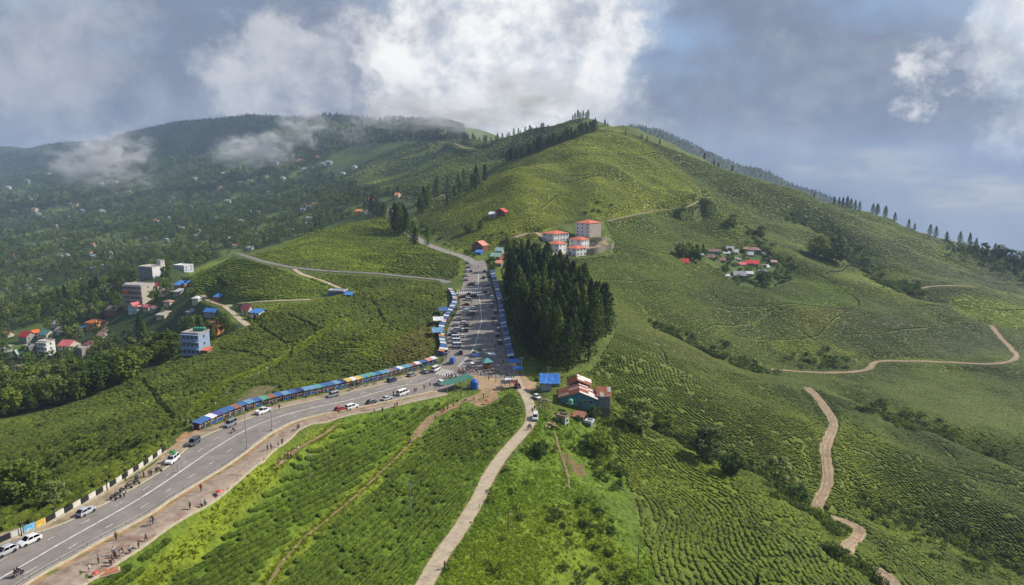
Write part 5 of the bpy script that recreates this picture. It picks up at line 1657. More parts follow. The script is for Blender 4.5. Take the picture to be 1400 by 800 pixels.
house(212, 427, 9, 3, 5, 20, 1, 'gable', GREY, (0.62, 0.30, 0.26), 'right of two pink roofed cottages below the apartment block', 'house', 'cottage', 2, 0)
house(159, 430, 17, 4, 5, 15, 1, 'gable', BROWN, (0.20, 0.15, 0.12), 'brown shack among trees left of the teal house', 'shack', 'shack', 2, 0)
house(132, 449, 19, 5, 7, 18, 1, 'hip', (0.50, 0.30, 0.14), ORANGE, 'orange roofed bungalow with yellow pillars in the wood', 'house', 'bungalow', 3, 1, pitch=2.2)
house(112, 452, 6, 2, 3, 15, 1, 'shed', GREY, BLUE, 'tiny blue roofed shed left of the orange bungalow', 'shed', 'tarp_shed', 1, 0, win=False)
house(37, 470, 15, 5, 9, 20, 2, 'gable', GREY, (0.52, 0.03, 0.03), 'deep red roofed house at the far left of the village', pitch=3.2)
house(47, 464, 8, 4, 9, 28, 2, 'gabley', (0.5, 0.46, 0.4), (0.75, 0.14, 0.04), 'orange gabled house joined to the deep red roof')
house(64, 466, 15, 5, 8, 22, 2, 'gable', CREAM, (0.13, 0.30, 0.26), 'teal green roofed house in the left village', pitch=3.0)
house(65, 487, 15, 4, 19, 18, 3, 'flat', WHITE, (0.5, 0.44, 0.38), 'white three storey house with balconies in the left village', 'house', 'white_house', 3, 1, slabs=WHITE)
house(41, 490, 10, 3, 16, 15, 3, 'flat', (0.17, 0.17, 0.18), (0.3, 0.3, 0.33), 'narrow dark grey house left of the white balconied one', 'house', 'grey_house', 2, 0)
house(25, 492, 12, 6, 8, 35, 1, 'gabley', (0.20, 0.24, 0.24), (0.36, 0.52, 0.36), 'pale green gabled house nearest the left border', 'house', 'gabled_house', 2, 0)
house(95, 479, 18, 4, 6, 12, 1, 'gable', CREAM, (0.66, 0.16, 0.14), 'long pink roofed house in the lower left village', pitch=2.8)
house(113, 492, 14, 4, 15, 18, 2, 'flat', (0.30, 0.26, 0.23), (0.36, 0.32, 0.28), 'half built concrete house beside the brown pink roof', 'house', 'unfinished_house', 3, 0)
house(125, 480, 14, 6, 8, 32, 1, 'hip', BROWN, (0.46, 0.17, 0.13), 'brown pink hipped roof house in the lower village', pitch=2.4)
house(85, 458, 14, 4, 4, 14, 1, 'gable', CREAM, (0.34, 0.26, 0.22), 'low pale brown roofed house between the teal roof and the trees', 'house', 'cottage', 2, 0)
MORE = [(150,400,12,'gable',CREAM,(0.45,0.42,0.40),'pale grey roofed cottage left of the apartment block'),(228,404,10,'gable',WHITE,(0.50,0.30,0.25),'brown roofed cottage below the white and pale blue house'),(245,404,9,'shed',GREY,(0.5,0.5,0.52),'tin roofed shed in the upper village'),(232,418,11,'hip',CREAM,(0.40,0.22,0.16),'brown hipped cottage in the village meadow'),(262,432,9,'shed',GREY,(0.30,0.26,0.24),'dark roofed shed above the green water tanks'),(225,436,13,'shed',CREAM,(0.48,0.42,0.34),'pale stone walled shed in the village meadow'),(10,462,9,'gable',CREAM,(0.50,0.14,0.10),'red roofed cottage touching the left border'),(78,448,9,'gable',WHITE,(0.45,0.46,0.48),'grey roofed cottage behind the teal roof'),(58,476,8,'shed',(0.5,0.4,0.1),(0.55,0.5,0.42),'yellow walled shed beside the white three storey house'),(140,464,9,'gable',GREY,(0.36,0.20,0.15),'dull brown roofed cottage right of the pink roofs'),(6,482,8,'shed',GREY,(0.42,0.44,0.46),'grey tin shed at the left border'),(176,396,9,'gable',WHITE,(0.6,0.6,0.62),'white cottage behind the apartment block'),(120,432,9,'gable',CREAM,(0.30,0.14,0.11),'dark red roofed cottage behind the orange bungalow')]
for u, v, w, rf, wc, rc, lab in MORE:
    house(u, v, w, 3.5, 5, 12 + u % 17, 1, rf, wc, rc, lab, 'house', 'cottage', 2, 0)
# hillside hamlet on the right
house(985, 350, 15, 3, 6, 12, 1, 'gable', (0.10, 0.30, 0.34), BROWN, 'teal walled brown roofed house in the hillside hamlet', pitch=1.8)
house(998, 350, 8, 2, 3, 12, 1, 'shed', GREY, (0.55, 0.56, 0.57), 'grey tin roofed shed beside the teal hamlet house', 'shed', 'tin_shed', 1, 0)
house(1009, 349, 8, 3, 4, 18, 1, 'gable', WHITE, (0.6, 0.6, 0.6), 'pale tin roofed cottage in the middle of the hamlet', 'house', 'cottage', 2, 0)
house(1040, 347, 17, 4, 5, 15, 1, 'hip', GREY, (0.34, 0.20, 0.17), 'brown pink hipped house at the top right of the hamlet', pitch=2.2)
house(1048, 349, 6, 2, 3, 15, 1, 'shed', WHITE, WHITE, 'small white shed at the right end of the hamlet', 'shed', 'white_shed', 1, 0, win=False)
house(1037, 366, 16, 6, 5, 22, 1, 'gable', (0.55, 0.35, 0.35), (0.72, 0.05, 0.07), 'bright crimson roofed house in the hamlet', pitch=2.4)
house(1020, 365, 8, 2, 3, 12, 1, 'shed', GREY, (0.68, 0.14, 0.18), 'pink roofed lean to left of the crimson roof', 'shed', 'lean_to', 1, 0, win=False)
house(941, 363, 11, 3, 4, 12, 1, 'gable', WHITE, (0.6, 0.07, 0.06), 'little red roofed cottage left of the hamlet trees', 'house', 'cottage', 2, 0)
house(977, 356, 10, 2, 4, 12, 1, 'shed', CREAM, (0.30, 0.17, 0.13), 'brown lean to below the teal hamlet house', 'shed', 'lean_to', 1, 0)
house(1020, 381, 16, 3, 4, 10, 1, 'gable', GREY, (0.36, 0.36, 0.40), 'long grey roofed shed at the lower end of the hamlet', 'shed', 'grey_shed', 3, 0)
house(1052, 368, 8, 2, 2.5, 10, 1, 'shed', WHITE, WHITE, 'white sheet roofed shed right of the crimson house', 'shed', 'white_shed', 1, 0, win=False)
house(998, 380, 5, 2, 2.5, 10, 1, 'shed', WHITE, (0.6, 0.6, 0.6), 'tiny white hut at the lower left of the hamlet', 'hut', 'white_hut', 1, 0, win=False)
HAM = [(1003,345,9,'gable',(0.5,0.5,0.52),'tin roofed cottage behind the pale one at the hamlet top'),(1022,344,8,'shed',(0.40,0.22,0.17),'rust roofed shed left of the brown pink house'),(1030,352,9,'gable',(0.52,0.52,0.54),'tin roofed cottage below the brown pink house'),(1055,354,8,'shed',(0.36,0.20,0.15),'brown shed at the right edge of the hamlet'),(1012,358,8,'shed',(0.58,0.58,0.58),'pale shed between the pink lean to and the teal house'),(1047,376,9,'gable',(0.45,0.45,0.47),'grey roofed cottage below the white sheet shed'),(1030,378,8,'shed',(0.55,0.55,0.55),'pale shed right of the long grey shed'),(992,360,8,'gable',(0.34,0.18,0.13),'brown roofed cottage below the grey tin shed'),(962,352,8,'shed',(0.45,0.46,0.48),'grey shed among the dark hamlet trees'),(1062,362,7,'shed',(0.5,0.3,0.25),'small rusty shed at the far right of the hamlet')]
for u, v, w, rf, rc, lab in HAM:
    house(u, v, w, 2.5, 3.4, 10 + u % 13, 1, rf, CREAM if u % 2 else GREY, rc, lab, 'house', 'cottage', 1, 0)
# along the upper road
house(690, 296, 13, 5, 6, 28, 2, 'gabley', (0.14, 0.03, 0.03), (0.55, 0.07, 0.06), 'dark red steep gabled house alone on the green hillside', 'house', 'gabled_house', 2, 1)
house(678, 297, 10, 2, 4, 8, 1, 'shed', (0.25, 0.27, 0.25), (0.62, 0.64, 0.66), 'white roofed shed beside the dark red house', 'shed', 'white_shed', 1, 0)
house(660, 345, 15, 7, 9, 30, 2, 'gabley', (0.22, 0.06, 0.05), (0.62, 0.24, 0.17), 'dark house with salmon gable roof at the top of the market street', 'house', 'gabled_house', 3, 1)
house(657, 349, 8, 3, 4, 20, 1, 'shed', (0.06, 0.12, 0.30), BLUE, 'blue tarpaulin porch in front of the salmon roofed house', 'stall', 'tarp_porch', 1, 0, win=False)
house(683, 357, 13, 5, 6, 22, 1, 'gable', (0.32, 0.10, 0.06), (0.30, 0.50, 0.38), 'pale green roofed shop beside the grove', 'shop', 'green_shop', 2, 0)
house(685, 365, 9, 3, 5, 15, 1, 'shed', (0.2, 0.32, 0.26), (0.60, 0.24, 0.15), 'orange awning shop front below the pale green roof', 'shop', 'awning_shop', 2, 0)
house(686, 348, 9, 3, 5, 15, 1, 'gable', GREY, (0.30, 0.48, 0.42), 'small green roofed shed behind the pale green shop', 'shed', 'green_shed', 1, 0)
house(509, 279, 10, 3, 6, 12, 2, 'hip', (0.5, 0.5, 0.55), (0.68, 0.07, 0.06), 'bright red roofed house on the far left hilltop', 'house', 'hilltop_house', 3, 0)
house(492, 293, 8, 2, 4, 10, 1, 'shed', (0.6, 0.25, 0.05), (0.66, 0.27, 0.03), 'orange tarpaulin stall at the left hilltop', 'stall', 'tarp_stall', 1, 0, win=False)
house(499, 293, 6, 2, 3.5, 10, 1, 'shed', GREY, (0.55, 0.58, 0.62), 'pale tin stall beside the orange hilltop stall', 'stall', 'tin_stall', 1, 0, win=False)
house(545, 271, 6, 2, 4, 10, 1, 'gable', CREAM, (0.60, 0.24, 0.12), 'small orange roofed house behind the roadside cedars', 'house', 'cottage', 1, 0)
house(470, 404, 22, 3, 5, 8, 1, 'flat', (0.05, 0.12, 0.32), (0.45, 0.45, 0.47), 'blue tea stall with grey flat roof at the end of the cream lane', 'stall', 'tea_stall', 4, 0)
house(480, 406, 8, 2, 3, 6, 1, 'shed', (0.04, 0.10, 0.35), BLUE, 'blue tarpaulin lean to right of the tea stall', 'stall', 'tarp_lean_to', 1, 0, win=False)

# scattered far houses of the valley
FARH = [(52,296),(60,301),(48,291),(66,303),(75,312),(98,283),(104,282),(98,300),(113,292),(9,304),(16,303),(215,306),(222,305),(245,313),(250,316),(172,265),(179,266),(262,287),(290,278),(313,278),(301,261),(125,370),(133,370),(142,368),(108,382),(55,385),(38,396),(10,397),(152,357),(127,338),(340,244),(365,245),(379,226),(436,217),(444,227),(452,226),(428,232),(486,231),(368,267),(375,268),(383,271),(342,292),(418,285),(424,286),(415,291),(400,316),(424,309),(432,283),(358,333),(365,330),(400,217),(412,222),(470,240),(330,306),(312,326),(80,338),(200,330),(232,300),(272,318)]
fcols = [((0.45, 0.44, 0.42), (0.36, 0.36, 0.38)), ((0.5, 0.49, 0.47), (0.42, 0.45, 0.5)), (CREAM, (0.5, 0.16, 0.12)), ((0.5, 0.48, 0.45), (0.5, 0.5, 0.48)), (GREY, (0.3, 0.42, 0.5)), (CREAM, (0.36, 0.28, 0.24))]
DESC = {2: 'with a dull red roof', 4: 'with a blue grey roof', 5: 'with a brown roof', 0: 'with a pale tin roof', 1: 'with a slate roof', 3: 'with a white roof'}
rf_ = random.Random(5)
while len(FARH) < 100:
    q = (rf_.uniform(5, 430), rf_.uniform(232, 360))
    if is_forest(np.array([q[0]]), np.array([q[1]]), np.array([900.0]))[0] and all((q[0] - a) ** 2 + ((q[1] - b) * 1.6) ** 2 > 70 for a, b in FARH): FARH.append(q)
for i, (u, v) in enumerate(FARH):
    k = (i * 7 + i // 3) % 6
    wc, rc = fcols[k]
    w = 5.0 + (i * 5 % 4)
    house(u, v, w, 1.8, 2.6 + (i % 3), 14 + (i * 11) % 20, 1, ('gable', 'hip', 'gable', 'shed')[i % 4], wc, rc, 'tiny far house %s among the trees of the valley' % DESC[k], 'house', 'valley_house', 2, 0, group='far valley houses ' + DESC[k], win=(i % 2 == 0), door=False, ov=0.3)

# ---- the rusty roofed house by the concrete track
M_RUST = [mat('rust_sheet', (0.30, 0.095, 0.045), 0.75, metal=0.2, var=0.3, scale=1.5, second=(0.36, 0.30, 0.26), sec_scale=0.9, sec_lo=0.6, sec_hi=0.72),
          mat('rust_sheet_red', (0.36, 0.125, 0.06), 0.75, metal=0.2, var=0.25, scale=1.5, second=(0.20, 0.07, 0.04), sec_scale=0.8),
          mat('tin_sheet', (0.50, 0.46, 0.43), 0.5, metal=0.4, var=0.15, scale=1.5, second=(0.33, 0.14, 0.08), sec_scale=0.7, sec_lo=0.5, sec_hi=0.66)]
def corrugated(name, p0, p1, q1, q0, n, root, mats, wave=0.05, per=5, rows_=1):
    """a roof slope laid with separate corrugated sheets"""
    p0, p1, q0, q1 = (Vector(x) for x in (p0, p1, q0, q1))
    for i in range(n):
        for r_ in range(rows_):
            a0 = p0.lerp(p1, (i + 0.01) / n); a1 = p0.lerp(p1, (i + 0.99) / n)
            b0 = q0.lerp(q1, (i + 0.01) / n); b1 = q0.lerp(q1, (i + 0.99) / n)
            c0 = a0.lerp(b0, r_ / rows_); c1 = a1.lerp(b1, r_ / rows_); d0 = a0.lerp(b0, (r_ + 1.03) / rows_); d1 = a1.lerp(b1, (r_ + 1.03) / rows_)
            nrm = (c1 - c0).cross(d0 - c0).normalized()
            if nrm.z < 0: nrm = -nrm
            V = []; F = []
            m_ = per * 2
            for k in range(m_ + 1):
                s = k / m_
                w = nrm * (wave * (1 if k % 2 else -1) + 0.02 * r_ + random.uniform(0, 0.012))
                V += [c0.lerp(c1, s) + w, d0.lerp(d1, s) + w]
            for k in range(m_):
                F.append((2 * k, 2 * k + 2, 2 * k + 3, 2 * k + 1))
            o = MB().add(V, F).build(name, random.choices([0, 1, 2], mats)[0].__class__ and M_RUST[random.choices([0, 1, 2], mats)[0]], root)
def rusty_house():
    p = hit(790, 557); s = FPX / proj(*p)[2]
    t = thing('rusty_house', 'teal house with rusty corrugated gable roofs beside the concrete track', 'house', tuple(p), R(-4))
    W = 48 / s; D = 8.0; h = 3.4; rise = 1.9; o_ = 0.7
    wm = wallm((0.07, 0.21, 0.25))
    wl = MB().box((0, D / 2, h / 2 - 0.8), (W, D, h + 1.6))
    wl.add([(-W / 2, 0, h), (W / 2, 0, h), (W * 0.04, 0, h + rise - 0.15)], [(0, 1, 2)])
    wl.build('wall', wm, t)
    x0, xm, x1 = -W / 2 - o_, W * 0.04, W / 2 + o_
    corrugated('roof_sheet', (x0, -0.9, h - 0.25), (x0, D + 0.2, h - 0.25), (xm, D + 0.2, h + rise), (xm, -0.9, h + rise), 6, t, (5, 5, 1), rows_=2)
    corrugated('roof_sheet', (x1, -0.9, h - 0.35), (x1, D + 0.2, h - 0.35), (xm, D + 0.2, h + rise), (xm, -0.9, h + rise), 6, t, (4, 4, 3), rows_=2)
    for x in (-W * 0.3, -W * 0.12, W * 0.2, W * 0.36):
        add_window(t, x, -0.03, h * 0.55, 1.2, 1.1, 0)
    MB().box((W * 0.06, -0.05, 1.0), (0.9, 0.1, 2.0)).build('door', M_DOOR, t)
    # higher hall behind
    h2 = 4.6; D2 = 6.5; W2 = W * 0.62; xc = W * 0.06
    MB().box((xc, D + D2 / 2 + 0.1, h2 / 2 - 0.5), (W2, D2, h2 + 1.0)).build('rear_wall', wallm(GREY), t)
    corrugated('roof_sheet', (xc - W2 / 2 - 0.6, D, h2 - 0.2), (xc - W2 / 2 - 0.6, D + D2 + 0.5, h2 - 0.2), (xc - W2 * 0.1, D + D2 + 0.5, h2 + 1.7), (xc - W2 * 0.1, D, h2 + 1.7), 4, t, (4, 3, 2), rows_=1)
    corrugated('roof_sheet', (xc + W2 / 2 + 0.6, D, h2 - 0.2), (xc + W2 / 2 + 0.6, D + D2 + 0.5, h2 - 0.2), (xc - W2 * 0.1, D + D2 + 0.5, h2 + 1.7), (xc - W2 * 0.1, D, h2 + 1.7), 4, t, (1, 1, 5), rows_=2)
    # two storey grey wing on the slope to the right
    W3 = 19 / s
    MB().box((W / 2 + W3 / 2 + 0.1, 4.0, 0.4), (W3, 6.0, 6.6)).build('wing_wall', wallm((0.19, 0.20, 0.22)), t)
    MB().box((W / 2 + W3 / 2 + 0.1, 0.93, -1.5), (W3 + 0.1, 0.2, 2.6)).build('wing_base', wallm((0.15, 0.12, 0.10)), t)
    corrugated('roof_sheet', (W / 2 + 0.2, 0.4, 3.6), (W / 2 + W3 + 0.7, 0.4, 3.5), (W / 2 + W3 + 0.7, 7.4, 4.5), (W / 2 + 0.2, 7.4, 4.6), 4, t, (4, 4, 2), rows_=2)
    add_window(t, W / 2 + W3 * 0.35, 0.95, 2.4, 0.9, 0.9, 0)
    return t, s
rh, s_rh = rusty_house()
def post_roof(name, label, cat, center, w, d, h, rz, roofmat, posts=True, tilt=0.25, walls=None, base=None):
    t = thing(name, label, cat, center, rz)
    rf = MB(); n = 7
    V = []; F = []
    for i in range(n):
        for j in range(5):
            x = -w / 2 + w * i / (n - 1); y = -d / 2 + d * j / 4
            V.append((x, y, h + tilt * (y / d + 0.5) + 0.06 * math.sin(i * 2.1 + j) - 0.10 * math.sin(math.pi * i / (n - 1)) * (tilt > 0)))
    for i in range(n - 1):
        for j in range(4): F.append((i * 5 + j, (i + 1) * 5 + j, (i + 1) * 5 + j + 1, i * 5 + j + 1))
    rf.add(V, F); rf.add([(a, b, c - 0.05) for a, b, c in V], [tuple(reversed(f)) for f in F])
    rf.build('roof', roofmat, t)
    if posts:
        for sx in (-1, 1):
            for sy in (-1, 1):
                MB().tube([(sx * (w / 2 - 0.1), sy * (d / 2 - 0.1), -0.6), (sx * (w / 2 - 0.1), sy * (d / 2 - 0.1), h + tilt * (sy * 0.45 + 0.5))], 0.06, 6).build('post', M_FRAME, t)
    if walls: MB().box((0, d / 2 - 0.15, h / 2 - 0.3), (w - 0.3, 0.1, h + 0.5)).build('back_wall', walls, t)
    return t
M_TARP = mat('blue_tarpaulin', (0.035, 0.16, 0.50), 0.45, var=0.2, scale=0.8, second=(0.10, 0.28, 0.62), sec_scale=0.6)
p = hit(752, 534); s = FPX / proj(*p)[2]
t = post_roof('tarpaulin_shed', 'open shed under a bright blue tarpaulin behind the rusty house', 'shed', (p[0], p[1] + 2.0, p[2]), 28 / s, 6.0, 2.8, R(-3), M_TARP, tilt=1.6, walls=wallm(GREY))
MB().box((-1.2, -2.3, 1.0), (3.6, 0.1, 2.4)).build('side_panel', wallm((0.35, 0.36, 0.38)), t)
house(772, 581, 11, 6, 9, 35, 1, 'flat', (0.16, 0.30, 0.20), (0.28, 0.20, 0.13), 'small green walled hut below the teal house', 'hut', 'green_hut', 1, 1, sidec=(0.5, 0.5, 0.42))
house(797, 577, 13, 4, 7, 20, 1, 'shed', (0.12, 0.11, 0.11), (0.34, 0.14, 0.09), 'dark shack with rusty striped roof below the teal house', 'shack', 'shack', 1, 0)
house(808, 585, 8, 4, 6, 30, 1, 'flat', (0.25, 0.25, 0.25), (0.62, 0.61, 0.6), 'small grey shed with white roof below the teal house', 'shed', 'grey_shed', 1, 0)
def water_tank(u, v, hpx, label, m, lift=0.0):
    p = hit(u, v); k = hpx / (FPX / proj(*p)[2])
    r_ = k * 0.42
    t = thing('water_tank', label, 'water tank', (p[0], p[1], p[2] + lift))
    prof = [(0, 0), (r_, 0)] + [(r_ * (1 + 0.03 * (i % 2)), k * 0.76 * i / 8) for i in range(1, 9)] + [(r_ * 0.7, k * 0.9), (r_ * 0.3, k * 0.95), (0, k * 0.95)]
    MB().lathe(prof, 16).build('tank', m, t, None, True)
    MB().lathe([(0, k * 0.94), (r_ * 0.28, k * 0.94), (r_ * 0.28, k), (0, k)], 12).build('lid', m, t, None, True)
    return t
M_TGREEN = mat('tank_pale_green', (0.12, 0.42, 0.27), 0.5, var=0.1)
M_TBLUE = mat('tank_blue', (0.02, 0.13, 0.52), 0.45, var=0.1)
M_TBLACK = mat('tank_black', (0.02, 0.02, 0.022), 0.45, var=0.1)
water_tank(780, 562, 8, 'green water tank in front of the teal house', M_TGREEN, 2.2)
water_tank(822, 562, 5, 'small green barrel right of the grey wing', M_TGREEN, 0.0)
water_tank(774, 566, 5, 'black tank on the green hut', M_TBLACK, 2.6)
water_tank(648.5, 531, 13, 'large blue water tank beside the green canopy', M_TBLUE, 0.0)

# ---- green canopy over the promenade, teal kiosk and other shelters at the junction
pa, pb = hit(606, 537), hit(646, 527)
ang = math.atan2(pb[1] - pa[1], pb[0] - pa[0])
Lc = math.hypot(pb[0] - pa[0], pb[1] - pa[1])
M_GCAN = mat('green_canopy_sheet', (0.045, 0.17, 0.115), 0.55, var=0.15, scale=1.0)
post_roof('canopy', 'long flat green canopy over the promenade beside the blue tank', 'shelter', ((pa[0] + pb[0]) / 2 - 0.4, (pa[1] + pb[1]) / 2 + 0.6, (pa[2] + pb[2]) / 2), Lc * 0.95, 4.0, 3.0, ang, M_GCAN, tilt=0.3)
p = hit(666, 503)
t = thing('kiosk', 'small kiosk with a teal pyramid roof at the junction', 'kiosk', tuple(p), R(20))
roof_mesh('hip', 3.0, 2.9, 2.6, 1.2, 0.5).build('roof', mat('teal_roof', (0.10, 0.32, 0.29), 0.5, var=0.1), t)
MB().box((0, 0, 1.3), (2.6, 2.5, 2.6)).build('wall', wallm(BROWN), t)
MB().box((0.2, -1.6, 0.9), (2.4, 0.5, 1.0)).build('counter', wallm((0.45, 0.16, 0.07)), t)
for (u, v, w, d, h_, rz, m_, lab, nm, ct) in [
    (703, 503, 4.5, 3.5, 2.5, 0.3, M_TARP, 'bright blue tarpaulin shelter at the foot of the grove', 'tarpaulin_shelter', 'shelter'),
    (708, 512, 3.6, 3.2, 2.3, 0.2, M_TARP, 'lower blue tarpaulin shelter at the top of the concrete track', 'tarpaulin_shelter', 'shelter'),
    (691, 531, 3.2, 2.4, 2.1, 0.1, mat('dark_tarp', (0.04, 0.05, 0.05), 0.6), 'dark tarpaulin stall at the edge of the tea field', 'tarpaulin_stall', 'stall'),
    (695, 528, 2.4, 2.0, 2.2, 0.15, mat('white_tarp', (0.62, 0.64, 0.68), 0.5), 'white sheeted stall between the dark tarpaulins', 'tarpaulin_stall', 'stall'),
    (672, 492, 2.6, 2.4, 2.3, 0.5, mat('white_tarp', (0.62, 0.64, 0.68), 0.5), 'white umbrella stall right of the teal kiosk', 'tarpaulin_stall', 'stall'),
    (655, 487, 3.0, 2.4, 2.2, 0.7, mat('dark_tarp', (0.04, 0.05, 0.05), 0.6), 'dark awning stall left of the teal kiosk', 'tarpaulin_stall', 'stall'),
    (650, 493, 3.0, 2.2, 2.2, 0.7, mat('navy_tarp', (0.03, 0.06, 0.2), 0.55), 'navy awning stall beside the white jeep', 'tarpaulin_stall', 'stall'),
    (702, 530, 3.0, 2.0, 2.0, 0.0, mat('maroon_tarp', (0.16, 0.03, 0.03), 0.6), 'maroon sheeted stall at the edge of the tea field', 'tarpaulin_stall', 'stall')]:
    p = hit(u, v); post_roof(nm, lab, ct, tuple(p), w, d, h_, rz, m_, tilt=0.5)
# ------------------------------------------------------------------ market stalls
TC = {'blue': (0.055, 0.125, 0.30), 'light blue': (0.15, 0.28, 0.43), 'navy': (0.035, 0.05, 0.14), 'green': (0.12, 0.30, 0.20), 'orange': (0.58, 0.22, 0.06), 'white': (0.66, 0.66, 0.66), 'brown': (0.28, 0.13, 0.08), 'purple': (0.09, 0.08, 0.26), 'yellow': (0.62, 0.42, 0.07), 'teal': (0.10, 0.30, 0.33), 'pink': (0.62, 0.26, 0.22), 'red': (0.55, 0.08, 0.05)}
TM = {k: mat('awning_' + k.replace(' ', '_'), c, 0.5, var=0.2, scale=1.2, second=tuple(min(1, x * 1.5 + 0.03) for x in c), sec_scale=0.9, sec_lo=0.55, sec_hi=0.7) for k, c in TC.items()}
M_STALLB = mat('stall_blue_board', (0.02, 0.075, 0.25), 0.6, var=0.2)
M_STALLD = mat('stall_dark', (0.035, 0.035, 0.04), 0.8, var=0.2)
M_GOODS = [mat('goods_' + n, c, 0.6, var=0.3, scale=6) for n, c in (('red', (0.5, 0.06, 0.05)), ('yellow', (0.6, 0.45, 0.08)), ('white', (0.7, 0.7, 0.68)), ('teal', (0.05, 0.3, 0.32)), ('orange', (0.6, 0.2, 0.05)))]
STALL_M = {}
def stall_meshes(w):
    k = round(w, 1)
    if k in STALL_M: return STALL_M[k]
    rf = MB(); n = 5
    V = []; F = []
    for i in range(n):
        for j in range(4):
            x = -w / 2 - 0.06 + (w + 0.12) * i / (n - 1); y = -1.45 + 2.75 * j / 3
            V.append((x, y, 2.15 + 0.22 * j / 3 * 2 - 0.05 * math.sin(math.pi * i / (n - 1)) + 0.02 * ((i * 7 + j * 3) % 3)))
    for i in range(n - 1):
        for j in range(3): F.append((i * 4 + j, (i + 1) * 4 + j, (i + 1) * 4 + j + 1, i * 4 + j + 1))
    rf.add(V, F); rf.add([(a, b, c - 0.05) for a, b, c in V], [tuple(reversed(f)) for f in F])
    rf.box((0, -1.47, 2.02), (w, 0.04, 0.3))
    fr = MB()
    for sx in (-1, 1):
        for y, z in ((-1.2, 2.2), (1.15, 2.5)): fr.box((sx * (w / 2 - 0.06), y, z / 2 - 0.25), (0.08, 0.08, z + 0.5))
    ct = MB().box((0, -0.75, 0.32), (w - 0.2, 0.8, 1.15))
    bk = MB().box((0, 1.2, 1.05), (w - 0.1, 0.06, 2.5)).box((-w / 2 + 0.04, 0.2, 1.0), (0.05, 1.9, 2.4)).box((w / 2 - 0.04, 0.2, 1.0), (0.05, 1.9, 2.4))
    gd = []
    for q in range(3):
        g = MB(); rs = random.Random(q)
        for i in range(7): g.box((-w / 2 + 0.35 + (w - 0.7) * i / 6, -0.8 + rs.uniform(-0.15, 0.15), 0.9 + 0.12), (0.24, 0.4, rs.uniform(0.14, 0.42)), mi=rs.randrange(5))
        gd.append(g.mesh('goods', M_GOODS))
    STALL_M[k] = (rf.mesh('awning', TM['blue']), fr.mesh('frame', M_FRAME), ct.mesh('counter', M_STALLB), bk.mesh('back_wall', M_STALLB), gd)
    return STALL_M[k]
def stall(x, y, z, rz, w, awn, label, group, board=None, sc=1.0):
    rf, fr, ct, bk, gd = stall_meshes(w)
    t = thing('market_stall', label, 'stall', (x, y, z), rz, group)
    o = link('awning', rf, t)
    o.material_slots[0].link = 'OBJECT'; o.material_slots[0].material = TM[awn]
    link('frame', fr, t)
    c = link('counter', ct, t); b = link('back_wall', bk, t)
    if board:
        for q in (c, b):
            q.material_slots[0].link = 'OBJECT'; q.material_slots[0].material = board
    link('goods', random.choice(gd), t)
    if sc != 1.0: t.scale = (sc, sc, sc)
    return t
def stall_row(px, wst, cols, lab, group, face, rand_board=True, scz=1.0):
    W = resample(catmull(hits(px), 0.5), wst)
    for i in range(len(W) - 1):
        a, b = W[i], W[i + 1]
        m_ = (a + b) / 2
        rz = math.atan2(b[1] - a[1], b[0] - a[0])
        if face == 'left': rz += math.pi
        cname = cols[i % len(cols)]
        stall(m_[0], m_[1], float(H(m_[0], m_[1])), rz + random.uniform(-0.03, 0.03), (wst - 0.08) / scz, cname, lab.format(ordinal(i), cname), group, M_STALLB if random.random() < 0.62 else M_STALLD, scz)
stall_row([(268,588),(284,580),(298,574),(312,568),(330,561),(346,556),(370,550),(392,545),(420,539),(448,533),(475,527),(500,521),(530,514),(560,506),(580,500),(596,495)], 2.4,
    ['blue', 'blue', 'white', 'purple', 'blue', 'blue', 'brown', 'blue', 'light blue', 'blue', 'green', 'brown', 'blue', 'light blue', 'blue', 'navy', 'light blue', 'light blue', 'teal', 'blue', 'blue', 'light blue', 'navy', 'yellow', 'white', 'yellow', 'teal', 'green', 'teal', 'blue', 'teal', 'light blue', 'brown', 'blue', 'white', 'teal', 'light blue', 'brown', 'white', 'blue', 'pink', 'white', 'orange', 'brown', 'blue', 'blue'],
    '{0} stall from the near end of the long roadside row, {1} awning', 'stalls in the long roadside row', 'right', scz=0.86)
stall_row([(603,487),(606,478),(604,468),(603,456),(605,446),(609,438),(614,430),(619,422),(622,414),(619,405),(614,398)], 2.4,
    ['orange', 'white', 'blue', 'blue', 'white', 'light blue', 'white', 'blue', 'orange', 'white', 'blue', 'light blue', 'red', 'blue', 'white', 'blue', 'purple', 'white', 'pink', 'blue', 'blue', 'white', 'purple', 'light blue', 'blue', 'white', 'blue', 'blue', 'white', 'light blue', 'blue', 'white', 'purple', 'blue'],
    '{0} stall up the left side of the market street, {1} awning', 'stalls on the left of the market street', 'right', scz=0.86)
stall_row([(699,494),(695,478),(692,462),(688,444),(686,430),(683,412),(679,396),(675,382),(671,370)], 2.6,
    ['white', 'blue', 'purple', 'navy', 'blue', 'light blue', 'navy', 'blue', 'white', 'blue', 'navy', 'light blue', 'blue', 'navy', 'purple', 'blue', 'navy'],
    '{0} stall in the shaded row under the grove, {1} awning', 'stalls under the grove', 'left', scz=0.92)
# the large tents of the left side
for (u, v, w, d, h_, c, lab) in [(598, 462, 4.8, 6.5, 2.9, 'light blue', 'large pale blue tent beside the parked vans'), (599, 446, 4.8, 5.5, 2.9, 'white', 'large white tent behind the pale blue one'), (606, 432, 4.2, 6.0, 2.8, 'blue', 'blue tent beside the kerb of the market street')]:
    p = hit(u, v); post_roof('tent', lab, 'tent', (p[0], p[1] + 1.5, p[2]), w, d, h_, 0.15, TM[c], tilt=0.7)

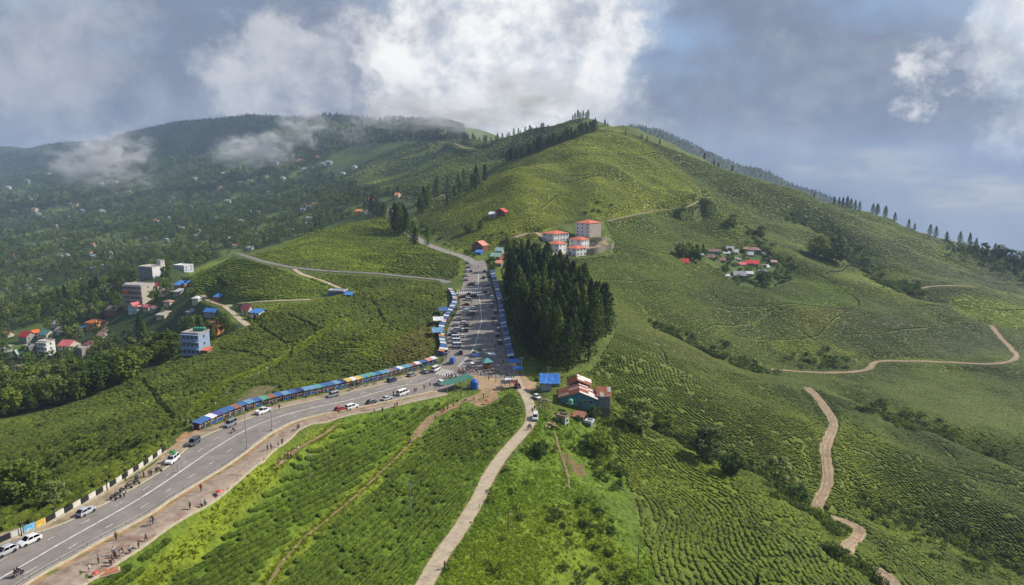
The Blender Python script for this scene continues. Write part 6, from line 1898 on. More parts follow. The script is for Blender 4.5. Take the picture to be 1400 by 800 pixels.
# ------------------------------------------------------------------ billboard wall on the left, railing
M_BWALL = mat('barrier_concrete', (0.42, 0.38, 0.27), 0.9, var=0.2, scale=1.0, second=(0.16, 0.15, 0.08), sec_scale=0.6)
M_BLK = mat('panel_black', (0.02, 0.02, 0.022), 0.6, var=0.2)
M_WHT = mat('panel_white', (0.60, 0.57, 0.50), 0.7, var=0.15)
def barrier():
    W = catmull(hits([(-40,762),(20,737),(75,712),(140,676),(185,647),(227,618)]), 0.5)
    t = thing('barrier_wall', 'low roadside wall of alternating black and white panels', 'wall', tuple(W[0]))
    S = resample(W, 2.0)
    for i in range(len(S) - 1):
        a, b = S[i], S[i + 1]; m_ = (a + b) / 2; rz = math.atan2(b[1] - a[1], b[0] - a[0]); z = float(H(m_[0], m_[1]))
        loc = (m_[0] - W[0][0], m_[1] - W[0][1], z - W[0][2])
        MB().box((0, 0, 0.1), (1.98, 0.35, 0.7)).build('base', M_BWALL, t, loc).rotation_euler.z = rz
        MB().box((0, 0, 0), (1.86, 0.14, 1.0)).build('panel', M_WHT if i % 2 else M_BLK, t, (loc[0], loc[1], loc[2] + 0.98)).rotation_euler.z = rz
    return S, t
BS, bw = barrier()
def poster(u, v, c, c2, label):
    p = hit(u, v)
    k = np.argmin(np.linalg.norm(BS[:, :2] - p[:2], axis=1)); k = min(k, len(BS) - 2)
    a, b = BS[k], BS[k + 1]; rz = math.atan2(b[1] - a[1], b[0] - a[0])
    n = np.array([math.sin(rz), -math.cos(rz)]) * 0.16
    m_ = (a[:2] + b[:2]) / 2 + n
    t = thing('poster_board', label, 'poster', (m_[0], m_[1], float(H(m_[0], m_[1])) + 0.95), rz)
    MB().box((0, 0, 0.05), (1.9, 0.06, 1.15)).build('board', mat('poster_' + label.split()[0], c, 0.5, var=0.1, scale=2, second=c2, sec_scale=1.3, sec_lo=0.5, sec_hi=0.58), t)
poster(29, 733, (0.10, 0.36, 0.62), (0.5, 0.6, 0.66), 'blue poster board on the black and white wall')
poster(45, 726, (0.62, 0.36, 0.06), (0.66, 0.55, 0.2), 'yellow poster board on the black and white wall')
lanterns = []
for i, (u, v) in enumerate([(30, 734), (75, 712), (147, 672), (172, 657), (200, 637), (222, 622)]):
    p = hit(u, v)
    t = thing('lantern_post', '%s dark lantern post from the near end of the panel wall' % ordinal(i), 'lamp post', tuple(p), 0, 'lantern posts of the panel wall')
    MB().tube([(0, 0, -0.3), (0, 0, 2.2)], 0.09, 8).build('post', M_BLK, t)
    MB().box((0, 0, 2.35), (0.62, 0.62, 0.3), taper=0.7).build('lantern', M_BLK, t)
def railing():
    P = np.c_[offset_curve(kin, -side * 0.12), kin[:, 0] * 0]
    S = resample(P, 2.6)[:26]
    t = thing('railing', 'thin grey metal railing along the near edge of the road', 'railing', (S[0, 0], S[0, 1], float(H(S[0, 0], S[0, 1]))))
    M = mat('rail_steel', (0.30, 0.29, 0.27), 0.5, metal=0.3, var=0.1)
    pts = []
    for q in S:
        z = float(H(q[0], q[1]))
        pts.append((q[0] - S[0, 0], q[1] - S[0, 1], z - t.location.z))
    for q in pts: MB().box((q[0], q[1], q[2] + 0.45), (0.07, 0.07, 1.1)).build('post', M, t)
    for hh in (0.45, 0.95): MB().tube([(q[0], q[1], q[2] + hh) for q in pts], 0.035, 5).build('rail', M, t)
railing()

# ------------------------------------------------------------------ poles
M_POLE = mat('pole_steel', (0.36, 0.37, 0.38), 0.45, metal=0.4, var=0.1)
M_WOODP = mat('pole_wood', (0.12, 0.085, 0.06), 0.85, var=0.2)
def lamp_pole(u, v, hpx, label, m=M_POLE, arm=True, kind='street_lamp', cat='street lamp', group=None):
    p = hit(u, v); h = hpx / (FPX / proj(*p)[2])
    t = thing(kind, label, cat, tuple(p), R(random.uniform(0, 30)), group)
    MB().tube([(0, 0, -0.6), (0, 0, h * 0.5), (0, 0, h)], [0.13, 0.10, 0.06], 8).build('pole', m, t)
    if arm:
        MB().tube([(0, 0, h * 0.97), (-0.6, 0, h + 0.15), (-1.4, 0, h + 0.2)], 0.045, 6).build('arm', m, t)
        MB().box((-1.55, 0, h + 0.16), (0.6, 0.24, 0.12)).build('lamp_head', M_FRAME, t)
        MB().box((0, 0, 0.25), (0.5, 0.5, 0.5)).build('base', M_KERB, t)
    else:
        MB().box((0, 0, h - 0.5), (1.5, 0.1, 0.1)).build('crossarm', m, t)
        for sx in (-0.6, 0, 0.6): MB().lathe([(0.0, 0), (0.06, 0), (0.07, 0.14), (0, 0.18)], 6, (sx, 0, h - 0.45)).build('insulator', M_WHT, t)
    return t
lamp_pole(338, 617, 56, 'tallest steel street lamp on the kerb opposite the stalls')
lamp_pole(372, 589, 32, 'shorter steel street lamp next along the kerb')
lamp_pole(562, 705, 48, 'grey steel pole standing in the near right tea field', arm=False, kind='utility_pole', cat='utility pole')
lamp_pole(451, 656, 40, 'dark wooden pole in the tea field left of the diagonal path', M_WOODP, False, 'utility_pole', 'utility pole')
lamp_pole(424, 656, 38, 'thin grey pole beside the dark wooden pole', M_POLE, False, 'utility_pole', 'utility pole')
lamp_pole(575, 452, 34, 'tall grey pole in the tea slope left of the market street', M_POLE, False, 'utility_pole', 'utility pole')
lamp_pole(596, 398, 26, 'grey pole where the side road meets the market street', M_POLE, False, 'utility_pole', 'utility pole')
lamp_pole(611, 386, 20, 'pale concrete pole at the corner of the side road', M_POLE, False, 'utility_pole', 'utility pole')
lamp_pole(872, 779, 40, 'weathered pole at the lower edge of the grass slope', M_WOODP, False, 'utility_pole', 'utility pole')
lamp_pole(695, 725, 30, 'weathered pole standing on the bright grass slope', M_WOODP, False, 'utility_pole', 'utility pole')
lamp_pole(678, 522, 26, 'dark pole in the middle of the earth plaza', M_WOODP, False, 'utility_pole', 'utility pole')
lamp_pole(713, 513, 26, 'pale pole beside the blue tarpaulin shelters', M_POLE, False, 'utility_pole', 'utility pole')
lamp_pole(750, 532, 32, 'thin pale pole in front of the blue tarpaulin shed', M_POLE, False, 'utility_pole', 'utility pole')
lamp_pole(616, 352, 18, 'first pole along the upper road above the junction', M_WOODP, False, 'utility_pole', 'utility pole')
lamp_pole(610, 280, 22, 'pole on the green hill beside the ridge road', M_WOODP, False, 'utility_pole', 'utility pole')
lamp_pole(630, 545, 24, 'thin dark pole behind the green canopy', M_WOODP, False, 'utility_pole', 'utility pole')

# ------------------------------------------------------------------ vehicles
M_PAINTS = {'white': (0.74, 0.74, 0.73), 'silver': (0.45, 0.46, 0.48), 'dark grey': (0.075, 0.08, 0.09), 'navy': (0.03, 0.04, 0.10), 'red': (0.38, 0.03, 0.03), 'maroon': (0.12, 0.015, 0.025), 'beige': (0.55, 0.50, 0.38), 'black': (0.02, 0.02, 0.022), 'grey': (0.22, 0.23, 0.24), 'yellow': (0.60, 0.36, 0.04), 'blue': (0.05, 0.17, 0.5)}
PAINT = {k: mat('car_paint_' + k.replace(' ', '_'), c, 0.32, var=0.04, spec=0.5, coat=0.4) for k, c in M_PAINTS.items()}
M_CGLASS = mat('car_glass', (0.02, 0.025, 0.03), 0.08, var=0.05, spec=0.8)
M_TYRE = mat('tyre_rubber', (0.022, 0.022, 0.022), 0.85, var=0.15)
M_RIM = mat('wheel_rim', (0.40, 0.40, 0.41), 0.35, metal=0.7, var=0.05)
M_LAMP = mat('headlamp', (0.7, 0.7, 0.68), 0.15, var=0.05)
M_TAIL = mat('tail_lamp', (0.35, 0.02, 0.02), 0.25, var=0.05)
M_BUMP = mat('bumper_plastic', (0.04, 0.04, 0.042), 0.6, var=0.1)
def ring_loft(mb, stations, mi=0):
    """stations: list of rings (lists of points); closed lofted body"""
    o = len(mb.v); n = len(stations[0])
    for r_ in stations: mb.v.extend([tuple(map(float, p)) for p in r_])
    for i in range(len(stations) - 1):
        for k in range(n):
            mb.f.append([o + i * n + k, o + i * n + (k + 1) % n, o + (i + 1) * n + (k + 1) % n, o + (i + 1) * n + k]); mb.m.append(mi)
    mb.f.append([o + k for k in range(n)][::-1]); mb.m.append(mi)
    mb.f.append([o + (len(stations) - 1) * n + k for k in range(n)]); mb.m.append(mi)
    return mb
def make_vehicle(kind):
    S = {  # length, width, height, belt, hood front z, bonnet end x, windscreen top x, roof end x, rear glass foot x, boot z
        'hatch': (3.8, 1.68, 1.50, 0.92, 0.74, 0.98, 0.30, -1.12, -1.80, 0.93),
        'sedan': (4.3, 1.72, 1.46, 0.90, 0.72, 0.95, 0.30, -0.95, -1.50, 0.92),
        'suv': (4.5, 1.85, 1.76, 1.05, 0.92, 1.10, 0.55, -1.95, -2.18, 1.05),
        'jeep': (4.4, 1.75, 1.92, 1.12, 1.02, 1.05, 0.75, -2.08, -2.16, 1.12),
        'van': (5.0, 1.90, 2.15, 1.15, 1.02, 1.75, 1.15, -2.40, -2.46, 1.15),
        'pickup': (5.1, 1.85, 1.80, 1.05, 0.95, 1.25, 0.70, -0.55, -0.75, 1.05),
    }[kind]
    L, W, Ht, belt, hood, bx, wx, rx, gx, boot = S
    hw = W / 2; zb = 0.24
    t = thing('parked_' + {'hatch': 'car', 'sedan': 'car', 'suv': 'car', 'jeep': 'jeep', 'van': 'van', 'pickup': 'pickup'}[kind], None, {'hatch': 'car', 'sedan': 'car', 'suv': 'car', 'jeep': 'jeep', 'van': 'van', 'pickup': 'pickup truck'}[kind])
    def ring(x, zt, w, zb_=zb):
        return [(x, -w * 0.94, zb_), (x, -w, zb_ + 0.18), (x, -w, zt - 0.16), (x, -w * 0.92, zt), (x, w * 0.92, zt), (x, w, zt - 0.16), (x, w, zb_ + 0.18), (x, w * 0.94, zb_)]
    mb = MB()
    ring_loft(mb, [ring(-L / 2, boot - 0.12, hw * 0.86, 0.36), ring(-L / 2 + 0.12, boot, hw * 0.96), ring(-L / 2 + 0.6, boot, hw), ring(bx - 0.4, belt, hw), ring(bx, belt, hw), ring(L / 2 - 0.35, hood + 0.08, hw * 0.97), ring(L / 2 - 0.08, hood, hw * 0.88), ring(L / 2, hood - 0.16, hw * 0.78, 0.36)])
    # cabin
    cw = hw * 0.90; rw = hw * 0.77
    def cring(x, z, w, zl=belt - 0.03):
        return [(x, -cw, zl), (x, -w, z - 0.06), (x, -w * 0.93, z), (x, w * 0.93, z), (x, w, z - 0.06), (x, cw, zl)]
    e = 0.02
    cab = [cring(gx, belt + 0.02, cw), cring(rx, Ht - 0.03, rw), cring((rx + wx) / 2, Ht, rw), cring(wx, Ht - 0.03, rw), cring(bx, belt + 0.02, cw)]
    ring_loft(mb, cab)
    if kind == 'pickup':
        for sy in (-1, 1): mb.box(((gx - L / 2) / 2, sy * (hw * 0.93), 1.18), (abs(gx + L / 2) - 0.05, 0.07, 0.32))
        mb.box((-L / 2 + 0.06, 0, 1.17), (0.07, W * 0.9, 0.30))
    for sx in (L * 0.30, -L * 0.29):
        for sy in (-1, 1): mb.box((sx, sy * (hw - 0.02), 0.52), (0.78, 0.08, 0.28), taper=0.8)
    mb.build('body', PAINT['white'], t)
    # glass
    def pane(name, P, off):
        P = [Vector(p) for p in P]; c = sum(P, Vector()) / 4
        q = [c + (p - c) * 0.88 + Vector(off) for p in P]
        MB().add([tuple(p) for p in q] + [tuple(p - Vector(off) * 0.9) for p in q], [(0, 1, 2, 3), (3, 2, 1, 0), (0, 4, 5, 1), (1, 5, 6, 2), (2, 6, 7, 3), (3, 7, 4, 0)]).build(name, M_CGLASS, t)
    pane('windscreen', [(bx, -cw, belt), (bx, cw, belt), (wx, rw, Ht - 0.04), (wx, -rw, Ht - 0.04)], (0.03, 0, 0.02))
    pane('rear_window', [(gx, cw, belt), (gx, -cw, belt), (rx, -rw, Ht - 0.04), (rx, rw, Ht - 0.04)], (-0.03, 0, 0.02))
    xm = (wx + rx) / 2 + 0.1
    cuts = [(bx - 0.08, wx - 0.02, xm, xm), (xm, xm, gx + 0.08, rx + 0.02)]
    if kind == 'van': cuts = [(bx - 0.08, wx - 0.02, 0.45, 0.45), (0.4, 0.4, -1.0, -1.0), (-1.05, -1.05, gx + 0.08, rx + 0.02)]
    for sy in (-1, 1):
        for a, b, c, d in cuts:
            q = [(a, sy * cw, belt), (b, sy * rw, Ht - 0.07), (d, sy * rw, Ht - 0.07), (c, sy * cw, belt)]
            pane('side_window', q if sy < 0 else q[::-1], (0, sy * 0.03, 0.005))
    # wheels
    ty = MB().lathe([(0.20, -0.10), (0.31, -0.11), (0.335, -0.06), (0.335, 0.06), (0.31, 0.11), (0.20, 0.10)], 16)
    rm = MB().lathe([(0.0, 0.085), (0.20, 0.10), (0.205, -0.10), (0.0, -0.085)], 12)
    tm = ty.mesh('wheel', M_TYRE, True); rmm = rm.mesh('rim', M_RIM)
    for sx in (L * 0.30, -L * 0.29):
        for sy in (-1, 1):
            w = link('wheel', tm, t, (sx, sy * (hw - 0.07), 0.335)); w.rotation_euler = (R(90), 0, 0)
            link('rim', rmm, w)
    for sy in (-1, 1):
        MB().box((L / 2 - 0.07, sy * hw * 0.62, hood - 0.10), (0.14, 0.34, 0.16)).build('headlight', M_LAMP, t)
        MB().box((-L / 2 + 0.04, sy * hw * 0.74, boot - 0.22), (0.10, 0.22, 0.26)).build('tail_light', M_TAIL, t)
    MB().box((L / 2 - 0.02, 0, 0.42), (0.16, W * 0.82, 0.20)).build('bumper', M_BUMP, t)
    MB().box((-L / 2 + 0.02, 0, 0.44), (0.16, W * 0.86, 0.20)).build('bumper', M_BUMP, t)
    return t
PROTO = {}
def road_dir(x, y):
    best = None
    for Cn in (RA[2], RB[2], LINE['concrete_track'][0], LINE['upper_road'][0]):
        d = np.hypot(Cn[:, 0] - x, Cn[:, 1] - y); k = int(d.argmin())
        if best is None or d[k] < best[0]:
            a = Cn[max(0, k - 3)]; b = Cn[min(len(Cn) - 1, k + 3)]
            best = (d[k], math.atan2(b[1] - a[1], b[0] - a[0]))
    return best[1]
def car(kind, paint, u, v, label, turn=0.0, sc=0.91, group='vehicles along the road'):
    p = hit(u, v)
    rz = road_dir(p[0], p[1]) + R(turn)
    swap = {'car_paint_white': PAINT[paint]}
    if kind not in PROTO:
        PROTO[kind] = make_vehicle(kind)
        r_ = PROTO[kind]; first = True
    else:
        r_ = dup(PROTO[kind], (0, 0, 0)); first = False
    z = float(H(p[0], p[1])) + 0.09
    r_.location = (p[0], p[1], z); r_.rotation_euler = (0, 0, rz); r_.scale = (sc, sc, sc)
    tag(r_, label, None, group)
    for ch in r_.children:
        if ch.name.split('.')[0] == 'body':
            ch.material_slots[0].link = 'OBJECT'; ch.material_slots[0].material = PAINT[paint]
    return r_
car('hatch', 'silver', 8, 758, 'silver hatchback cut by the left border of the picture', 180)
car('hatch', 'white', 41, 743, 'white hatchback parked nearest the blue poster board', 180)
car('hatch', 'silver', 118, 703, 'silver hatchback parked alone beside the panel wall', 0)
w4 = car('suv', 'white', 236, 632, 'white car with a green bundle on its roof at the end of the wall', 180)
car('suv', 'dark grey', 265, 608, 'dark grey car leaving the near end of the stalls', 180)
car('jeep', 'grey', 315, 583, 'grey jeep parked in front of the first stalls', 180)
car('pickup', 'white', 360, 565, 'white pickup parked by the stalls near the tall lamp', 0)
car('jeep', 'grey', 455, 543, 'grey jeep beside the middle of the long stall row', 180)
car('suv', 'navy', 536, 522, 'navy blue car parked by the stalls before the junction', 0)
car('suv', 'grey', 563, 515, 'grey car parked behind the navy one', 0)
car('hatch', 'silver', 581, 510, 'small silver hatchback left of the white van', 60)
car('van', 'white', 596, 507, 'white van parked at the end of the long stall row', 0)
car('hatch', 'red', 465, 562, 'red hatchback on the promenade side of the road', 0)
car('suv', 'white', 481, 559, 'white car behind the red hatchback', 0)
car('hatch', 'dark grey', 508, 552, 'dark hatchback next to the white car on the promenade side', 0)
car('sedan', 'silver', 529, 547, 'silver sedan parked on the promenade side', 0)
car('van', 'white', 551, 540, 'white van parked on the promenade side', 0)
car('jeep', 'white', 602, 526, 'white jeep in front of the green canopy', 60)
lorry = car('pickup', 'blue', 619, 496, 'blue small truck with a covered load at the zebra crossing', 20)
car('van', 'white', 610, 483, 'white van seen end on, parked below the other vans', 0)
car('jeep', 'dark grey', 630, 484, 'dark jeep seen end on beside the white van', 0)
car('van', 'white', 623, 475, 'nearest of three white vans parked across the market street', 85)
car('van', 'white', 622, 469, 'middle of three white vans parked across the market street', 85)
car('van', 'white', 621, 464, 'farthest of three white vans parked across the market street', 85)
car('suv', 'black', 619, 459, 'black car parked across, behind the three vans', 85)
car('suv', 'silver', 623, 453, 'silver car parked across, behind the black one', 85)
car('hatch', 'white', 632, 453, 'white hatchback between the silver and the dark cars', 30)
car('suv', 'dark grey', 638, 453, 'dark car parked nose on beside the silver car', 0)
car('hatch', 'dark grey', 638, 446, 'dark hatchback behind the dark nose on car', 0)
car('sedan', 'beige', 626, 438, 'beige sedan parked across by the blue tent', 90)
car('suv', 'white', 636, 427, 'white car parked across with a black lower side', 90)
car('sedan', 'maroon', 637, 418, 'maroon sedan parked across below the upper crossing', 90)
car('suv', 'silver', 639, 411, 'silver car parked across below the upper crossing', 90)
car('hatch', 'dark grey', 640, 404, 'dark hatchback nearest the upper crossing on the left', 90)
car('hatch', 'yellow', 648, 485, 'small yellow taxi on the centre line of the market street', 10)
car('jeep', 'white', 645, 502, 'white jeep parked by the navy awning', 20)
car('hatch', 'white', 637, 378, 'upper white hatchback above the upper crossing', 60)
car('hatch', 'silver', 637, 384, 'silver hatchback above the upper crossing', 60)
car('suv', 'white', 638, 372, 'white car at the top left of the market street', 40)
car('hatch', 'silver', 641, 366, 'silver hatchback at the top of the market street', 30)
car('suv', 'silver', 640, 361, 'silver car at the bend into the upper road', 20)
car('suv', 'black', 661, 381, 'black car at the top right of the market street', 5)
car('suv', 'dark grey', 668, 379, 'dark grey car beside the black one under the grove', 5)
car('hatch', 'white', 668, 390, 'white hatchback in the shade at the top right', 5)
car('hatch', 'black', 663, 400, 'black hatchback beside the upper crossing on the right', 5)
car('hatch', 'silver', 668, 403, 'silver hatchback at the right end of the upper crossing', 30)
car('suv', 'white', 672, 408, 'white car below the right end of the upper crossing', 5)
car('hatch', 'silver', 674, 413, 'silver hatchback below the white car on the right', 5)
car('suv', 'grey', 677, 428, 'grey car in the shade under the grove', 5)
car('hatch', 'grey', 681, 452, 'grey hatchback in the shade beside the dark stalls', 5)
car('suv', 'dark grey', 683, 470, 'dark car in the deep shade near the junction', 5)
car('hatch', 'white', 734, 545, 'white hatchback parked on the concrete track above the teal house', 20)
car('van', 'white', 732, 573, 'white van parked on the concrete track beside the green hut', 0, 0.85)
car('hatch', 'maroon', 708, 530, 'maroon car at the top of the concrete track', 10)
for kd, pt, u, v, tn, lab in [('suv','white',632,444,88,'white car between the dark hatchback and the beige sedan'),('hatch','silver',622,446,88,'silver hatchback beside the white tent'),('jeep','dark grey',644,431,85,'dark jeep parked beside the white two tone car'),('hatch','white',646,423,85,'white hatchback at the end of the middle parked row'),('suv','black',647,406,88,'black car below the upper crossing near the centre line'),('sedan','white',634,423,88,'white sedan nearest the kerb in the middle row'),('hatch','red',632,407,88,'red hatchback at the kerb below the upper crossing'),('suv','silver',672,419,5,'silver car in the row under the grove'),('hatch','dark grey',675,436,5,'dark hatchback in the row under the grove'),('suv','white',678,443,5,'white car in the row under the grove'),('hatch','navy',680,460,5,'navy hatchback in the row under the grove'),('jeep','white',664,391,5,'white jeep above the upper crossing on the right'),('sedan','grey',662,372,5,'grey sedan at the very top right of the street'),('hatch','maroon',643,372,30,'maroon hatchback at the top of the street'),('suv','dark grey',644,390,60,'dark car right of the silver hatchback above the crossing'),('hatch','white',631,462,88,'white hatchback at the outer end of the van row')]:
    car(kd, pt, u, v, lab, tn)
# roof bundle, tarpaulin load
b = MB(); rs = random.Random(2)
for i in range(7): b.box((rs.uniform(-0.4, 0.4), rs.uniform(-0.35, 0.35), 0.2 + 0.12 * i), (0.8 - 0.07 * i, 0.7 - 0.06 * i, 0.2), rs.uniform(0, 1))
o = b.build('bundle', mat('bundle_green', (0.05, 0.32, 0.06), 0.7), None, (w4.location.x, w4.location.y, w4.location.z + 1.76)); tag(o, 'bright green bundle tied on the roof of the white car', 'bundle')
lb = MB().box((-1.55, 0, 1.75), (1.9, 1.7, 1.3), taper=0.85); lb.box((-1.55, 0, 1.3), (2.0, 1.75, 0.4))
o = lb.build('tarpaulin_load', M_TARP, None, tuple(lorry.location)); o.rotation_euler = lorry.rotation_euler; tag(o, 'blue tarpaulin covered load on the small truck', 'load')

# ------------------------------------------------------------------ people
M_SKIN = mat('skin', (0.28, 0.155, 0.095), 0.6, var=0.08)
M_HAIR = mat('hair', (0.012, 0.010, 0.009), 0.5, var=0.1)
M_SHIRT = mat('shirt_white', (0.66, 0.65, 0.64), 0.8, var=0.1)
M_TROU = mat('trousers_dark', (0.03, 0.033, 0.045), 0.8, var=0.15)
def skin_mesh(name, verts, edges, radii, m, sub=1):
    me = bpy.data.meshes.new(name + '_bones')
    me.from_pydata(verts, edges, [])
    o = bpy.data.objects.new(name + '_bones', me); col.objects.link(o)
    sk = o.modifiers.new('skin', 'SKIN'); sk.use_smooth_shade = True
    for i, r_ in enumerate(radii): me.skin_vertices[0].data[i].radius = (r_, r_) if np.isscalar(r_) else r_
    me.skin_vertices[0].data[0].use_root = True
    ss = o.modifiers.new('sub', 'SUBSURF'); ss.levels = sub; ss.render_levels = sub
    dg = bpy.context.evaluated_depsgraph_get(); dg.update()
    ev = o.evaluated_get(dg)
    out = bpy.data.meshes.new_from_object(ev)
    out.name = name; out.materials.clear(); out.materials.append(m)
    bpy.data.objects.remove(o); bpy.data.meshes.remove(me)
    return out
def make_person(pose):
    hipz = 0.90 if pose != 'sit' else 0.52
    J = {'pelvis': (0, 0, hipz), 'belly': (0, 0, hipz + 0.20), 'chest': (0, 0.01, hipz + 0.42), 'neck': (0, 0, hipz + 0.57), 'head': (0, -0.02, hipz + 0.68), 'crown': (0, 0.0, hipz + 0.80)}
    for sx, s in ((-1, 'l'), (1, 'r')):
        J['hip' + s] = (0.10 * sx, 0, hipz - 0.04)
        J['sho' + s] = (0.19 * sx, 0, hipz + 0.48)
        if pose == 'stand':
            J['knee' + s] = (0.11 * sx, -0.01, 0.48); J['ank' + s] = (0.11 * sx, 0.02, 0.08); J['toe' + s] = (0.13 * sx, -0.15, 0.03)
            J['elb' + s] = (0.25 * sx, 0.03, hipz + 0.20); J['wri' + s] = (0.26 * sx, -0.05, hipz - 0.04)
        elif pose == 'walk':
            k = sx
            J['knee' + s] = (0.10 * sx, -0.16 * k - 0.03, 0.49); J['ank' + s] = (0.10 * sx, -0.24 * k + 0.05, 0.09); J['toe' + s] = (0.11 * sx, -0.24 * k - 0.12, 0.04)
            J['elb' + s] = (0.25 * sx, 0.13 * k + 0.02, hipz + 0.21); J['wri' + s] = (0.24 * sx, 0.20 * k - 0.10, hipz + 0.02)
        else:
            J['knee' + s] = (0.16 * sx, -0.40, 0.50); J['ank' + s] = (0.15 * sx, -0.38, 0.10); J['toe' + s] = (0.16 * sx, -0.54, 0.05)
            J['elb' + s] = (0.26 * sx, -0.12, hipz + 0.24); J['wri' + s] = (0.22 * sx, -0.36, hipz + 0.24)
        w = np.array(J['wri' + s]); e = np.array(J['elb' + s]); d = (w - e) / np.linalg.norm(w - e)
        J['palm' + s] = tuple(w + d * 0.07)
        for f in range(4):
            J['f%d%s' % (f, s)] = tuple(w + d * 0.11 + np.array([0.0, (f - 1.5) * 0.022, 0]))
            J['g%d%s' % (f, s)] = tuple(w + d * (0.17 - 0.012 * abs(f - 1.3)) + np.array([-0.015 * sx, (f - 1.5) * 0.024, 0]))
        J['th' + s] = tuple(w + d * 0.09 + np.array([-0.035 * sx, -0.045, 0]))
    J['nose'] = (0, -0.125, hipz + 0.685)
    J['earl'] = (-0.085, 0.0, hipz + 0.69); J['earr'] = (0.085, 0.0, hipz + 0.69)
    names = list(J)
    rad = {'pelvis': 0.13, 'belly': 0.115, 'chest': 0.135, 'neck': 0.055, 'head': 0.088, 'crown': 0.072, 'nose': 0.012, 'earl': 0.016, 'earr': 0.016}
    def rr(n):
        if n in rad: return rad[n]
        b = n[:-1]
        return {'hip': 0.088, 'knee': 0.058, 'ank': 0.042, 'toe': 0.036, 'sho': 0.062, 'elb': 0.042, 'wri': 0.030, 'palm': 0.034, 'th': 0.010}.get(b, 0.009)
    E = [('pelvis', 'belly'), ('belly', 'chest'), ('chest', 'neck'), ('neck', 'head'), ('head', 'crown'), ('head', 'nose'), ('head', 'earl'), ('head', 'earr')]
    for s in 'lr':
        E += [('pelvis', 'hip' + s), ('hip' + s, 'knee' + s), ('knee' + s, 'ank' + s), ('ank' + s, 'toe' + s), ('chest', 'sho' + s), ('sho' + s, 'elb' + s), ('elb' + s, 'wri' + s), ('wri' + s, 'palm' + s), ('palm' + s, 'th' + s)]
        for f in range(4): E += [('palm' + s, 'f%d%s' % (f, s)), ('f%d%s' % (f, s), 'g%d%s' % (f, s))]
    ix = {n: i for i, n in enumerate(names)}
    body = skin_mesh('person', [J[n] for n in names], [(ix[a], ix[b]) for a, b in E], [rr(n) for n in names], M_SKIN)
    def sub(name, ns, es, grow, m):
        k = {n: i for i, n in enumerate(ns)}
        return skin_mesh(name, [J[n] for n in ns], [(k[a], k[b]) for a, b in es], [rr(n) * grow + 0.012 for n in ns], m)
    J['cuffl'] = tuple(0.8 * np.array(J['anKl'.replace('K', 'k')]) + 0.2 * np.array(J['kneel'])); J['cuffr'] = tuple(0.8 * np.array(J['ankr']) + 0.2 * np.array(J['kneer']))
    rad['cuffl'] = rad['cuffr'] = 0.046
    shirt = sub('shirt', ['pelvis', 'belly', 'chest', 'shol', 'shor', 'elbl', 'elbr'], [('pelvis', 'belly'), ('belly', 'chest'), ('chest', 'shol'), ('chest', 'shor'), ('shol', 'elbl'), ('shor', 'elbr')], 1.06, M_SHIRT)
    trou = sub('trousers', ['pelvis', 'hipl', 'hipr', 'kneel', 'kneer', 'cuffl', 'cuffr'], [('pelvis', 'hipl'), ('pelvis', 'hipr'), ('hipl', 'kneel'), ('hipr', 'kneer'), ('kneel', 'cuffl'), ('kneer', 'cuffr')], 1.05, M_TROU)
    J['hairc'] = tuple(np.array(J['crown']) + np.array([0, 0.02, 0.0])); rad['hairc'] = 0.078
    J['hairb'] = (0, 0.055, hipz + 0.66); rad['hairb'] = 0.052
    hair = sub('hair', ['hairc', 'hairb'], [('hairc', 'hairb')], 1.0, M_HAIR)
    return body, shirt, trou, hair
PM_ = {k: make_person(k) for k in ('stand', 'walk', 'sit')}
SH = {n: mat('shirt_' + n.replace(' ', '_'), c, 0.8, var=0.12) for n, c in {'white': (0.70, 0.69, 0.68), 'black': (0.02, 0.02, 0.022), 'red': (0.50, 0.04, 0.04), 'blue': (0.08, 0.16, 0.42), 'pale blue': (0.38, 0.48, 0.62), 'grey': (0.25, 0.25, 0.26), 'pink': (0.60, 0.28, 0.32), 'maroon': (0.16, 0.03, 0.04), 'yellow': (0.62, 0.45, 0.10), 'dark green': (0.04, 0.12, 0.06), 'navy': (0.03, 0.04, 0.10)}.items()}
TR = {n: mat('legs_' + n, c, 0.8, var=0.15) for n, c in {'dark': (0.03, 0.033, 0.045), 'blue': (0.07, 0.10, 0.18), 'pale': (0.50, 0.48, 0.44), 'brown': (0.14, 0.09, 0.06)}.items()}
SEEN_LABEL = {}
def person(u, v, shirt, legs, where, pose=None, rz=None, dz=0.0, pos=None, sc=None):
    p = hit(u, v) if pos is None else pos
    pose = pose or random.choice(['stand', 'walk', 'stand'])
    b, s, t, h = PM_[pose]
    lab = 'person in %s top and %s trousers %s' % (shirt, legs, where)
    o = link('person', b, None, (p[0], p[1], p[2] + dz), rz if rz is not None else random.uniform(0, 6.28))
    k = sc or random.uniform(0.96, 1.06)
    o.scale = (k, k, k)
    tag(o, lab, 'person', 'people ' + where)
    for nm, me, m in (('shirt', s, SH[shirt]), ('trousers', t, TR[legs]), ('hair', h, None)):
        c = link(nm, me, o)
        if m:
            c.material_slots[0].link = 'OBJECT'; c.material_slots[0].material = m
    return o
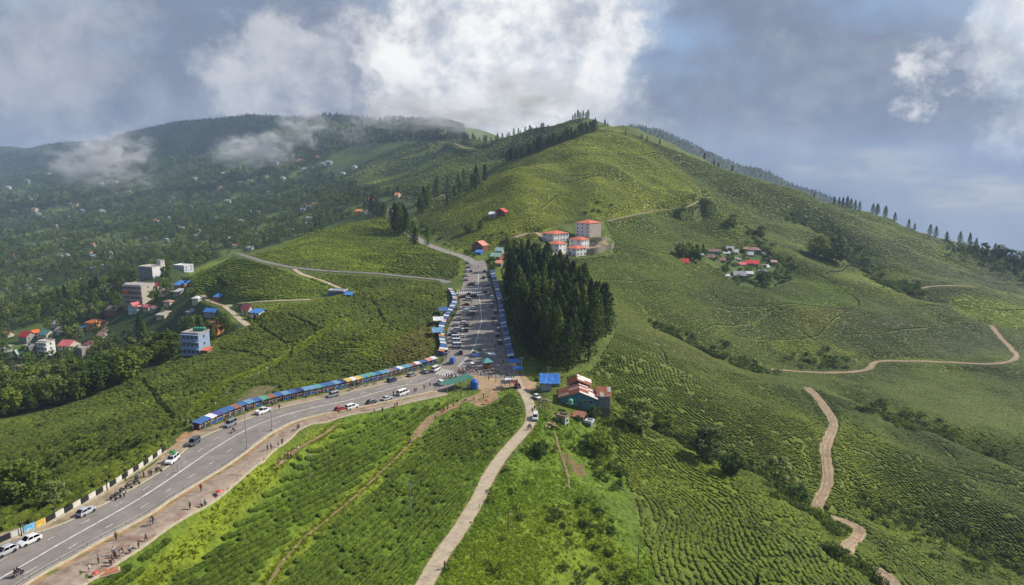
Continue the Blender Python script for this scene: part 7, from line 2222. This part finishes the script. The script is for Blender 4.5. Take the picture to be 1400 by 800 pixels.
PEOPLE = [
 ('on the near promenade', [(123,783,'white','pale'),(135,771,'grey','dark'),(152,775,'black','dark'),(154,770,'maroon','dark'),(158,763,'pink','dark'),(156,760,'white','blue'),(165,764,'white','pale'),(168,761,'grey','pale'),(178,758,'white','dark'),(190,751,'black','dark'),(200,741,'navy','dark'),(159,739,'maroon','dark'),(207,719,'pale blue','pale'),(209,717,'navy','dark'),(260,697,'black','dark'),(276,695,'pale blue','dark'),(281,693,'white','dark'),(275,672,'red','brown')]),
 ('beside the tea at the promenade bend', [(366,616,'maroon','dark'),(371,615,'white','dark'),(381,613,'white','pale'),(386,608,'black','dark'),(407,588,'black','dark'),(409,587,'navy','dark')]),
 ('on the near grassy tea path', [(390,627,'white','dark'),(394,628,'maroon','dark'),(398,627,'red','dark'),(400,624,'pink','pale'),(408,618,'white','pale'),(381,636,'grey','brown')]),
 ('walking on the open road', [(244,646,'white','pale'),(170,681,'white','dark'),(382,560,'black','dark'),(418,546,'blue','dark')]),
 ('by the motorbikes at the panel wall', [(188,656,'white','dark'),(191,653,'pale blue','pale'),(204,652,'navy','blue'),(207,651,'black','dark'),(197,654,'maroon','dark'),(186,658,'grey','dark')]),
 ('in front of the long stall row', [(373,555,'white','dark'),(376,554,'pink','dark'),(372,556,'maroon','dark'),(333,565,'white','pale'),(345,561,'red','dark'),(400,547,'navy','dark'),(432,541,'pink','dark'),(438,540,'red','dark'),(448,537,'white','pale'),(452,536,'maroon','dark'),(489,527,'white','dark'),(494,526,'blue','dark'),(520,521,'red','dark'),(523,520,'red','dark'),(546,513,'white','dark'),(568,507,'pink','dark'),(572,506,'white','pale'),(577,504,'black','dark')]),
 ('sitting out on the upper tea slope in white', []),
 ('on the promenade opposite the stalls', [(543,557,'black','dark'),(540,558,'maroon','dark'),(567,537,'navy','dark'),(569,536,'black','dark'),(580,533,'navy','dark'),(588,529,'black','dark'),(538,541,'black','dark'),(512,566,'black','dark'),(523,564,'black','dark'),(539,561,'maroon','dark')]),
 ('on the diagonal earth path', [(604,566,'red','dark'),(607,563,'maroon','dark'),(612,561,'black','dark'),(595,574,'white','dark'),(620,557,'navy','dark'),(635,550,'white','dark'),(637,549,'pale blue','dark'),(648,548,'black','dark'),(655,549,'white','dark'),(661,545,'black','dark'),(649,573,'grey','dark'),(645,570,'black','dark'),(630,562,'red','dark')]),
 ('in the crowd on the earth plaza', [(627,512,'black','dark'),(630,511,'navy','dark'),(633,510,'maroon','dark'),(622,514,'black','dark'),(618,516,'grey','dark'),(614,518,'black','dark'),(637,506,'white','dark'),(640,508,'pink','dark'),(643,510,'black','dark'),(646,509,'grey','dark'),(650,508,'white','dark'),(653,512,'yellow','dark'),(657,514,'black','dark'),(661,512,'maroon','dark'),(664,517,'white','pale'),(668,520,'red','dark'),(672,516,'navy','dark'),(676,512,'black','dark'),(681,510,'white','dark'),(685,516,'maroon','dark'),(690,520,'black','dark'),(696,516,'white','dark'),(699,520,'navy','dark'),(702,517,'grey','dark'),(645,527,'white','dark'),(641,531,'black','dark'),(638,532,'white','pale'),(629,535,'black','dark'),(622,537,'navy','dark')]),
 ('in the shaded end of the street', [(651,505,'black','dark'),(632,507,'navy','dark'),(677,476,'black','dark'),(680,482,'white','dark'),(672,470,'maroon','dark'),(685,490,'black','dark'),(688,497,'navy','dark'),(674,445,'black','dark'),(673,441,'black','dark')]),
 ('walking amid the market street', [(638,441,'black','dark'),(641,444,'maroon','dark'),(646,437,'navy','dark'),(645,415,'black','dark'),(644,413,'grey','dark'),(649,388,'black','dark'),(654,367,'black','dark'),(643,392,'maroon','dark'),(640,393,'black','dark')]),
 ('in front of the left market stalls', [(610,492,'maroon','dark'),(607,494,'white','dark'),(611,488,'black','dark'),(604,495,'pink','dark'),(614,484,'red','dark'),(609,470,'black','dark'),(610,462,'maroon','dark'),(610,455,'red','dark'),(616,440,'red','dark'),(620,432,'black','dark'),(624,424,'grey','dark'),(625,409,'black','dark'),(622,401,'navy','dark'),(620,398,'black','dark')]),
 ('on the pavement under the grove', [(676,402,'red','dark'),(679,410,'black','dark'),(681,416,'white','dark'),(683,424,'maroon','dark'),(684,433,'black','dark'),(687,446,'navy','dark'),(689,455,'pink','dark'),(691,466,'black','dark'),(693,474,'white','dark'),(695,482,'black','dark'),(674,395,'grey','dark'),(672,388,'black','dark')]),
 ('on the concrete track', [(728,564,'black','dark'),(731,561,'black','dark'),(722,588,'navy','dark'),(724,586,'black','dark'),(726,588,'maroon','dark'),(608,778,'black','dark')]),
 ('in the yard of the teal house', [(737,556,'maroon','dark'),(740,554,'white','dark'),(742,559,'black','dark'),(738,561,'pale blue','dark'),(745,561,'black','dark'),(736,552,'pink','dark')]),
 ('standing on the upper tea slope', [(257,581,'white','pale'),(262,579,'maroon','dark'),(264,588,'white','pale'),(295,557,'white','pale'),(309,542,'white','pale'),(340,521,'white','pale'),(342,518,'white','dark'),(354,514,'white','pale'),(365,507,'white','pale'),(371,504,'white','pale')]),
]
for where, lst in PEOPLE:
    for u, v, s_, l_ in lst: person(u, v, s_, l_, where)

CROWD = [('under the grove by the stalls', [(699,494),(692,464),(686,432),(680,402),(673,376)], 34, -1.2), ('browsing the left market stalls', [(610,488),(611,470),(611,452),(620,428),(625,412),(621,400)], 22, 0.8), ('browsing the long stall row', [(300,577),(346,560),(420,542),(500,524),(560,510),(592,500)], 30, 1.3), ('milling about the junction', [(612,520),(640,506),(665,512),(690,515)], 26, 1.8)]
rc_ = random.Random(9)
for where, px, n, spread in CROWD:
    Wc = catmull(hits(px), 0.5)
    for i in range(n):
        q = Wc[rc_.randrange(len(Wc))]
        x = q[0] + rc_.gauss(0, abs(spread) * 0.6); y = q[1] + rc_.gauss(0, abs(spread) * 0.6)
        person(0, 0, rc_.choice(['black', 'navy', 'maroon', 'white', 'grey', 'red', 'pink', 'blue', 'pale blue', 'dark green', 'yellow']), rc_.choice(['dark', 'dark', 'blue', 'brown', 'pale']), where, pos=(x, y, float(H(x, y)) + 0.08))

# ------------------------------------------------------------------ motorbikes, umbrellas
M_BIKE = mat('bike_black', (0.025, 0.025, 0.028), 0.4, var=0.15)
def make_bike():
    t = thing('motorbike', None, 'motorbike')
    wm = MB().lathe([(0.22, -0.045), (0.30, -0.05), (0.31, 0), (0.30, 0.05), (0.22, 0.045)], 14).mesh('wheel', M_TYRE, True)
    for x in (-0.62, 0.64):
        w = link('wheel', wm, t, (x, 0, 0.31)); w.rotation_euler = (R(90), 0, 0)
    MB().tube([(-0.62, 0, 0.33), (-0.15, 0, 0.52), (0.35, 0, 0.75)], [0.07, 0.11, 0.07], 6).box((0.0, 0, 0.42), (0.42, 0.26, 0.32)).build('frame', M_RIM, t)
    MB().tube([(0.05, 0, 0.80), (0.25, 0, 0.86), (0.42, 0, 0.84)], [0.10, 0.16, 0.09], 8).build('fuel_tank', M_BIKE, t, None, True)
    MB().tube([(-0.68, 0, 0.84), (-0.35, 0, 0.78), (0.06, 0, 0.78)], [0.07, 0.12, 0.10], 8).build('seat', M_BUMP, t, None, True)
    MB().tube([(0.64, 0, 0.33), (0.46, 0, 0.92)], 0.045, 6).build('fork', M_RIM, t)
    MB().tube([(0.38, -0.36, 1.03), (0.47, 0, 0.98), (0.38, 0.36, 1.03)], 0.025, 6).build('handlebar', M_BIKE, t)
    MB().lathe([(0, 0), (0.09, 0.02), (0.10, 0.10), (0, 0.14)], 8, (0.60, 0, 0.78)).build('headlight', M_LAMP, t)
    return t
bike0 = None
BIKES = [(25,788,0,'motorbike with two riders on the road at the bottom left corner'),(319,592,0,'motorbike ridden past the first stalls by a rider in red'),(155,684,80,'motorbike parked nearest in the row by the panel wall'),(161,680,85,'second parked motorbike in the row by the panel wall'),(168,674,80,'third parked motorbike by the panel wall'),(176,668,85,'fourth parked motorbike by the panel wall'),(187,662,80,'fifth parked motorbike by the panel wall'),(217,645,80,'motorbike parked alone behind the white car with the green bundle'),(479,534,20,'first of the dark motorbikes by the middle stalls'),(484,532,20,'second of the dark motorbikes by the middle stalls'),(490,530,20,'third of the dark motorbikes by the middle stalls'),(502,528,20,'fourth of the dark motorbikes by the middle stalls'),(513,525,20,'last of the dark motorbikes by the middle stalls'),(561,606,10,'motorbike standing on the diagonal earth path'),(624,517,60,'first motorbike parked beside the green canopy'),(620,519,60,'second motorbike parked beside the green canopy'),(616,520,60,'third motorbike parked beside the green canopy'),(635,511,40,'motorbike parked at the corner of the plaza')]
for u, v, tn, lab in BIKES:
    p = hit(u, v)
    if bike0 is None: bike0 = make_bike(); b = bike0
    else: b = dup(bike0, (0, 0, 0))
    b.location = (p[0], p[1], float(H(p[0], p[1])) + 0.08); b.rotation_euler = (R(3), 0, road_dir(p[0], p[1]) + R(tn)); tag(b, lab, None, 'motorbikes')
    rz = b.rotation_euler.z
    if 'riders' in lab or 'ridden' in lab:
        for k, (dx, sh) in enumerate(((0.0, 'red' if 'red' in lab else 'black'), (-0.42, 'navy'))[:2 if 'riders' in lab else 1]):
            q = np.array([p[0] + dx * math.cos(rz), p[1] + dx * math.sin(rz), b.location.z + 0.30])
            person(0, 0, sh, 'dark', ('riding in front on' if k == 0 else 'riding pillion on') + (' the corner motorbike' if 'riders' in lab else ' the passing motorbike'), 'sit', rz + math.pi / 2, 0, q)
def umbrella(u, v, c, label, k=1.0):
    p = hit(u, v)
    t = thing('umbrella', label, 'umbrella', tuple(p)); t.scale = (k, k, k)
    MB().tube([(0, 0, -0.2), (0, 0, 2.3)], 0.025, 6).build('pole', M_FRAME, t)
    MB().lathe([(1.15, 1.85), (0.95, 2.05), (0.55, 2.28), (0.06, 2.42), (0.0, 2.42)], 8).build('canopy', c, t)
umbrella(300, 679, TM['red'], 'bright red umbrella at the edge of the near promenade', 0.6)
umbrella(666, 553, TM['red'], 'dark red umbrella on the earth patch of the tea field', 0.7)
umbrella(131, 790, TM['red'], 'small red umbrella at the bottom end of the promenade', 0.45)
def box_thing(name, u, v, s, m, label, cat, rz=0.0):
    p = hit(u, v); t = thing(name, label, cat, tuple(p), rz)
    MB().box((0, 0, s[2] / 2), s, taper=0.9).build('top', m, t); MB().box((0, 0, 0.1), (s[0] * 1.1, s[1] * 1.1, 0.2)).build('base', M_KERB, t)
box_thing('bench', 147, 784, (3.2, 1.6, 0.4), mat('brick_bench', (0.40, 0.16, 0.08), 0.8), 'square terracotta bench at the bottom of the promenade', 'bench', R(35))
# rubble heaps
def heap(u, v, r_, n, m, label):
    p = hit(u, v); t = thing('rubble_heap', label, 'rubble heap', tuple(p))
    rs = random.Random(int(u))
    me = clump_mesh('stone', 0.45, 0.5, 1, int(u), 0.5, m, 0.9); me.polygons.foreach_set('use_smooth', [False] * len(me.polygons))
    for i in range(n):
        a = rs.uniform(0, 6.28); d = r_ * rs.random() ** 0.6
        o = link('stone', me, t, (d * math.cos(a), d * math.sin(a), 0.1 + 0.6 * (1 - d / r_) * rs.random()), rs.uniform(0, 6.28)); k = rs.uniform(0.5, 1.4); o.scale = (k, k, k * 0.8)
heap(750, 582, 2.4, 34, mat('rubble_stone_pale', (0.34, 0.24, 0.16), 0.95, var=0.3, scale=1.5), 'heap of pale brown rubble beside the concrete track')
heap(746, 549, 1.5, 14, M_STONE, 'small heap of stones above the teal house yard')
# ------------------------------------------------------------------ air
def haze_box():
    zlo = float(GZ.min()) - 1.0
    zhi = float(max(CAM[2] + 4, GZ.max() + 30))
    x = 6900; y1 = 8100; y0 = -300
    mb = MB().box((0, (y0 + y1) / 2, (zlo + zhi) / 2), (2 * x, y1 - y0, zhi - zlo))
    m = bpy.data.materials.new('haze_air'); m.use_nodes = True
    nt = NT(m.node_tree); nt.n.clear()
    out = nt.node('ShaderNodeOutputMaterial'); pv = nt.node('ShaderNodeVolumePrincipled')
    pv.inputs['Color'].default_value = (0.54, 0.69, 0.96, 1)
    pv.inputs['Density'].default_value = 0.00011
    pv.inputs['Anisotropy'].default_value = 0.0
    nt.l.new(pv.outputs[0], out.inputs['Volume'])
    m.volume_intersection_method = 'FAST' if hasattr(m, 'volume_intersection_method') else None
    o = mb.build('haze', m); o['kind'] = 'stuff'
    return o
haze_box()

def low_cloud(u, v, Y, size, density, seed, sx=1.0, thr=0.5, scale=2.2, soft_r=1.0):
    """a torn patch of low cloud: a closed blob whose inside is uneven vapour"""
    d = ray_dir(u, v); d = d / d[1]
    c = (d[0] * Y, Y, CAM[2] + d[2] * Y)
    bm = bmesh.new(); bmesh.ops.create_icosphere(bm, subdivisions=3, radius=1.0)
    me = bpy.data.meshes.new('low_cloud'); bm.to_mesh(me); bm.free()
    m = bpy.data.materials.new('cloud_vapour'); m.use_nodes = True
    nt = NT(m.node_tree); nt.n.clear()
    out = nt.node('ShaderNodeOutputMaterial'); pv = nt.node('ShaderNodeVolumePrincipled')
    co = nt.node('ShaderNodeTexCoord').outputs['Object']
    off = nt.vmath('ADD', co, (seed * 3.7, seed * 1.3, -seed * 2.1))
    wn = nt.node('ShaderNodeTexNoise'); nt.put(wn.inputs['Vector'], off); wn.inputs['Scale'].default_value = scale * 0.9; wn.inputs['Detail'].default_value = 3
    warped = nt.vmath('ADD', co, nt.vmath('SCALE', nt.vmath('SUBTRACT', wn.outputs['Color'], (0.5, 0.5, 0.5)), scale=1.5))
    r = nt.vmath('LENGTH', warped)
    r0 = nt.vmath('LENGTH', co)
    n = nt.noise(nt.vmath('ADD', off, nt.vmath('SCALE', wn.outputs['Color'], scale=0.5)), scale * 1.7, 7, 0.66, 0.3)
    fall = nt.maprange(r, 0.85 * soft_r, 0.0, 0.0, 1.0)
    k = nt.math('MULTIPLY', fall, nt.maprange(n, thr - 0.12, thr + 0.2, 0.0, 1.0))
    dens_ = nt.math('MULTIPLY', nt.math('POWER', k, 1.5), nt.maprange(r0, 0.99, 0.75))
    nt.put(pv.inputs['Density'], nt.math('MULTIPLY', dens_, density))
    pv.inputs['Color'].default_value = (0.97, 0.97, 0.97, 1)
    pv.inputs['Anisotropy'].default_value = 0.15
    nt.l.new(pv.outputs[0], out.inputs['Volume'])
    me.materials.append(m)
    o = link('low_cloud', me, None, c)
    o.scale = size
    o['kind'] = 'stuff'
    return o
low_cloud(120, 222, 2050, (200, 150, 120), 0.070, 1, thr=0.50)
low_cloud(165, 205, 2150, (190, 150, 110), 0.050, 9, thr=0.50)
low_cloud(190, 245, 1950, (110, 90, 70), 0.030, 12, thr=0.52)
low_cloud(330, 208, 2000, (120, 110, 75), 0.080, 2, thr=0.48)
low_cloud(368, 205, 2050, (130, 110, 80), 0.070, 5, thr=0.48)
low_cloud(415, 172, 2050, (130, 100, 95), 0.050, 3, thr=0.49)
low_cloud(487, 182, 1700, (75, 60, 75), 0.034, 4, thr=0.5)
low_cloud(560, 150, 1800, (250, 170, 85), 0.055, 6, thr=0.48)
low_cloud(650, 158, 1800, (220, 150, 80), 0.050, 8, thr=0.48)
low_cloud(1350, 268, 1300, (260, 200, 75), 0.010, 10, thr=0.46)
low_cloud(1180, 225, 1500, (260, 200, 80), 0.007, 11, thr=0.46)
low_cloud(725, 132, 1500, (210, 130, 95), 0.050, 7, thr=0.46)
